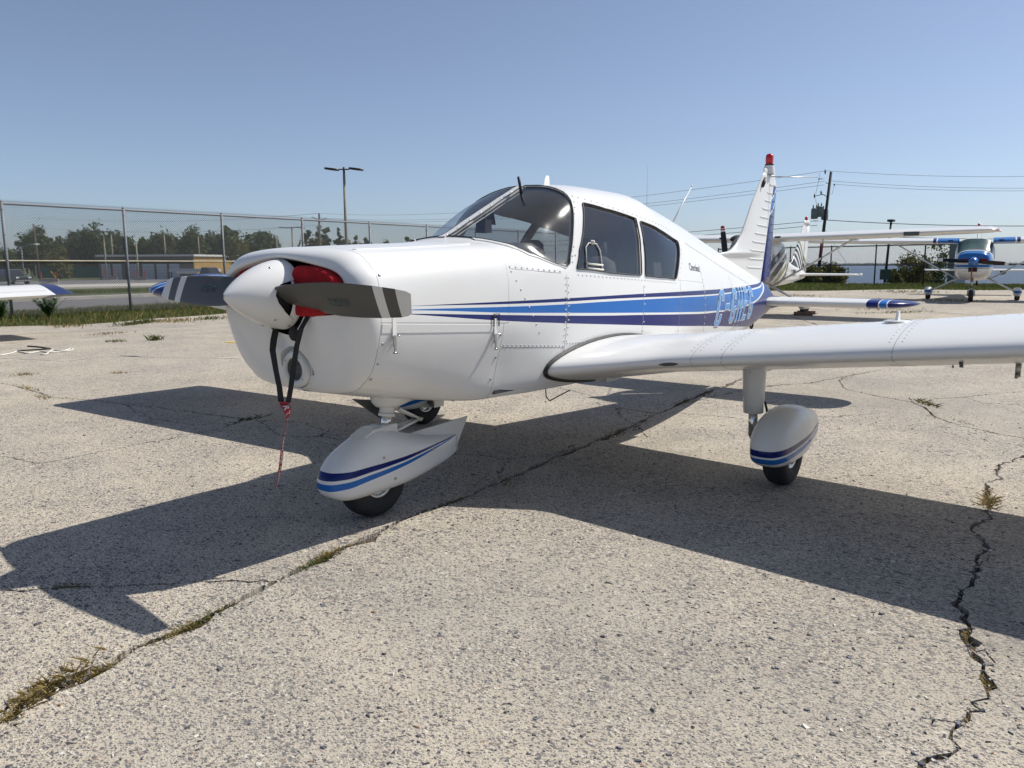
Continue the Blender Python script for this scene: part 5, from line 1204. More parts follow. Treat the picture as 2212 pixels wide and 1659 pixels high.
def tree(name, label, base, h, w, mat='leaf_dark', clumps=70, per=46, leaf=.34, trunk=.25, group=None, sparse=1.0, low=.0):
    TC[0] += 1; g = np.random.default_rng(100+TC[0]); root = thing(name, label, 'tree' if 'bush' not in name else 'bush', tuple(base), 0, group)
    ch = h*(1-low-.12); cz = h-ch/2
    th = g.uniform(0, 2*math.pi, clumps); u = g.uniform(-1, 1, clumps); r = g.uniform(.25, 1.0, clumps)**.5
    C = np.stack([r*np.sqrt(1-u**2)*np.cos(th)*w, r*np.sqrt(1-u**2)*np.sin(th)*w, cz+r*u*ch/2], 1)
    C[:, 2] += g.normal(0, .05*h, clumps); C[:, 0] += g.normal(0, .06*w, clumps)
    sc = g.uniform(.10, .22, clumps)*min(w, ch/2*1.2)*sparse
    V, F = leaf_cards(C, leaf, per, sc, TC[0]); fast_mesh('crown', V, F, mat, root)
    mb = MB(); mb.tube([(0, 0, -.2), (g.normal(0, .1), 0, h*.3), (g.normal(0, .3), g.normal(0, .2), h*.62)], [trunk, trunk*.8, trunk*.35], 8); tr = mb.build('trunk', 'bark', root)
    mb = MB()
    for k in range(7):
        c = C[g.integers(clumps)]; z0 = h*g.uniform(.22, .5); mb.tube([(0, 0, z0), (c[0]*.45, c[1]*.45, (z0+c[2])/2+.1), tuple(c)], [trunk*.45, trunk*.25, trunk*.08], 5)
    mb.build('limb', 'bark', tr)['kind'] = 'stuff'
    return root
def tree_px(name, label, u, halfu, vtop, dep, **kw):
    p = foot(u, dep); zt = z_at(vtop, dep, u); return tree(name, label, p, zt-p[2], halfu*dep/1688.5, **kw)
GT = 'trees behind the garages'
rows = [(330, 130, 470, 150, 'leaf_dark', 'broad dark tree at the left, just right of the tall utility pole'), (560, 115, 535, 160, 'leaf_dark', 'lower dark tree between the broad left tree and the garages'), (705, 110, 492, 156, 'leaf_blue', 'grey-green tree left of the lamp post at the garages'),
        (840, 120, 462, 150, 'leaf_dark', 'tallest dark tree above the left end of the garage roof'), (1000, 105, 490, 158, 'leaf_blue', 'grey-green tree behind the left garage doors'), (1115, 80, 535, 160, 'leaf_dark', 'small dark tree right behind the second fence post'),
        (1262, 85, 545, 158, 'leaf_dark', 'low dark tree in the dip above the garage roof'), (1415, 110, 478, 156, 'leaf_blue', 'wide grey-green tree above the middle garages'), (1560, 110, 500, 160, 'leaf_dark', 'dark round tree above the garages, left of the tallest pair'),
        (1690, 112, 462, 152, 'leaf_dark', 'tall dark tree above the corner of the tan wall'), (1835, 95, 500, 158, 'leaf_blue', 'grey-green tree left of the third fence post'), (1995, 95, 435, 146, 'leaf_dark', 'tall pointed dark tree right of the third fence post'), (60, 115, 648, 170, 'leaf_dark', 'low distant tree clump at the far left edge')]
for x, hw, top, dep, mt, lab in rows: tree_px('leafy_tree', lab, x*.248, hw*.248, 384+top*.248, dep, mat=mt, clumps=105, per=70, leaf=.30, group=GT, low=-.08)
tree_px('leafy_tree', 'round dense dark tree behind the nose of the near airplane', 568, 36, 502, 140, mat='leaf_dark', clumps=90, per=56, leaf=.36, group=GT, low=-.05)
tree_px('yellowing_bush', 'yellow-green bush on the lawn below the dark trees', 129, 24, 545, 135, mat='leaf_olive', clumps=40, per=40, leaf=.3, low=-.1)
tree_px('sparse_tree', 'thin olive tree standing in front of the tan garage wall', 519, 30, 520, 100, mat='leaf_olive', clumps=60, per=26, leaf=.18, trunk=.11, sparse=.9, low=.12)
for x, hw, top, mt, sp, lab in [(685, 62, 965, 'leaf_dark', .8, 'small airy tree left of the wooden pole above the cowl'), (865, 95, 895, 'leaf_blue', .7, 'tall thin-topped tree around the wooden pole above the cowl'), (1065, 42, 958, 'leaf_blue', .6, 'narrow thin tree beside the tall twin-headed lamp post'), (1290, 80, 1050, 'leaf_olive', 1, 'low olive tree just right of the tall lamp post'), (1405, 75, 1046, 'leaf_dark', 1, 'low dark tree at the fifth fence post'), (1630, 100, 1086, 'leaf_dark', 1, 'low dark hedge-like tree far right of the fifth fence post'), (1950, 50, 1035, 'leaf_dark', 1, 'small dark tree at the foot of the windshield'), (800, 190, 1072, 'leaf_olive', 1, 'wide olive thicket above the cowl'), (1120, 110, 1085, 'leaf_dark', 1, 'dark thicket behind the tall lamp post')]:
    u, v = PU(x, top); tree_px('roadside_tree', lab, u, hw*.1736, v, 115, mat=mt, clumps=46 if sp == 1 else 22, per=44 if sp == 1 else 26, leaf=.26, trunk=.14, sparse=sp, low=-.05 if sp == 1 else .25)
# shore bushes behind the lakeside fence
for (x0, x1, top, dep, mt, lab) in [(1735, 2120, 560, 48, 'leaf_olive', 'olive-green tree behind the fence, left of the blue-nosed airplane'), (1980, 2330, 505, 49, 'leaf_dark', 'tall dark tree behind the blue-nosed airplane'), (1655, 1800, 745, 46, 'leaf_olive', 'low olive bush at the foot of the far fence, left part'), (640, 900, 700, 46, 'leaf_olive', 'low yellow-green bush below the striped airplane tail'), (880, 1170, 690, 47, 'leaf_olive', 'low yellow-green bush just right of the utility pole foot')]:
    u0, v = DU(x0, top); u1, _ = DU(x1, top); tree_px('shore_bush', lab, (u0+u1)/2, (u1-u0)/2, v, dep, mat=mt, clumps=130, per=60, leaf=.09, trunk=.08, low=-.12)
tree_px('shore_bush', 'small dark round bush under the right wing of the blue-nosed airplane', 2165, 11, 583, 46, mat='leaf_dark', clumps=30, per=50, leaf=.12, low=-.1, trunk=.06)
# ---- verge grass along the left fence and tufts in the cracks
def blades(P, h, lean, w, seed):
    g = np.random.default_rng(seed); n = len(P); th = g.uniform(0, 2*math.pi, n); hh = h*g.uniform(.5, 1.25, n); ll = lean*hh*g.uniform(.2, 1.2, n); ww = w*g.uniform(.6, 1.3, n)
    dx = np.stack([np.cos(th), np.sin(th), np.zeros(n)], 1); sx = np.stack([-np.sin(th), np.cos(th), np.zeros(n)], 1)*ww[:, None]/2
    up = np.stack([np.zeros(n), np.zeros(n), hh], 1); m = P+dx*ll[:, None]*.35+up*.6; t = P+dx*ll[:, None]+up
    V = np.stack([P-sx, P+sx, m+sx*.8, t, m-sx*.8], 1).reshape(-1, 3); F = np.arange(n*5).reshape(n, 5); return V, F
E_ = np.array(edgeL); g = np.random.default_rng(5)
def verge_pts(n, x0, x1, dens_near=1.0):
    x = g.uniform(x0, x1, n); ye = np.interp(x, E_[np.argsort(E_[:, 0]), 0], E_[np.argsort(E_[:, 0]), 1]); y = ye+(Y[1138]-ye)*g.uniform(0, 1, n)**1.0-.15
    return np.stack([x, y, land_z(x, y)], 1)
P = verge_pts(46000, -3, 30); V, F = blades(P, .11, .6, .012, 1); tag(fast_mesh('verge_grass', V, F, 'grass_blades', None), 'rough green grass along the foot of the left fence', 'grass', None, 'stuff')
P = verge_pts(4000, -3, 30); P[:, 1] -= np.abs(g.normal(0, .5, len(P)))*(P[:, 1] < 20); V, F = blades(P, .20, .45, .006, 2); tag(fast_mesh('dry_verge_grass', V, F, 'dry_blades', None), 'tall dry straw stalks among the grass at the left fence', 'grass', None, 'stuff')
x = g.uniform(-10, 60, 26000); y = Y[1010]+(Y[984]-Y[1010])*g.uniform(0, 1, 26000); V, F = blades(np.stack([x, y, land_z(x, y)], 1), .14, .6, .03, 3); tag(fast_mesh('median_grass', V, F, 'grass_blades', None), 'narrow green grass strip across the road', 'grass', None, 'stuff')
Er = np.array(edgeR); ey = np.argsort(Er[:, 1]); y = g.uniform(-8, 22, 32000); x = np.interp(y, Er[ey, 1], Er[ey, 0])+g.uniform(-.3, 11, 32000); V, F = blades(np.stack([x, y, land_z(x, y)], 1), .13, .6, .03, 4); tag(fast_mesh('lakeside_grass', V, F, 'grass_blades', None), 'grass band before the lakeside fence', 'grass', None, 'stuff')
# tufts rooted in the joints: (photo px, spread m, blades, height, dry)
TU = [(30, 1545, .12, 260, .07, 1), (85, 1495, .14, 420, .09, 0), (130, 1470, .10, 240, .06, 1), (215, 1445, .08, 200, .05, 1), (330, 1380, .07, 120, .05, 1), (395, 1362, .10, 330, .06, 0), (440, 1335, .09, 300, .06, 0), (470, 1320, .06, 120, .05, 0), (588, 1254, .06, 200, .04, 1), (680, 1218, .09, 320, .06, 0), (720, 1192, .09, 380, .06, 0), (755, 1180, .08, 160, .05, 1), (150, 1266, .08, 160, .06, 1), (850, 1142, .06, 170, .05, 0), (925, 1106, .07, 170, .05, 0), (990, 1080, .08, 220, .05, 1), (1090, 1040, .08, 200, .05, 0), (1330, 935, .15, 200, .05, 1), (1480, 868, .15, 220, .06, 0), (1520, 852, .15, 200, .06, 1),
      (2135, 1085, .09, 260, .08, 0), (2135, 1060, .05, 90, .05, 1), (2085, 1345, .05, 160, .03, 1), (2090, 1365, .06, 220, .03, 1), (2105, 1425, .05, 130, .03, 1), (2132, 1470, .05, 160, .035, 0), (2120, 1500, .05, 120, .03, 1), (2090, 1552, .07, 170, .03, 1), (2055, 1615, .06, 120, .03, 0), (2000, 1645, .05, 80, .03, 1), (2122, 1190, .05, 70, .03, 0),
      (335, 735, .12, 140, .16, 0), (250, 738, .16, 120, .08, 0), (60, 838, .2, 200, .07, 1), (90, 858, .15, 170, .06, 1), (150, 862, .15, 150, .05, 1), (300, 872, .12, 100, .05, 1), (540, 906, .12, 150, .08, 0), (690, 942, .12, 140, .05, 0), (255, 806, .12, 120, .05, 1), (50, 810, .12, 100, .06, 1), (2000, 872, .14, 160, .10, 0), (2015, 900, .1, 90, .05, 1), (1905, 858, .12, 80, .04, 1), (1830, 815, .25, 260, .05, 1), (1750, 828, .25, 200, .05, 1), (1640, 838, .2, 160, .05, 0), (2080, 912, .12, 140, .05, 0),
      (300, 700, .5, 420, .16, 0), (380, 695, .5, 260, .14, 1), (450, 690, .4, 200, .14, 0), (520, 686, .4, 160, .12, 1), (150, 706, .3, 120, .16, 1), (240, 722, .3, 100, .10, 1), (1900, 668, .9, 300, .10, 1), (1940, 676, .7, 260, .10, 0), (1800, 650, .9, 260, .12, 1), (1730, 640, .9, 200, .12, 0), (2060, 650, 1.0, 260, .12, 1), (1965, 632, 1.4, 300, .15, 0), (2150, 700, .5, 220, .10, 1), (2185, 720, .4, 140, .08, 1)]
VV = {0: [], 1: []}
for i, (u, v, sp, n, h, dry) in enumerate(TU):
    near4 = np.linalg.norm(at_g(u, v)[:2]-CAMP[:2]) < 4.2; n = int(n*(.45 if near4 else .6)); sp = sp*(.8 if near4 else 1); dry = 1 if np.linalg.norm(at_g(u, v)[:2]-CAMP[:2]) < 6 and i % 3 else dry; h = h*(.38 if near4 else .42) if np.linalg.norm(at_g(u, v)[:2]-CAMP[:2]) < 11 else h*.7; c = at_g(u, v); q = g.normal(0, 1, (n, 2))*sp*.5
    dd = min(((np.linalg.norm(Pc-c[:2], axis=1).min(), k) for k, (Pc, _, _) in enumerate(CRW))); Pc, nc, _ = CRW[dd[1]]; j = int(np.argmin(np.linalg.norm(Pc-c[:2], axis=1))); tdir = np.array([-nc[j][1], nc[j][0]])
    if dd[0] < .4: q = tdir[None, :]*g.normal(0, 1, n)[:, None]*sp*.8+nc[j][None, :]*g.normal(0, 1, n)[:, None]*sp*.16
    VV[dry].append((np.column_stack([c[0]+q[:, 0], c[1]+q[:, 1], np.full(n, -.015+float(apron_z(c[0])))]), h, i))
for dry, mt, nm, lab in ((0, 'grass_blades', 'joint_grass', 'green grass tufts growing in the concrete joints'), (1, 'dry_blades', 'dry_joint_grass', 'dry yellow-brown tufts growing in the concrete joints')):
    Vs, Fs, b = [], [], 0
    for P, h, i in VV[dry]:
        nr_ = np.linalg.norm(P[0, :2]-CAMP[:2]) < 9; V, F = blades(P, h, 2.0 if nr_ else .9, .0032 if nr_ else .010, 50+i); Vs.append(V); Fs.append(F+b); b += len(V)
    tag(fast_mesh(nm, np.concatenate(Vs), np.concatenate(Fs), mt, None), lab, 'grass', None, 'stuff')
# leafy weeds at the fence foot
def weed(u, v, h, w, n, lab, seed):
    g2 = np.random.default_rng(seed); c = at_z(u, v); root = thing('leafy_weed', lab, 'plant', (c[0], c[1], 0)); V = []; F = []; mb = MB()
    for k in range(n):
        a = g2.uniform(0, 6.28); top = np.array([math.cos(a)*w*g2.uniform(.1, 1), math.sin(a)*w*g2.uniform(.1, 1), h*g2.uniform(.5, 1)]); mb.tube([(0, 0, 0), top*[.5, .5, .6], top], [.008, .006, .003], 5)
        for j in range(9):
            t = g2.uniform(.25, 1); p = top*[t, t, t]; b = g2.uniform(0, 6.28); d = np.array([math.cos(b), math.sin(b), g2.uniform(-.2, .6)])*g2.uniform(.06, .13); s = np.array([-math.sin(b), math.cos(b), 0])*.028; i0 = len(V); V += [p, p+d*.5+s, p+d, p+d*.5-s]; F.append((i0, i0+1, i0+2, i0+3))
    mb.build('stem', 'weed_leaf', root)['kind'] = 'stuff'; mb = MB(); mb.add(V, F); mb.build('foliage', 'weed_leaf', root, recalc=False)
weed(106, 686, .75, .45, 46, 'bushy green leafy weed right of the leftmost fence post', 1); weed(0, 690, .7, .4, 34, 'green leafy weed cut by the left picture edge', 2)
# ---- garages
plain('tan_brick', (.62, .42, .16), .85, var=.2, scale=4); plain('brown_fascia', (.095, .08, .062), .8, var=.2); plain('roof_trim', (.62, .61, .57), .6); plain('door_grey', (.42, .46, .52), .6, var=.06); plain('pier_brick', (.16, .13, .10), .85, var=.2)
dep = 128.0; c0 = foot(862*.248, dep); c1 = foot(1690*.248, dep-2); c2 = foot(2235*.248, dep+14)
gb = thing('garage_building', 'long low storage garage with brown fascia, grey roller doors and tan ribbed end wall', 'building', tuple(c0)); gz = min(c0[2], c1[2])-.0
def wall_pt(a, b, t, z): return np.array([a[0]+(b[0]-a[0])*t-c0[0], a[1]+(b[1]-a[1])*t-c0[1], z-c0[2]])
zt = z_at(384+668*.248, dep); zf = z_at(384+735*.248, dep); zr = z_at(384+685*.248, dep)
def wall_quad(nm, a, b, t0, t1, z0, z1, mat, off=0.0, th=.15, par=None):
    d = np.array([b[0]-a[0], b[1]-a[1]]); d /= np.linalg.norm(d); n = np.array([d[1], -d[0], 0]); P = [wall_pt(a, b, t0, z0), wall_pt(a, b, t1, z0), wall_pt(a, b, t1, z1), wall_pt(a, b, t0, z1)]
    mb = MB(); V = [p+n*off for p in P]+[p+n*(off-th) for p in P]; mb.add(V, [(0, 1, 2, 3), (7, 6, 5, 4), (0, 4, 5, 1), (1, 5, 6, 2), (2, 6, 7, 3), (3, 7, 4, 0)]); return mb.build(nm, mat, par or gb)
wall_quad('front_wall', c0, c1, 0, 1, gz-.5, zf, 'pier_brick', 0); wall_quad('fascia', c0, c1, -.004, 1.0, zf, zr, 'brown_fascia', .25, .4)
wall_quad('end_wall', c1, c2, 0, 1, gz-.5, zr, 'tan_brick', 0)
for k in np.linspace(.01, .99, 60): wall_quad('rib', c1, c2, k-.003, k+.003, gz-.4, zr-.05, 'tan_brick', .07, .06)
mb = MB(); cs = [np.array([p[0]-c0[0], p[1]-c0[1]]) for p in (c0, c1, c2, c2+(c0-c1))]; ctr = sum(cs)/4; cs = [p+(p-ctr)/np.linalg.norm(p-ctr)*.45 for p in cs]
mb.add([(p[0], p[1], zr-c0[2]) for p in cs]+[(p[0], p[1], zt-c0[2]) for p in cs], [(0, 1, 2, 3), (4, 5, 6, 7), (0, 1, 5, 4), (1, 2, 6, 5), (2, 3, 7, 6), (3, 0, 4, 7)]); mb.build('roof', 'roof_trim', gb)
for a, b in [(882, 962), (985, 1062), (1108, 1208), (1245, 1345), (1368, 1455), (1480, 1565)]:
    t0, t1 = (a-862)/828, (b-862)/828; zd = z_at(384+748*.248, dep); dr = wall_quad('roller_door', c0, c1, t0, t1, gz, zd, 'door_grey', .06, .1)
    for j in range(1, 5): wall_quad('door_rib', c0, c1, t0, t1, gz+(zd-gz)*j/5-.02, gz+(zd-gz)*j/5+.02, 'galvanised', .09, .03, dr)
# carport with pale sign band
cp_ = foot(1700*.248, 112); CPt = thing('carport', 'flat grey carport roof on thin posts before the tan wall', 'carport', tuple(cp_))
rdir = CR[:2]/np.linalg.norm(CR[:2]); rd = np.array([rdir[0], rdir[1], 0]); fd = np.array([-rdir[1], rdir[0], 0])
zc0 = z_at(384+817*.248, 112)-cp_[2]; zc1 = z_at(384+792*.248, 112)-cp_[2]; kx = 112/1688.5
def obox(mb, c, du, dv, z0, z1):
    V = [np.array([0, 0, z])+c+rd*a+fd*b for z in (z0, z1) for a, b in ((-du, -dv), (du, -dv), (du, dv), (-du, dv))]; mb.add(V, [(3, 2, 1, 0), (4, 5, 6, 7), (0, 1, 5, 4), (1, 2, 6, 5), (2, 3, 7, 6), (3, 0, 4, 7)]); return mb
obox(MB(), rd*0, 43*kx, 2.2, zc0, zc1).build('canopy_roof', 'door_grey', CPt); obox(MB(), rd*(-6*kx)+fd*-2.25, 22*kx, .04, zc0-.25, zc0+.1).build('sign_band', 'roof_trim', CPt)
for a in (-40, -14, 14, 40): obox(MB(), rd*(a*kx)+fd*-1.9, .06, .06, 0, zc0).build('carport_post', 'black_steel', CPt)
# ---- vehicles
plain('car_black', (.012, .013, .015), .25, coat=.8, var=.05); plain('car_teal', (.03, .055, .06), .25, coat=.8, var=.05); plain('lamp_white', (.75, .75, .72), .2); plain('car_glass', (.02, .025, .03), .05, spec=.8, var=.02)
def car(name, label, p, yaw, col, L=4.6, Wd=1.85, Hh=1.75, pickup=False):
    root = thing(name, label, 'car' if not pickup else 'pickup truck', tuple(p), yaw)
    prof = [(-L/2, .45), (-L/2, .95), (-L/2+.15, 1.02), (L/2-1.15, 1.05), (L/2-.1, .95), (L/2, .85), (L/2, .42), (L/2-.1, .36), (-L/2+.1, .36)]
    R = []
    for k, y in ((.93, -Wd/2), (1.0, -Wd/2+.12), (1.0, Wd/2-.12), (.93, Wd/2)): R.append([(a*(.985 if k < 1 else 1), y, .36+(b-.36)*k) for a, b in prof])
    mb = MB(); mb.loft(R, True, True, True, smooth=False); mb.build('body', col, root)
    c0_, c1_ = (-.35, L/2-1.25) if pickup else (-L/2+.1, L/2-1.25); cab = [(c0_, 1.0), (c0_+.18, Hh-.05), (c0_+.35, Hh), (c1_-.75, Hh), (c1_-.6, Hh-.03), (c1_, 1.04)]
    R = [[(a, y*(.78 if b > 1.3 else .97), b) for a, b in cab] for y in (-Wd/2, Wd/2)]
    mb = MB(); mb.loft(R, True, True, True, smooth=False); mb.build('cabin', col, root)
    for sd in (-1, 1):
        for w0, w1 in ((.06, .48), (.52, .86)):
            x0, x1 = c0_+(c1_-c0_)*w0+.15, c0_+(c1_-c0_)*w1-.05; mb = MB(); yb, yt = sd*(Wd/2*.95), sd*(Wd/2*.80)
            mb.add([(x0, yb*1.012, 1.1), (x1+.1, yb*1.012, 1.1), (x1-.12, yt*1.02, Hh-.14), (x0+.08, yt*1.02, Hh-.14)], [(0, 1, 2, 3)]); mb.build('side_window', 'car_glass', root)
    mb = MB(); mb.add([(c1_+.012, -Wd*.43, 1.1), (c1_+.012, Wd*.43, 1.1), (c1_-.53, Wd*.37, Hh-.09), (c1_-.53, -Wd*.37, Hh-.09)], [(0, 1, 2, 3)]); mb.build('windscreen', 'car_glass', root)
    for sx in (-L/2+.85, L/2-.9):
        for sd in (-1, 1):
            wh = MB(); wh.lathe([(-.11, .0005), (-.11, .2), (-.1, .33), (.1, .33), (.11, .2), (.11, .0005)], (sx, sd*(Wd/2-.11), .34), 'y', 20); o = wh.build('wheel', 'tyre', root); wh = MB(); wh.lathe([(.0, .19), (.012*sd, .185), (.02*sd, .0005)], (sx, sd*(Wd/2), .34), 'y', 16); wh.build('rim', 'steel', o)
    for sd in (-1, 1):
        mb = MB(); mb.box((L/2+.005, sd*Wd*.36, .82), (.06, .30, .16)); mb.build('headlight', 'lamp_white', root)
        mb = MB(); mb.box((c1_-.05, sd*(Wd/2+.09), 1.12), (.08, .16, .13)); mb.build('door_mirror', col, root)
    mb = MB(); mb.box((L/2+.01, 0, .72), (.05, .9, .22)); mb.build('grille', 'dark', root); mb = MB(); mb.box((L/2+.03, 0, .48), (.1, Wd*.92, .16)); mb.build('bumper', 'steel', root)
    return root
p = foot(95*.248, 88); car('parked_suv', 'dark teal sport utility car behind the leftmost fence post', p, math.atan2(rd[1], rd[0])-.5, 'car_teal')
p = foot(1800*.248, 104); car('parked_pickup', 'black pickup truck under the carport roof', p, math.atan2(rd[1], rd[0])-.42, 'car_black', 5.6, 1.95, 1.85, True)
# ---- concrete barriers with orange-red marker stakes
plain('barrier_concrete', (.30, .28, .25), .9, var=.25, scale=3, bump=.4); plain('marker_red', (.62, .06, .04), .6)
for x, base, w, lab in [(120, 925, 130, 'concrete traffic barrier beside the dark teal car'), (428, 930, 150, 'concrete traffic barrier on the lawn edge with a leaning yellow stick'), (965, 905, 105, 'concrete traffic barrier at the foot of the garage lamp post'), (1222, 912, 110, 'concrete traffic barrier at the middle garage doors')]:
    q = on_land(*LU(x, base)); dd = float((q-CAMP)@CF); k = dd/1688.5*.248; B = thing('traffic_barrier', lab, 'barrier', tuple(q), math.atan2(rd[1], rd[0])+.25, 'concrete barriers in the parking lot')
    Lh = w*k*.5; R = [[(x_, -.30, 0), (x_, -.26, .1), (x_, -.12, .3), (x_, -.09, 50*k), (x_, .09, 50*k), (x_, .12, .3), (x_, .26, .1), (x_, .30, 0)] for x_ in (-Lh, Lh)]
    mb = MB(); mb.loft(R, True, True, True, smooth=False); mb.build('barrier_body', 'barrier_concrete', B)
    for sx in (-.75, .75): mb = MB(); mb.box((sx*Lh, 0, 75*k), (.09, .09, 56*k)); mb.build('marker_stake', 'marker_red', B)
    if x == 428: mb = MB(); mb.tube([(Lh*.35, -.15, 115*k), (Lh*.8, -.12, 55*k)], .035, 6); mb.build('leaning_stick', 'yellow_paint', B)
# ---- white kiosk, green windscreen net
q = foot(290*.248*.255+0, 150); q = foot(72, 150); KI = thing('white_kiosk', 'small white kiosk with a peaked roof behind the dark teal car', 'kiosk', tuple(q)); mb = MB()
for a in (-1, 1):
    for b in (-1, 1): obox(MB(), rd*a*1.2+fd*b*1.2, .1, .1, 0, 2.6).build('kiosk_post', 'roof_trim', KI)
V = [rd*a*1.7+fd*b*1.7+np.array([0, 0, 2.6]) for a, b in ((-1, -1), (1, -1), (1, 1), (-1, 1))]+[np.array([0, 0, 3.7])]; mb.add(V, [(0, 1, 4), (1, 2, 4), (2, 3, 4), (3, 0, 4), (3, 2, 1, 0)]); mb.build('kiosk_roof', 'roof_trim', KI)
plain('green_net', (.03, .12, .10), .9, var=.2); q = foot(155, 142); GN = thing('netted_fence', 'low teal-green netted court fence on the lawn', 'fence', tuple(q))
obox(MB(), rd*0, 5.6, .03, .1, 2.1).build('net', 'green_net', GN)
for a in np.linspace(-5.6, 5.6, 6): obox(MB(), rd*a+fd*.06, .05, .05, 0, 2.3).build('net_post', 'black_steel', GN)
# ---- poles, lamps, wires
plain('wood_pole', (.13, .105, .08), .9, var=.25, scale=4); plain('dark_pole', (.03, .028, .026), .8, var=.3); plain('lamp_bronze', (.035, .028, .022), .5, .3); plain('concrete_pole', (.30, .265, .20), .85, var=.12); plain('transformer_grey', (.16, .185, .18), .5, var=.1); plain('wire_dark', (.02, .02, .025), .6); plain('wire_grey', (.12, .13, .15), .6); plain('insulator', (.05, .05, .055), .3)
def pole(name, label, cat, u, vtop, dep, r0, r1, mat, u_top=None, group=None):
    p = foot(u, dep); zt_ = z_at(vtop, dep, u)-p[2]; root = thing(name, label, cat, tuple(p), 0, group); off = rd*((u_top-u)*dep/1688.5 if u_top else 0)
    mb = MB(); mb.tube([(0, 0, -.3), tuple(off+np.array([0, 0, zt_]))], [r0, r1], 10); mb.build('shaft', mat, root); return root, off+np.array([0, 0, zt_])
def twin_lamp(label, u, vtop, dep, arm, r, mat='concrete_pole', ang=.12):
    root, t = pole('lamp_post', label, 'lamp post', u, vtop, dep, r, r*.75, mat); o = MB(); o.tube([t, t+[0, 0, .5]], r*.62, 8); o.build('pole_cap', 'lamp_bronze', root)
    for sg in (-1, 1):
        a = t+[0, 0, .33]; mb = MB(); mb.tube([a, a+rd*sg*arm*.3], .05, 6); mb.build('lamp_arm', 'lamp_bronze', root)
        mb = MB(); c = a+rd*sg*arm*.68; 
        R = []
        for k in np.linspace(-1, 1, 7):
            wv = .28*math.sqrt(max(.05, 1-k*k*.9)); R.append([c+rd*k*arm*.40+fd*wv*x_+np.array([0, 0, y_+.05*sg*0-ang*k*arm*.4*(1)]) for x_, y_ in ((-1, -.05), (1, -.05), (.8, .09), (-.8, .09))])
        mb.loft(R, True, True, True); mb.build('lamp_head', 'lamp_bronze', root)
    return root
twin_lamp('tall concrete lamp post with two flat lamp heads, centre of the sky', 750, 379, 60, 1.35, .13)
twin_lamp('smaller twin-headed lamp post seen at the fourth fence post', 634, 497, 130, 2.0, .16)
twin_lamp('twin-headed lamp post in front of the left garage door', 229, 506, 118, 1.5, .13)
UPG = 'wooden utility poles along the road'
root, t = pole('utility_pole', 'tall wooden utility pole with cross-arm at the left, before the broad tree', 'utility pole', 84, 485, 120, .16, .12, 'wood_pole', 81, UPG); obox(MB(), t+[0, 0, -1.2], 1.0, .06, -.06, .06).build('cross_arm', 'wood_pole', root)
root, tl = pole('utility_pole', 'wooden utility pole left of the tall twin-headed lamp post', 'utility pole', 693-3, 462, 104, .17, .13, 'wood_pole', 694, UPG)
for dz, a in ((-.9, 1.1), (-2.3, .5)): mb = MB(); mb.tube([tl+[0, 0, dz], tl+rd*a*.9+[0, 0, dz+.25]], .045, 5); mb.tube([tl+[0, 0, dz], tl-rd*a*.9+[0, 0, dz+.45]], .045, 5); mb.build('bracket', 'insulator', root)
TL = foot(690, 104)+tl
for x, top, dep_, lab in [(990, 500, 145, 'thin pole rising behind the garage roof, left one'), (1448, 500, 150, 'thin pole above the middle garages'), (1742, 512, 150, 'thin pole above the tan garage wall'), (1200, 555, 112, 'plain wooden pole before the middle garage doors')]: pole('roadside_pole', lab, 'pole', x*.248, 384+top*.248, dep_, .13, .10, 'concrete_pole')
u_, v_ = PU(297, 1030); pole('roadside_pole', 'short pole beside the round dark tree above the nose', 'pole', u_, v_, 110, .11, .09, 'concrete_pole')
root, t = pole('street_lamp', 'curved-arm street lamp at the far left behind the fence', 'street lamp', 50, 536, 105, .09, .07, 'galvanised'); mb = MB(); mb.tube([t, t+rd*.9+[0, 0, .45], t+rd*1.9+[0, 0, .55]], .05, 6); mb.build('lamp_arm', 'galvanised', root); mb = MB(); mb.box(tuple(t+rd*2.1+[0, 0, .52]), (.6, .6, .16)); mb.build('lamp_head', 'roof_trim', root)
# big dark pole with transformers
dp = 48.0; bu, bv = KU(952, 885); root, t = pole('transformer_pole', 'leaning dark utility pole with three grey transformers near the lake', 'utility pole', bu, KU(1003, 205)[1], dp, .115, .08, 'dark_pole', KU(1006, 200)[0]); PB = foot(bu, dp)
def pp(x, y, dd=0.0): u, v = KU(x, y); return at_depth(u, v, dp+dd)-PB
for x, y, dd in ((938, 450, -.3), (968, 438, -.35), (1000, 455, .3)):
    c = pp(x, y, dd); mb = MB(); mb.lathe([(-.31, .0005), (-.31, .19), (-.28, .205), (.27, .205), (.31, .18), (.34, .0005)], tuple(c), 'z', 18); tr = mb.build('transformer', 'transformer_grey', root)
    for sg in (-.1, .1): mb = MB(); mb.lathe([(.31, .035), (.37, .045), (.41, .025), (.45, .045), (.51, .02), (.54, .0005)], tuple(c+rd*sg), 'z', 8); mb.build('bushing', 'insulator', tr)
for (x0, y0, x1, y1, nm) in ((965, 240, 1000, 236, 'line_arm'), (940, 343, 1005, 330, 'cutout_arm'), (1005, 260, 1022, 268, 'line_arm'), (985, 330, 1018, 350, 'cutout_arm')):
    mb = MB(); mb.tube([pp(x0, y0), pp(x1, y1)], .022, 6); mb.build(nm, 'insulator', root)
for x, y, h_ in ((938, 342, 28), (978, 322, 26), (1017, 350, 26), (1003, 195, 30), (1033, 254, 12), (1058, 274, 12), (965, 240, 8)):
    mb = MB(); mb.tube([pp(x, y-h_/2), pp(x, y), pp(x, y+h_/2)], [.025, .055, .025], 6); mb.build('insulator', 'insulator', root)
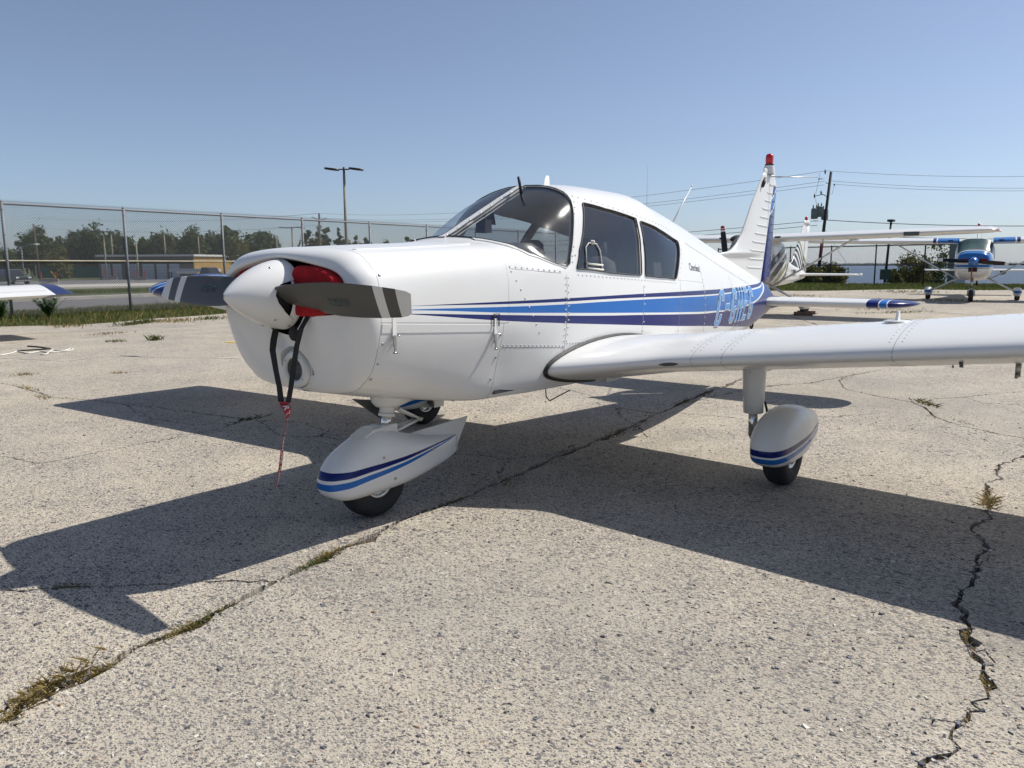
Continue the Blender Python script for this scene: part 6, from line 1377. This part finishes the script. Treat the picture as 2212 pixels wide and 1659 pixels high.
for L in ([(965, 205), (970, 222), (966, 240)], [(966, 240), (952, 300), (945, 330)], [(1058, 280), (1045, 330), (1020, 335)], [(1020, 365), (1022, 400), (1010, 430)], [(945, 360), (952, 410), (958, 415)], [(925, 430), (918, 470), (945, 500), (985, 495)]):
    mb = MB(); mb.tube([pp(*q) for q in L], .010, 4); mb.build('jumper_wire', 'wire_grey', root)
mb = MB(); mb.tube([pp(985, 525), pp(1135, 755, 3)], .012, 4); mb.build('guy_wire', 'wire_grey', root)
def wire(name, label, A, B, sag, r, mat, grp):
    P = [A*(1-k)+B*k-np.array([0, 0, sag*4*k*(1-k)]) for k in np.linspace(0, 1, 30)]; mb = MB(); c = P[0]; mb.tube([p-c for p in P], r, 4); o = mb.build(name, mat); o.location = c; tag(o, label, 'wire', grp)
GW = 'overhead wires on the dark pole'
def far_right(v, dep_): return at_depth(2420, v, dep_)
hi = [(1003, 188, 374, 'top'), (1030, 250, 401, 'second'), (1052, 270, 406, 'third')]
for x, y, vr, nm in hi: wire('overhead_wire', nm+' thin grey wire running right from the dark leaning pole', PB+pp(x, y), far_right(vr+1, 42), .25, .009, 'wire_grey', GW)
for x, y, vr, nm, r in ((985, 487, 485, 'upper', .020), (975, 570, 512, 'lower', .014)): wire('service_cable', nm+' thick dark cable running right from the dark leaning pole', PB+pp(x, y), far_right(vr, 42), .2, r, 'wire_dark', GW)
for (x, y), dz, nm in (((1000, 190), 0, 'top'), ((1000, 252), -.55, 'second'), ((995, 275), -.75, 'third')): wire('overhead_wire', nm+' thin grey wire running left from the dark pole behind the roof', TL+[0, 0, dz], PB+pp(x, y), 1.1, .011, 'wire_grey', GW)
for (x, y), dz, nm in (((960, 492), -3.6, 'upper'), ((955, 520), -4.1, 'middle'), ((960, 572), -4.8, 'lower')): wire('service_cable', nm+' dark cable running left from the dark pole behind the tail', TL+[0, 0, dz], PB+pp(x, y), .9, .016, 'wire_dark', GW)
for dz, nm in ((0, 'upper'), (-1.5, 'lower')): wire('road_wire', nm+' thin wire over the road left of the wooden pole', TL+[0, 0, dz], foot(81, 120)+np.array([0, 0, 9.5+dz]), .8, .02, 'wire_grey', 'wires over the road')
# lamp pole with sign at the lakeside fence, grey cabinet, distant mast
u_, v_ = DU(1622, 885); root, t = pole('lakeside_lamp_pole', 'slim dark pole with small lamp head and sign at the lakeside fence', 'lamp post', u_, DU(0, 205)[1], 43.0, .08, .055, 'black_steel', DU(1650, 0)[0])
mb = MB(); mb.box(tuple(t+[0, 0, .05]), (.5, .3, .12)); mb.build('lamp_head', 'black_steel', root); s0 = at_depth(*DU(1622, 776), 42.7)-foot(u_, 43.0); plain('sign_green', (.015, .06, .045), .5); obox(MB(), s0, .30, .02, -.28, .28).build('sign_panel', 'sign_green', root); obox(MB(), s0-[0, 0, .55]+rd*.1, .14, .02, -.12, .12).build('notice', 'roof_trim', root)
u_ = (3600+697*.2411)*.5486; q = foot(u_, 47); CB = thing('grey_cabinet', 'tall grey cabinet behind the fence above the wing of the blue-nosed airplane', 'cabinet', tuple(q)); zc = z_at((850+452*.2411)*.5486, 47)-q[2]; obox(MB(), rd*0, .37, .3, 0, zc).build('cabinet_body', 'transformer_grey', CB); obox(MB(), fd*-.32+rd*0, .31, .02, .2, zc-.15).build('cabinet_door', 'door_grey', CB); obox(MB(), rd*.43, .05, .05, 0, zc).build('cabinet_pipe', 'roof_trim', CB)
u_, v_ = ((1500+1645*.6329)*.5486, (600+95*.6329)*.5486); root, t = pole('radio_mast', 'hair-thin mast rising behind the cabin roof', 'mast', u_, v_, 90, .03, .012, 'transformer_grey')
# ---- far shore and wind turbines
leafmat('far_wood', (.03, .05, .02), (.045, .06, .025), (.06, .075, .03)); sh = []
Vs = []; g = np.random.default_rng(9); dsh = 7000.0
us = np.linspace(1500, 2700, 2400); C = np.array([at_depth(u, 574, dsh*g.uniform(.98, 1.03)) for u in us]); C[:, 2] = g.uniform(0, 12, len(us))*(.5+.5*np.sin(us*.021)**2); V, F = leaf_cards(C, 7.0, 6, np.full(len(C), 4.0), 77); tag(fast_mesh('far_shore_wood', V, F, 'far_wood', None), 'low dark wooded shore across the lake', 'wood', None, 'stuff')
plain('turbine_white', (.75, .75, .76), .5)
for i, (x, y, lab) in enumerate([(1003, 735, 'leftmost'), (1055, 735, 'second from left'), (1090, 737, 'third from left'), (1147, 735, 'rightmost')]):
    u, v = KU(x, y); dd = 15000.0; hub = at_depth(u, v, dd); T_ = thing('wind_turbine', lab+' of the four far wind turbines across the lake', 'wind turbine', (hub[0], hub[1], 0), 0, 'wind turbines across the lake'); hz_ = hub[2]
    mb = MB(); mb.tube([(0, 0, -5), (0, 0, hz_)], [5.0, 3.5], 8); mb.build('tower', 'turbine_white', T_)
    for k in range(3): a = .4+i*.7+k*2.094; d = rd*math.cos(a)+np.array([0, 0, math.sin(a)]); mb = MB(); mb.tube([np.array([0, 0, hz_])-fd*4, np.array([0, 0, hz_])-fd*4+d*62], [3.2, .8], 6, squash=(1, .4)); mb.build('blade', 'turbine_white', T_)
# ---- small things on the apron
def ground_line(L, z): return [at_z(*LU(x, y), z) for x, y in L]
def rope(name, label, L, r, mat, cat='rope'):
    P = [np.array(p) for p in ground_line(L, r)]; Q_ = []
    for i in range(len(P)-1): 
        for k in np.linspace(0, 1, 6, endpoint=False):
            p0, p1, p2, p3 = P[max(i-1, 0)], P[i], P[i+1], P[min(i+2, len(P)-1)]; Q_.append(.5*((2*p1)+(-p0+p2)*k+(2*p0-5*p1+4*p2-p3)*k*k+(-p0+3*p1-3*p2+p3)*k**3))
    Q_.append(P[-1]); c = Q_[0]*[1, 1, 0]; mb = MB(); mb.tube([q-c for q in Q_], r, 6); o = mb.build(name, mat); o.location = c; tag(o, label, cat)
plain('rope_white', (.62, .60, .55), .9, var=.2, scale=40, bump=.5, bscale=200)
rope('tie_down_rope', 'white tie-down rope lying looped on the concrete at the left', [(-60, 1552), (0, 1545), (90, 1530), (150, 1512), (200, 1520), (245, 1528), (350, 1512), (430, 1520), (520, 1512), (600, 1505), (635, 1492), (615, 1487), (560, 1505), (470, 1500), (430, 1515), (400, 1535), (350, 1538)], .012, 'rope_white')
rope('black_hose', 'short black hose lying behind the white rope', [(240, 1466), (330, 1472), (400, 1482), (440, 1487), (400, 1492), (260, 1500), (150, 1505)], .012, 'black_rubber', 'hose')
P = ground_line([(1960, 1426), (2110, 1433), (2300, 1442), (2300, 1451), (2110, 1441), (1960, 1433)], .006); mb = MB(); c = P[0]*[1, 1, 0]; mb.add([p-c for p in P], [(0, 1, 4, 5), (1, 2, 3, 4)]); o = mb.build('painted_line', 'yellow_paint'); o.location = c; tag(o, 'faded yellow line painted on the concrete', None, None, 'structure')
# ================================================================== two high-wing airplanes and the wing tip at the left
def super_ring(s, w, zb, zt, e=.62, n=36, zc=None):
    zc = (zb+zt)/2 if zc is None else zc; out = []
    for a in np.linspace(0, 2*math.pi, n, endpoint=False):
        ca, sa = math.cos(a), math.sin(a); out.append((s, w*math.copysign(abs(ca)**e, ca), zc+((zt-zc) if sa > 0 else (zc-zb))*math.copysign(abs(sa)**e, sa)))
    return out
HF = [(.10, .30, 1.02, 1.46), (.14, .40, .93, 1.53), (.25, .455, .86, 1.57), (.55, .50, .76, 1.60), (1.0, .53, .70, 1.63), (1.30, .545, .67, 1.66), (1.45, .55, .66, 1.74), (1.62, .56, .66, 1.90), (1.76, .57, .66, 2.02), (1.9, .57, .66, 2.05), (2.6, .57, .66, 2.05), (3.1, .54, .67, 1.97), (3.5, .46, .68, 1.80), (3.9, .38, .69, 1.60), (4.3, .315, .70, 1.46), (5.0, .235, .73, 1.33), (6.0, .14, .79, 1.19), (6.9, .06, .85, 1.08), (7.15, .02, .89, 1.04)]
hfun = pchip([r[0] for r in HF], [r[1:] for r in HF])
def h_skin(s, z, sd, off=.004):
    w, zb, zt = hfun([s])[0]; zc = (zb+zt)/2; e = .62; f = min(1, abs(z-zc)/max(1e-6, (zt-zc if z > zc else zc-zb))); sa = f**(1/e); ca = math.sqrt(max(0, 1-sa*sa)); return np.array([s, sd*(w*ca**e+off), z])
def high_wing(name, label, hub, rz, body_mat, cowl_mat, wing_mat, glass_mat, prop_ang, reg=None, spin_mat='white_paint', pant_mat='white_paint', prop_tip='white', chord_extra=0.0, fin_mat=None, stab_stripe=None, nose_pant=False):
    root = thing(name, label, 'airplane', (hub[0], hub[1], float(apron_z(hub[0]+1.2))), rz); HZ2 = 1.27
    ss = np.concatenate([np.linspace(1.0, 7.15, 70)]); mb = MB(); mb.loft([super_ring(s, *hfun([s])[0]) for s in ss], True, False, True); mb.build('fuselage', body_mat, root)
    ss = np.concatenate([[.10, .115, .14], np.linspace(.18, .995, 18)]); mb = MB(); mb.loft([super_ring(s, *hfun([s])[0]) for s in ss], True, True, False); cw = mb.build('cowl', cowl_mat, root)
    for sd in (-1, 1):
        mb = MB(); mb.lathe([(0, .0005), (0, .06), (.01, .066)], (.125, sd*.21, 1.02), 'x', 16); mb.build('landing_light', 'lens_glass' if False else 'aluminium', cw)
        mb = MB(); mb.box((.098, sd*.26, 1.30), (.03, .20, .11)); mb.build('inlet_cover', 'red_cloth', cw)
    mb = MB(); mb.box((.11, 0, 1.02), (.06, .24, .13)); mb.build('lower_inlet', 'dark', cw); mb = MB(); mb.box((.07, .02, .86), (.01, .035, .42)); mb.build('hanging_streamer', 'red_ribbon', cw)
    # glazing on the skin
    def panel(nm, pts, sd, off=.006):
        P = [h_skin(s, z, sd, off) for s, z in densify(pts, .12)]; mb = MB(); c = np.mean(P, 0); mb.add([c]+P, [(0, 1+i, 1+(i+1) % len(P)) for i in range(len(P))]); mb.build(nm, glass_mat, root)
    for sd in (-1, 1):
        panel('door_window', [(1.72, 1.36), (2.42, 1.32), (2.42, 1.76), (2.02, 1.78), (1.82, 1.68)], sd); panel('rear_side_window', [(2.55, 1.34), (3.25, 1.38), (3.2, 1.68), (2.55, 1.76)], sd)
    V = []; nn = 15
    for s in (1.30, 1.45, 1.62, 1.76):
        w, zb, zt = hfun([s])[0]; zc = (zb+zt)/2
        for k in np.linspace(-1, 1, nn):
            a = math.pi/2-k*.92; ca, sa = math.cos(a), math.sin(a); V.append((s-.012, w*math.copysign(abs(ca)**.62, ca)*1.008, zc+(zt-zc)*abs(sa)**.62+.010))
    mb = MB(); mb.add(V, [(i*nn+k, i*nn+k+1, (i+1)*nn+k+1, (i+1)*nn+k) for i in range(3) for k in range(nn-1)], True); mb.build('windscreen', glass_mat, root)
    # wing
    A2 = airfoil(18, .13, .02, .4)
    for sd in (-1, 1):
        R = []
        for y, ch, le, z in ((.50, 1.63, 1.62, 1.93), (.6, 1.63, 1.62, 1.932), (2.6, 1.63, 1.62, 1.965), (5.1, 1.18, 1.76, 2.02), (5.3, 1.12, 1.79, 2.025), (5.42, .95, 1.88, 2.02), (5.49, .60, 2.08, 2.0)):
            R.append([(le+p[0]*ch, sd*y, z+p[1]*ch*(1 if y < 5.35 else .6)) for p in A2])
        mb = MB(); mb.loft(R, True, False, True); w = mb.build('wing', wing_mat, root)
        mb = MB(); mb.lathe([(-.09, .001), (-.06, .022), (.06, .03), (.1, .001)], (1.83, sd*5.44, 2.025), 'x', 10); mb.build('wing_tip_light', 'nav_red' if sd < 0 else 'green_glass', w)
        mb = MB(); mb.tube([(2.02, sd*.50, .72), (2.16, sd*1.45, 1.30), (2.22, sd*2.40, 1.90)], .045, 10, squash=(1.3, .55)); mb.build('wing_strut', 'white_paint', root)
        mb = MB(); mb.box((2.22, sd*2.41, 1.91), (.26, .16, .10)); mb.build('strut_cuff', 'white_paint', root)
        if sd < 0:
            mb = MB(); mb.box((1.69, sd*3.75, 1.975), (.10, .32, .09)); mb.build('landing_light_window', 'car_glass', w)
            mb = MB(); mb.tube([(1.9, sd*1.75, 1.89), (1.9, sd*1.75, 1.77)], .012, 6); mb.tube([(1.78, sd*1.75, 1.77), (1.93, sd*1.75, 1.77)], .011, 6); pt = mb.build('pitot_tube', 'steel', w)
            mb = MB(); mb.box((1.80, sd*1.75, 1.76), (.08, .02, .05)); mb.box((1.82, sd*1.76, 1.56), (.01, .025, .34)); mb.build('pitot_cover', 'red_ribbon', pt)
        mb = MB(); mb.box((1.655, sd*.72, 1.96), (.06, .14, .05)); mb.build('cabin_air_inlet', 'dark', w)
        # main gear
        mb = MB(); mb.tube([(2.18, sd*.42, .74), (2.24, sd*.85, .50), (2.27, sd*1.22, .30)], [.06, .045, .038], 10, squash=(1.4, .6)); lg = mb.build('main_gear_leg', 'white_paint', root)
        W_ = thing('main_wheel', None, None); W_.parent = root; W_.location = (2.28, sd*1.30, .20)
        mb = MB(); mb.lathe([(-.07, .10), (-.075, .16), (-.05, .195), (.05, .195), (.075, .16), (.07, .10)], axis='y', n=24); mb.build('tyre', 'tyre', W_)
        R = [super_ring(s-.02, w_, zb-.20, zt-.20, .7, 20) for s, w_, zb, zt in ((-.34, .01, .27, .29), (-.32, .06, .22, .34), (-.2, .11, .15, .41), (0, .13, .13, .43), (.2, .11, .15, .40), (.4, .06, .2, .34), (.52, .01, .26, .28))]
        mb = MB(); mb.loft(R, True, True, True); mb.build('wheel_fairing', pant_mat, W_)
        # stabiliser
        R = [[(le+p[0]*ch, sd*y, .98+p[1]*ch) for p in airfoil(12, .09, 0)] for y, ch, le in ((.03, .95, 6.05), (1.62, .68, 6.28), (1.70, .60, 6.33))]
        mb = MB(); mb.loft(R, True, False, True); st = mb.build('stabiliser', 'white_paint', root)
        mb = MB(); mb.prism([(6.62, .96), (7.02, .96), (7.0, 1.02), (6.62, 1.02)], 'y', sd*1.70, sd*1.73); mb.build('elevator_horn', 'white_paint', st)
    # nose gear
    W_ = thing('nose_gear', None, None); W_.parent = root; W_.location = (.66, 0, 0)
    mb = MB(); mb.lathe([(-.06, .09), (-.07, .15), (-.045, .185), (.045, .185), (.07, .15), (.06, .09)], (0, 0, .187), 'y', 24); mb.build('tyre', 'tyre', W_); mb = MB(); mb.tube([(.04, 0, .75), (.02, 0, .44)], .04, 10); mb.tube([(.02, 0, .46), (0, 0, .36)], .028, 10); mb.build('strut', 'steel', W_)
    for sd in (-1, 1): mb = MB(); mb.tube([(.01, sd*.05, .40), (0, sd*.095, .34), (0, sd*.095, .18)], .022, 8); mb.build('fork_arm', 'white_paint', W_)
    # propeller
    PR = thing('propeller', None, None); PR.parent = root; PR.location = (0, 0, HZ2)
    mb = MB(); mb.lathe([(-.22, .0005), (-.21, .03), (-.17, .075), (-.09, .125), (.0, .15), (.08, .155)], axis='x', n=28); mb.build('spinner', spin_mat, PR)
    for k in (0, 1):
        R = []
        for r, c, b in ((.10, .09, 50), (.25, .135, 38), (.5, .14, 27), (.75, .12, 20), (.90, .10, 17), (.945, .07, 16)):
            bb = R_(b); ec = np.array([math.sin(bb), 0, -math.cos(bb)]); en = np.array([-math.cos(bb), 0, -math.sin(bb)]); R.append([np.array([.02, -r, 0])+ec*c*math.cos(a)*.5+en*.012*math.sin(a) for a in np.linspace(0, 2*math.pi, 14, endpoint=False)])
        mb = MB(); mb.loft(R, True, True, True); o = mb.build('blade', prop_tip, PR); o.rotation_euler = (prop_ang+k*math.pi, 0, 0)
    # fin and rudder
    R = [sym_ring(le, te, z, .09) for z, le, te in ((.95, 4.8, 6.85), (1.24, 5.1, 6.80), (1.38, 5.6, 6.83), (1.75, 6.0, 6.9), (2.1, 6.33, 7.02), (2.5, 6.70, 7.16), (2.60, 6.80, 7.19))]
    mb = MB(); mb.loft(R, True, False, True); fn = mb.build('fin', fin_mat or body_mat, root)
    R = [sym_ring(le, te, z, .10) for z, le, te in ((.92, 6.86, 7.28), (1.5, 6.87, 7.30), (2.2, 7.06, 7.42), (2.5, 7.17, 7.48))]
    mb = MB(); mb.loft(R, True, True, True); mb.build('rudder', fin_mat or body_mat, root)
    R = [sym_ring(le, te, z, .10) for z, le, te in ((2.505, 6.72, 7.48), (2.60, 6.78, 7.46), (2.66, 6.95, 7.40))]; mb = MB(); mb.loft(R, True, True, True); mb.build('rudder_horn', 'white_paint', root)
    BC = MB(); BC.lathe([(0, .05), (.06, .045), (.10, .02), (.11, .0005)], (7.0, 0, 2.655), 'z', 12); BC.build('beacon', 'nav_red', fn)
    mb = MB(); mb.tube([(2.9, -.15, 1.95), (3.05, -.15, 2.5)], [.008, .004], 6); mb.build('whip_antenna', 'white_paint', root)
    if reg:
        V, F = text_mesh(reg, .34, .62, bold=.006, shear=.2); mb = MB()
        mb.add([h_skin(4.55+p[0], .96+p[1]*.75+.0*p[0], -1, .006) for p in V], F); mb.build('registration', 'black_print', root)
    return root
bands('black_blade', lambda nt, X, Y, Z: math_n(nt, 'ABSOLUTE', Y), [(0, (.012, .012, .013)), (.80, (.70, .70, .68)), (.845, (.45, .02, .03)), (.87, (.70, .70, .68)), (.885, (.45, .02, .03))], base=(.012, .012, .013))
bands('black_white_blade', lambda nt, X, Y, Z: math_n(nt, 'ABSOLUTE', Y), [(0, (.012, .012, .013)), (.84, (.70, .70, .66))], base=(.012, .012, .013))
OL = (.24, .25, .13); BK = (.02, .022, .026)
def swoosh(nt, X, Y, Z): return math_n(nt, 'ADD', math_n(nt, 'MULTIPLY', X, .62), math_n(nt, 'MULTIPLY', math_n(nt, 'POWER', math_n(nt, 'MAXIMUM', math_n(nt, 'SUBTRACT', Z, .6), .001), 1.5), -1.15))
zs_ = []
v0 = .30
for k, (wd, cc) in enumerate([(.34, BK), (.16, WHITE), (.30, BK), (.14, WHITE), (.20, OL), (.14, WHITE), (.26, BK), (.20, WHITE)]): zs_.append((v0, cc)); v0 += wd
bands('striped_body', swoosh, zs_)
fs = []; v0 = 2.30
for k in range(7): fs += [(v0, BK if k < 4 else OL), (v0+.13, WHITE)]; v0 += .24
def fin_q(nt, X, Y, Z): return math_n(nt, 'SUBTRACT', math_n(nt, 'ADD', Z, 2.15), math_n(nt, 'MULTIPLY', math_n(nt, 'SUBTRACT', X, 6.0), -.75))
bands('striped_fin', fin_q, [(2.9, BK), (3.42, WHITE), (3.52, BK), (3.68, WHITE), (3.78, BK), (3.92, WHITE), (4.02, BK), (4.14, WHITE), (4.22, OL), (4.36, WHITE)], base=WHITE)
w_ = at_g(*KU(875, 1062)); C2H = (w_[0]-2.28*math.cos(R_(3.1))-1.30*math.sin(R_(3.1)), w_[1]-2.28*math.sin(R_(3.1))+1.30*math.cos(R_(3.1)))
C2 = high_wing('high_wing_airplane', 'white high-wing airplane with black and olive swooping stripes, parked behind the near airplane tail', C2H, R_(3.1), 'striped_body', 'striped_body', 'white_paint', 'side_glass', R_(-98), reg='C-GMMY', prop_tip='black_blade', fin_mat='striped_fin')
def blue_q(nt, X, Y, Z): return math_n(nt, 'MULTIPLY_ADD', X, -.02, Z)
B2_ = (.025, .14, .40)
bands('blue_white_body', blue_q, [(1.06, NAVY), (1.075, WHITE), (1.09, B2_), (1.19, WHITE)])
bands('blue_white_cowl', blue_q, [(1.055, NAVY), (1.07, WHITE), (1.09, B2_), (1.175, WHITE), (1.235, B2_)])
bands('blue_band_wing', lambda nt, X, Y, Z: math_n(nt, 'ABSOLUTE', Y), [(0, B2_), (1.10, WHITE), (1.14, NAVY), (1.24, WHITE)])
plain('blue_gloss', B2_, .2, coat=.8, var=.05)
bands('blue_top_pant', lambda nt, X, Y, Z: Z, [(.05, B2_), (.13, WHITE)])
plain('teal_shield', (.07, .125, .115), .3, coat=.3, var=.2, scale=3)
w_ = at_g(*KU(1885, 987)); C3H = (w_[0]-.66*math.cos(R_(7)), w_[1]-.66*math.sin(R_(7)))
C3 = high_wing('blue_nosed_airplane', 'white high-wing airplane with shiny blue nose facing the camera at the far right', C3H, R_(7), 'blue_white_body', 'blue_white_cowl', 'blue_band_wing', 'teal_shield', R_(4), spin_mat='blue_gloss', pant_mat='blue_top_pant', prop_tip='black_white_blade', fin_mat='white_paint')
# chock under the striped airplane's wheel
cw = at_g(*KU(878, 1066)); CH_ = thing('wheel_chock', 'brown wooden chock with rope at the striped airplane wheel', 'chock', (cw[0], cw[1], float(apron_z(cw[0]))), R_(10)); plain('chock_wood', (.14, .08, .05), .85, var=.3)
for dx in (-.27, .30): mb = MB(); mb.prism([(dx-.09, 0), (dx+.09, 0), (dx+.06, .09), (dx-.06, .09)], 'y', -.22, .22); mb.build('chock_block', 'chock_wood', CH_)
mb = MB(); mb.tube([(.3, .2, .05), (.5, .1, .012), (.75, -.1, .012), (.6, -.25, .012)], .01, 5); mb.build('chock_rope', 'rope_white', CH_)
# wing and body of the airplane cut off by the left edge
plain('navy_gloss', (.012, .022, .10), .25, coat=.6, var=.05)
bands('navy_tip_wing', lambda nt, X, Y, Z: math_n(nt, 'ABSOLUTE', Y), [(4.26, (.02, .028, .10))])
tipx, tipy = at_z(*LU(600, 1030), .80)[:2]; hd = R_(3); ax = np.array([math.cos(hd), -math.sin(hd)]); ctr = np.array([tipx, tipy])-ax*4.5+np.array([math.sin(hd), math.cos(hd)])*3.55
C4 = thing('parked_low_wing_airplane', 'white low wing with navy tip, of an airplane cut off by the left picture edge', 'airplane', (ctr[0], ctr[1], 0), math.atan2(-math.cos(hd), -math.sin(hd)))
for sd in (-1, 1):
    wing_mesh(sd, .30).build('wing', 'navy_tip_wing', C4); mb = MB(); V = []
    for y in np.linspace(.7, 4.2, 20): a = np.array(wing_ring(y, sd, 1, .30)); V += [a[6]+[0, 0, .003], a[6]+[.012, 0, .0025]]
    mb.add(V, [(2*i, 2*i+1, 2*i+3, 2*i+2) for i in range(19)]); mb.build('aileron_gap', 'dark', C4)
    mb = MB(); mb.tube([(2.7, sd*1.3, .75), (2.7, sd*1.4, .25)], .05, 10); mb.build('gear_leg', 'white_paint', C4); mb = MB(); mb.lathe([(-.07, .08), (-.07, .16), (-.04, .205), (.04, .205), (.07, .16), (.07, .08)], (2.7, sd*1.45, .205), 'y', 20); mb.build('tyre', 'tyre', C4)
mb = MB(); mb.lathe([(-.06, .08), (-.06, .16), (-.04, .205), (.04, .205), (.06, .16), (.06, .08)], (.83, 0, .205), 'y', 20); mb.build('tyre', 'tyre', C4); mb = MB(); mb.tube([(.86, 0, .7), (.83, 0, .25)], .04, 8); mb.build('gear_leg', 'white_paint', C4)
for src, nm in ((FUS, 'fuselage'), (bowl, 'nose_bowl'), (FIN, 'fin')):
    o = src.copy(); COL.objects.link(o); o.parent = C4; o.name = nm
for src in [o for o in children(PL) if o.name.split('.')[0] in ('side_window', 'windshield', 'cowl_door', 'lower_cowl', 'cowl_top_panel', 'stabilator', 'spinner', 'windshield_post')]:
    o = src.copy(); COL.objects.link(o); o.parent = C4
mb = MB(); R = []
for z in np.linspace(0, 1.05, 8): h0 = .2515*z; R.append([(p[0]+hinge(1.14)+.006, p[1], p[2]+1.14) for p in sym_ring(h0, h0+.40-.13*z/1.05, z, .14, 12)])
mb.loft(R, True, True, True); mb.build('rudder', 'navy_gloss', C4)
# ================================================================== the air itself, seen only over kilometres
m = bpy.data.materials.new('haze'); m.use_nodes = True; nt = m.node_tree; nt.nodes.clear(); out = nt.nodes.new('ShaderNodeOutputMaterial'); pv = nt.nodes.new('ShaderNodeVolumePrincipled')
pv.inputs['Color'].default_value = (.90, .94, 1.0, 1); pv.inputs['Density'].default_value = 3.2e-5; pv.inputs['Anisotropy'].default_value = .3; nt.links.new(pv.outputs[0], out.inputs['Volume'])
MATS['haze'] = m
mb = MB(); mb.box((0, 0, 110), (44000, 44000, 236)); tag(mb.build('haze', 'haze'), 'thin pale haze over the lake and land', 'haze', None, 'stuff')
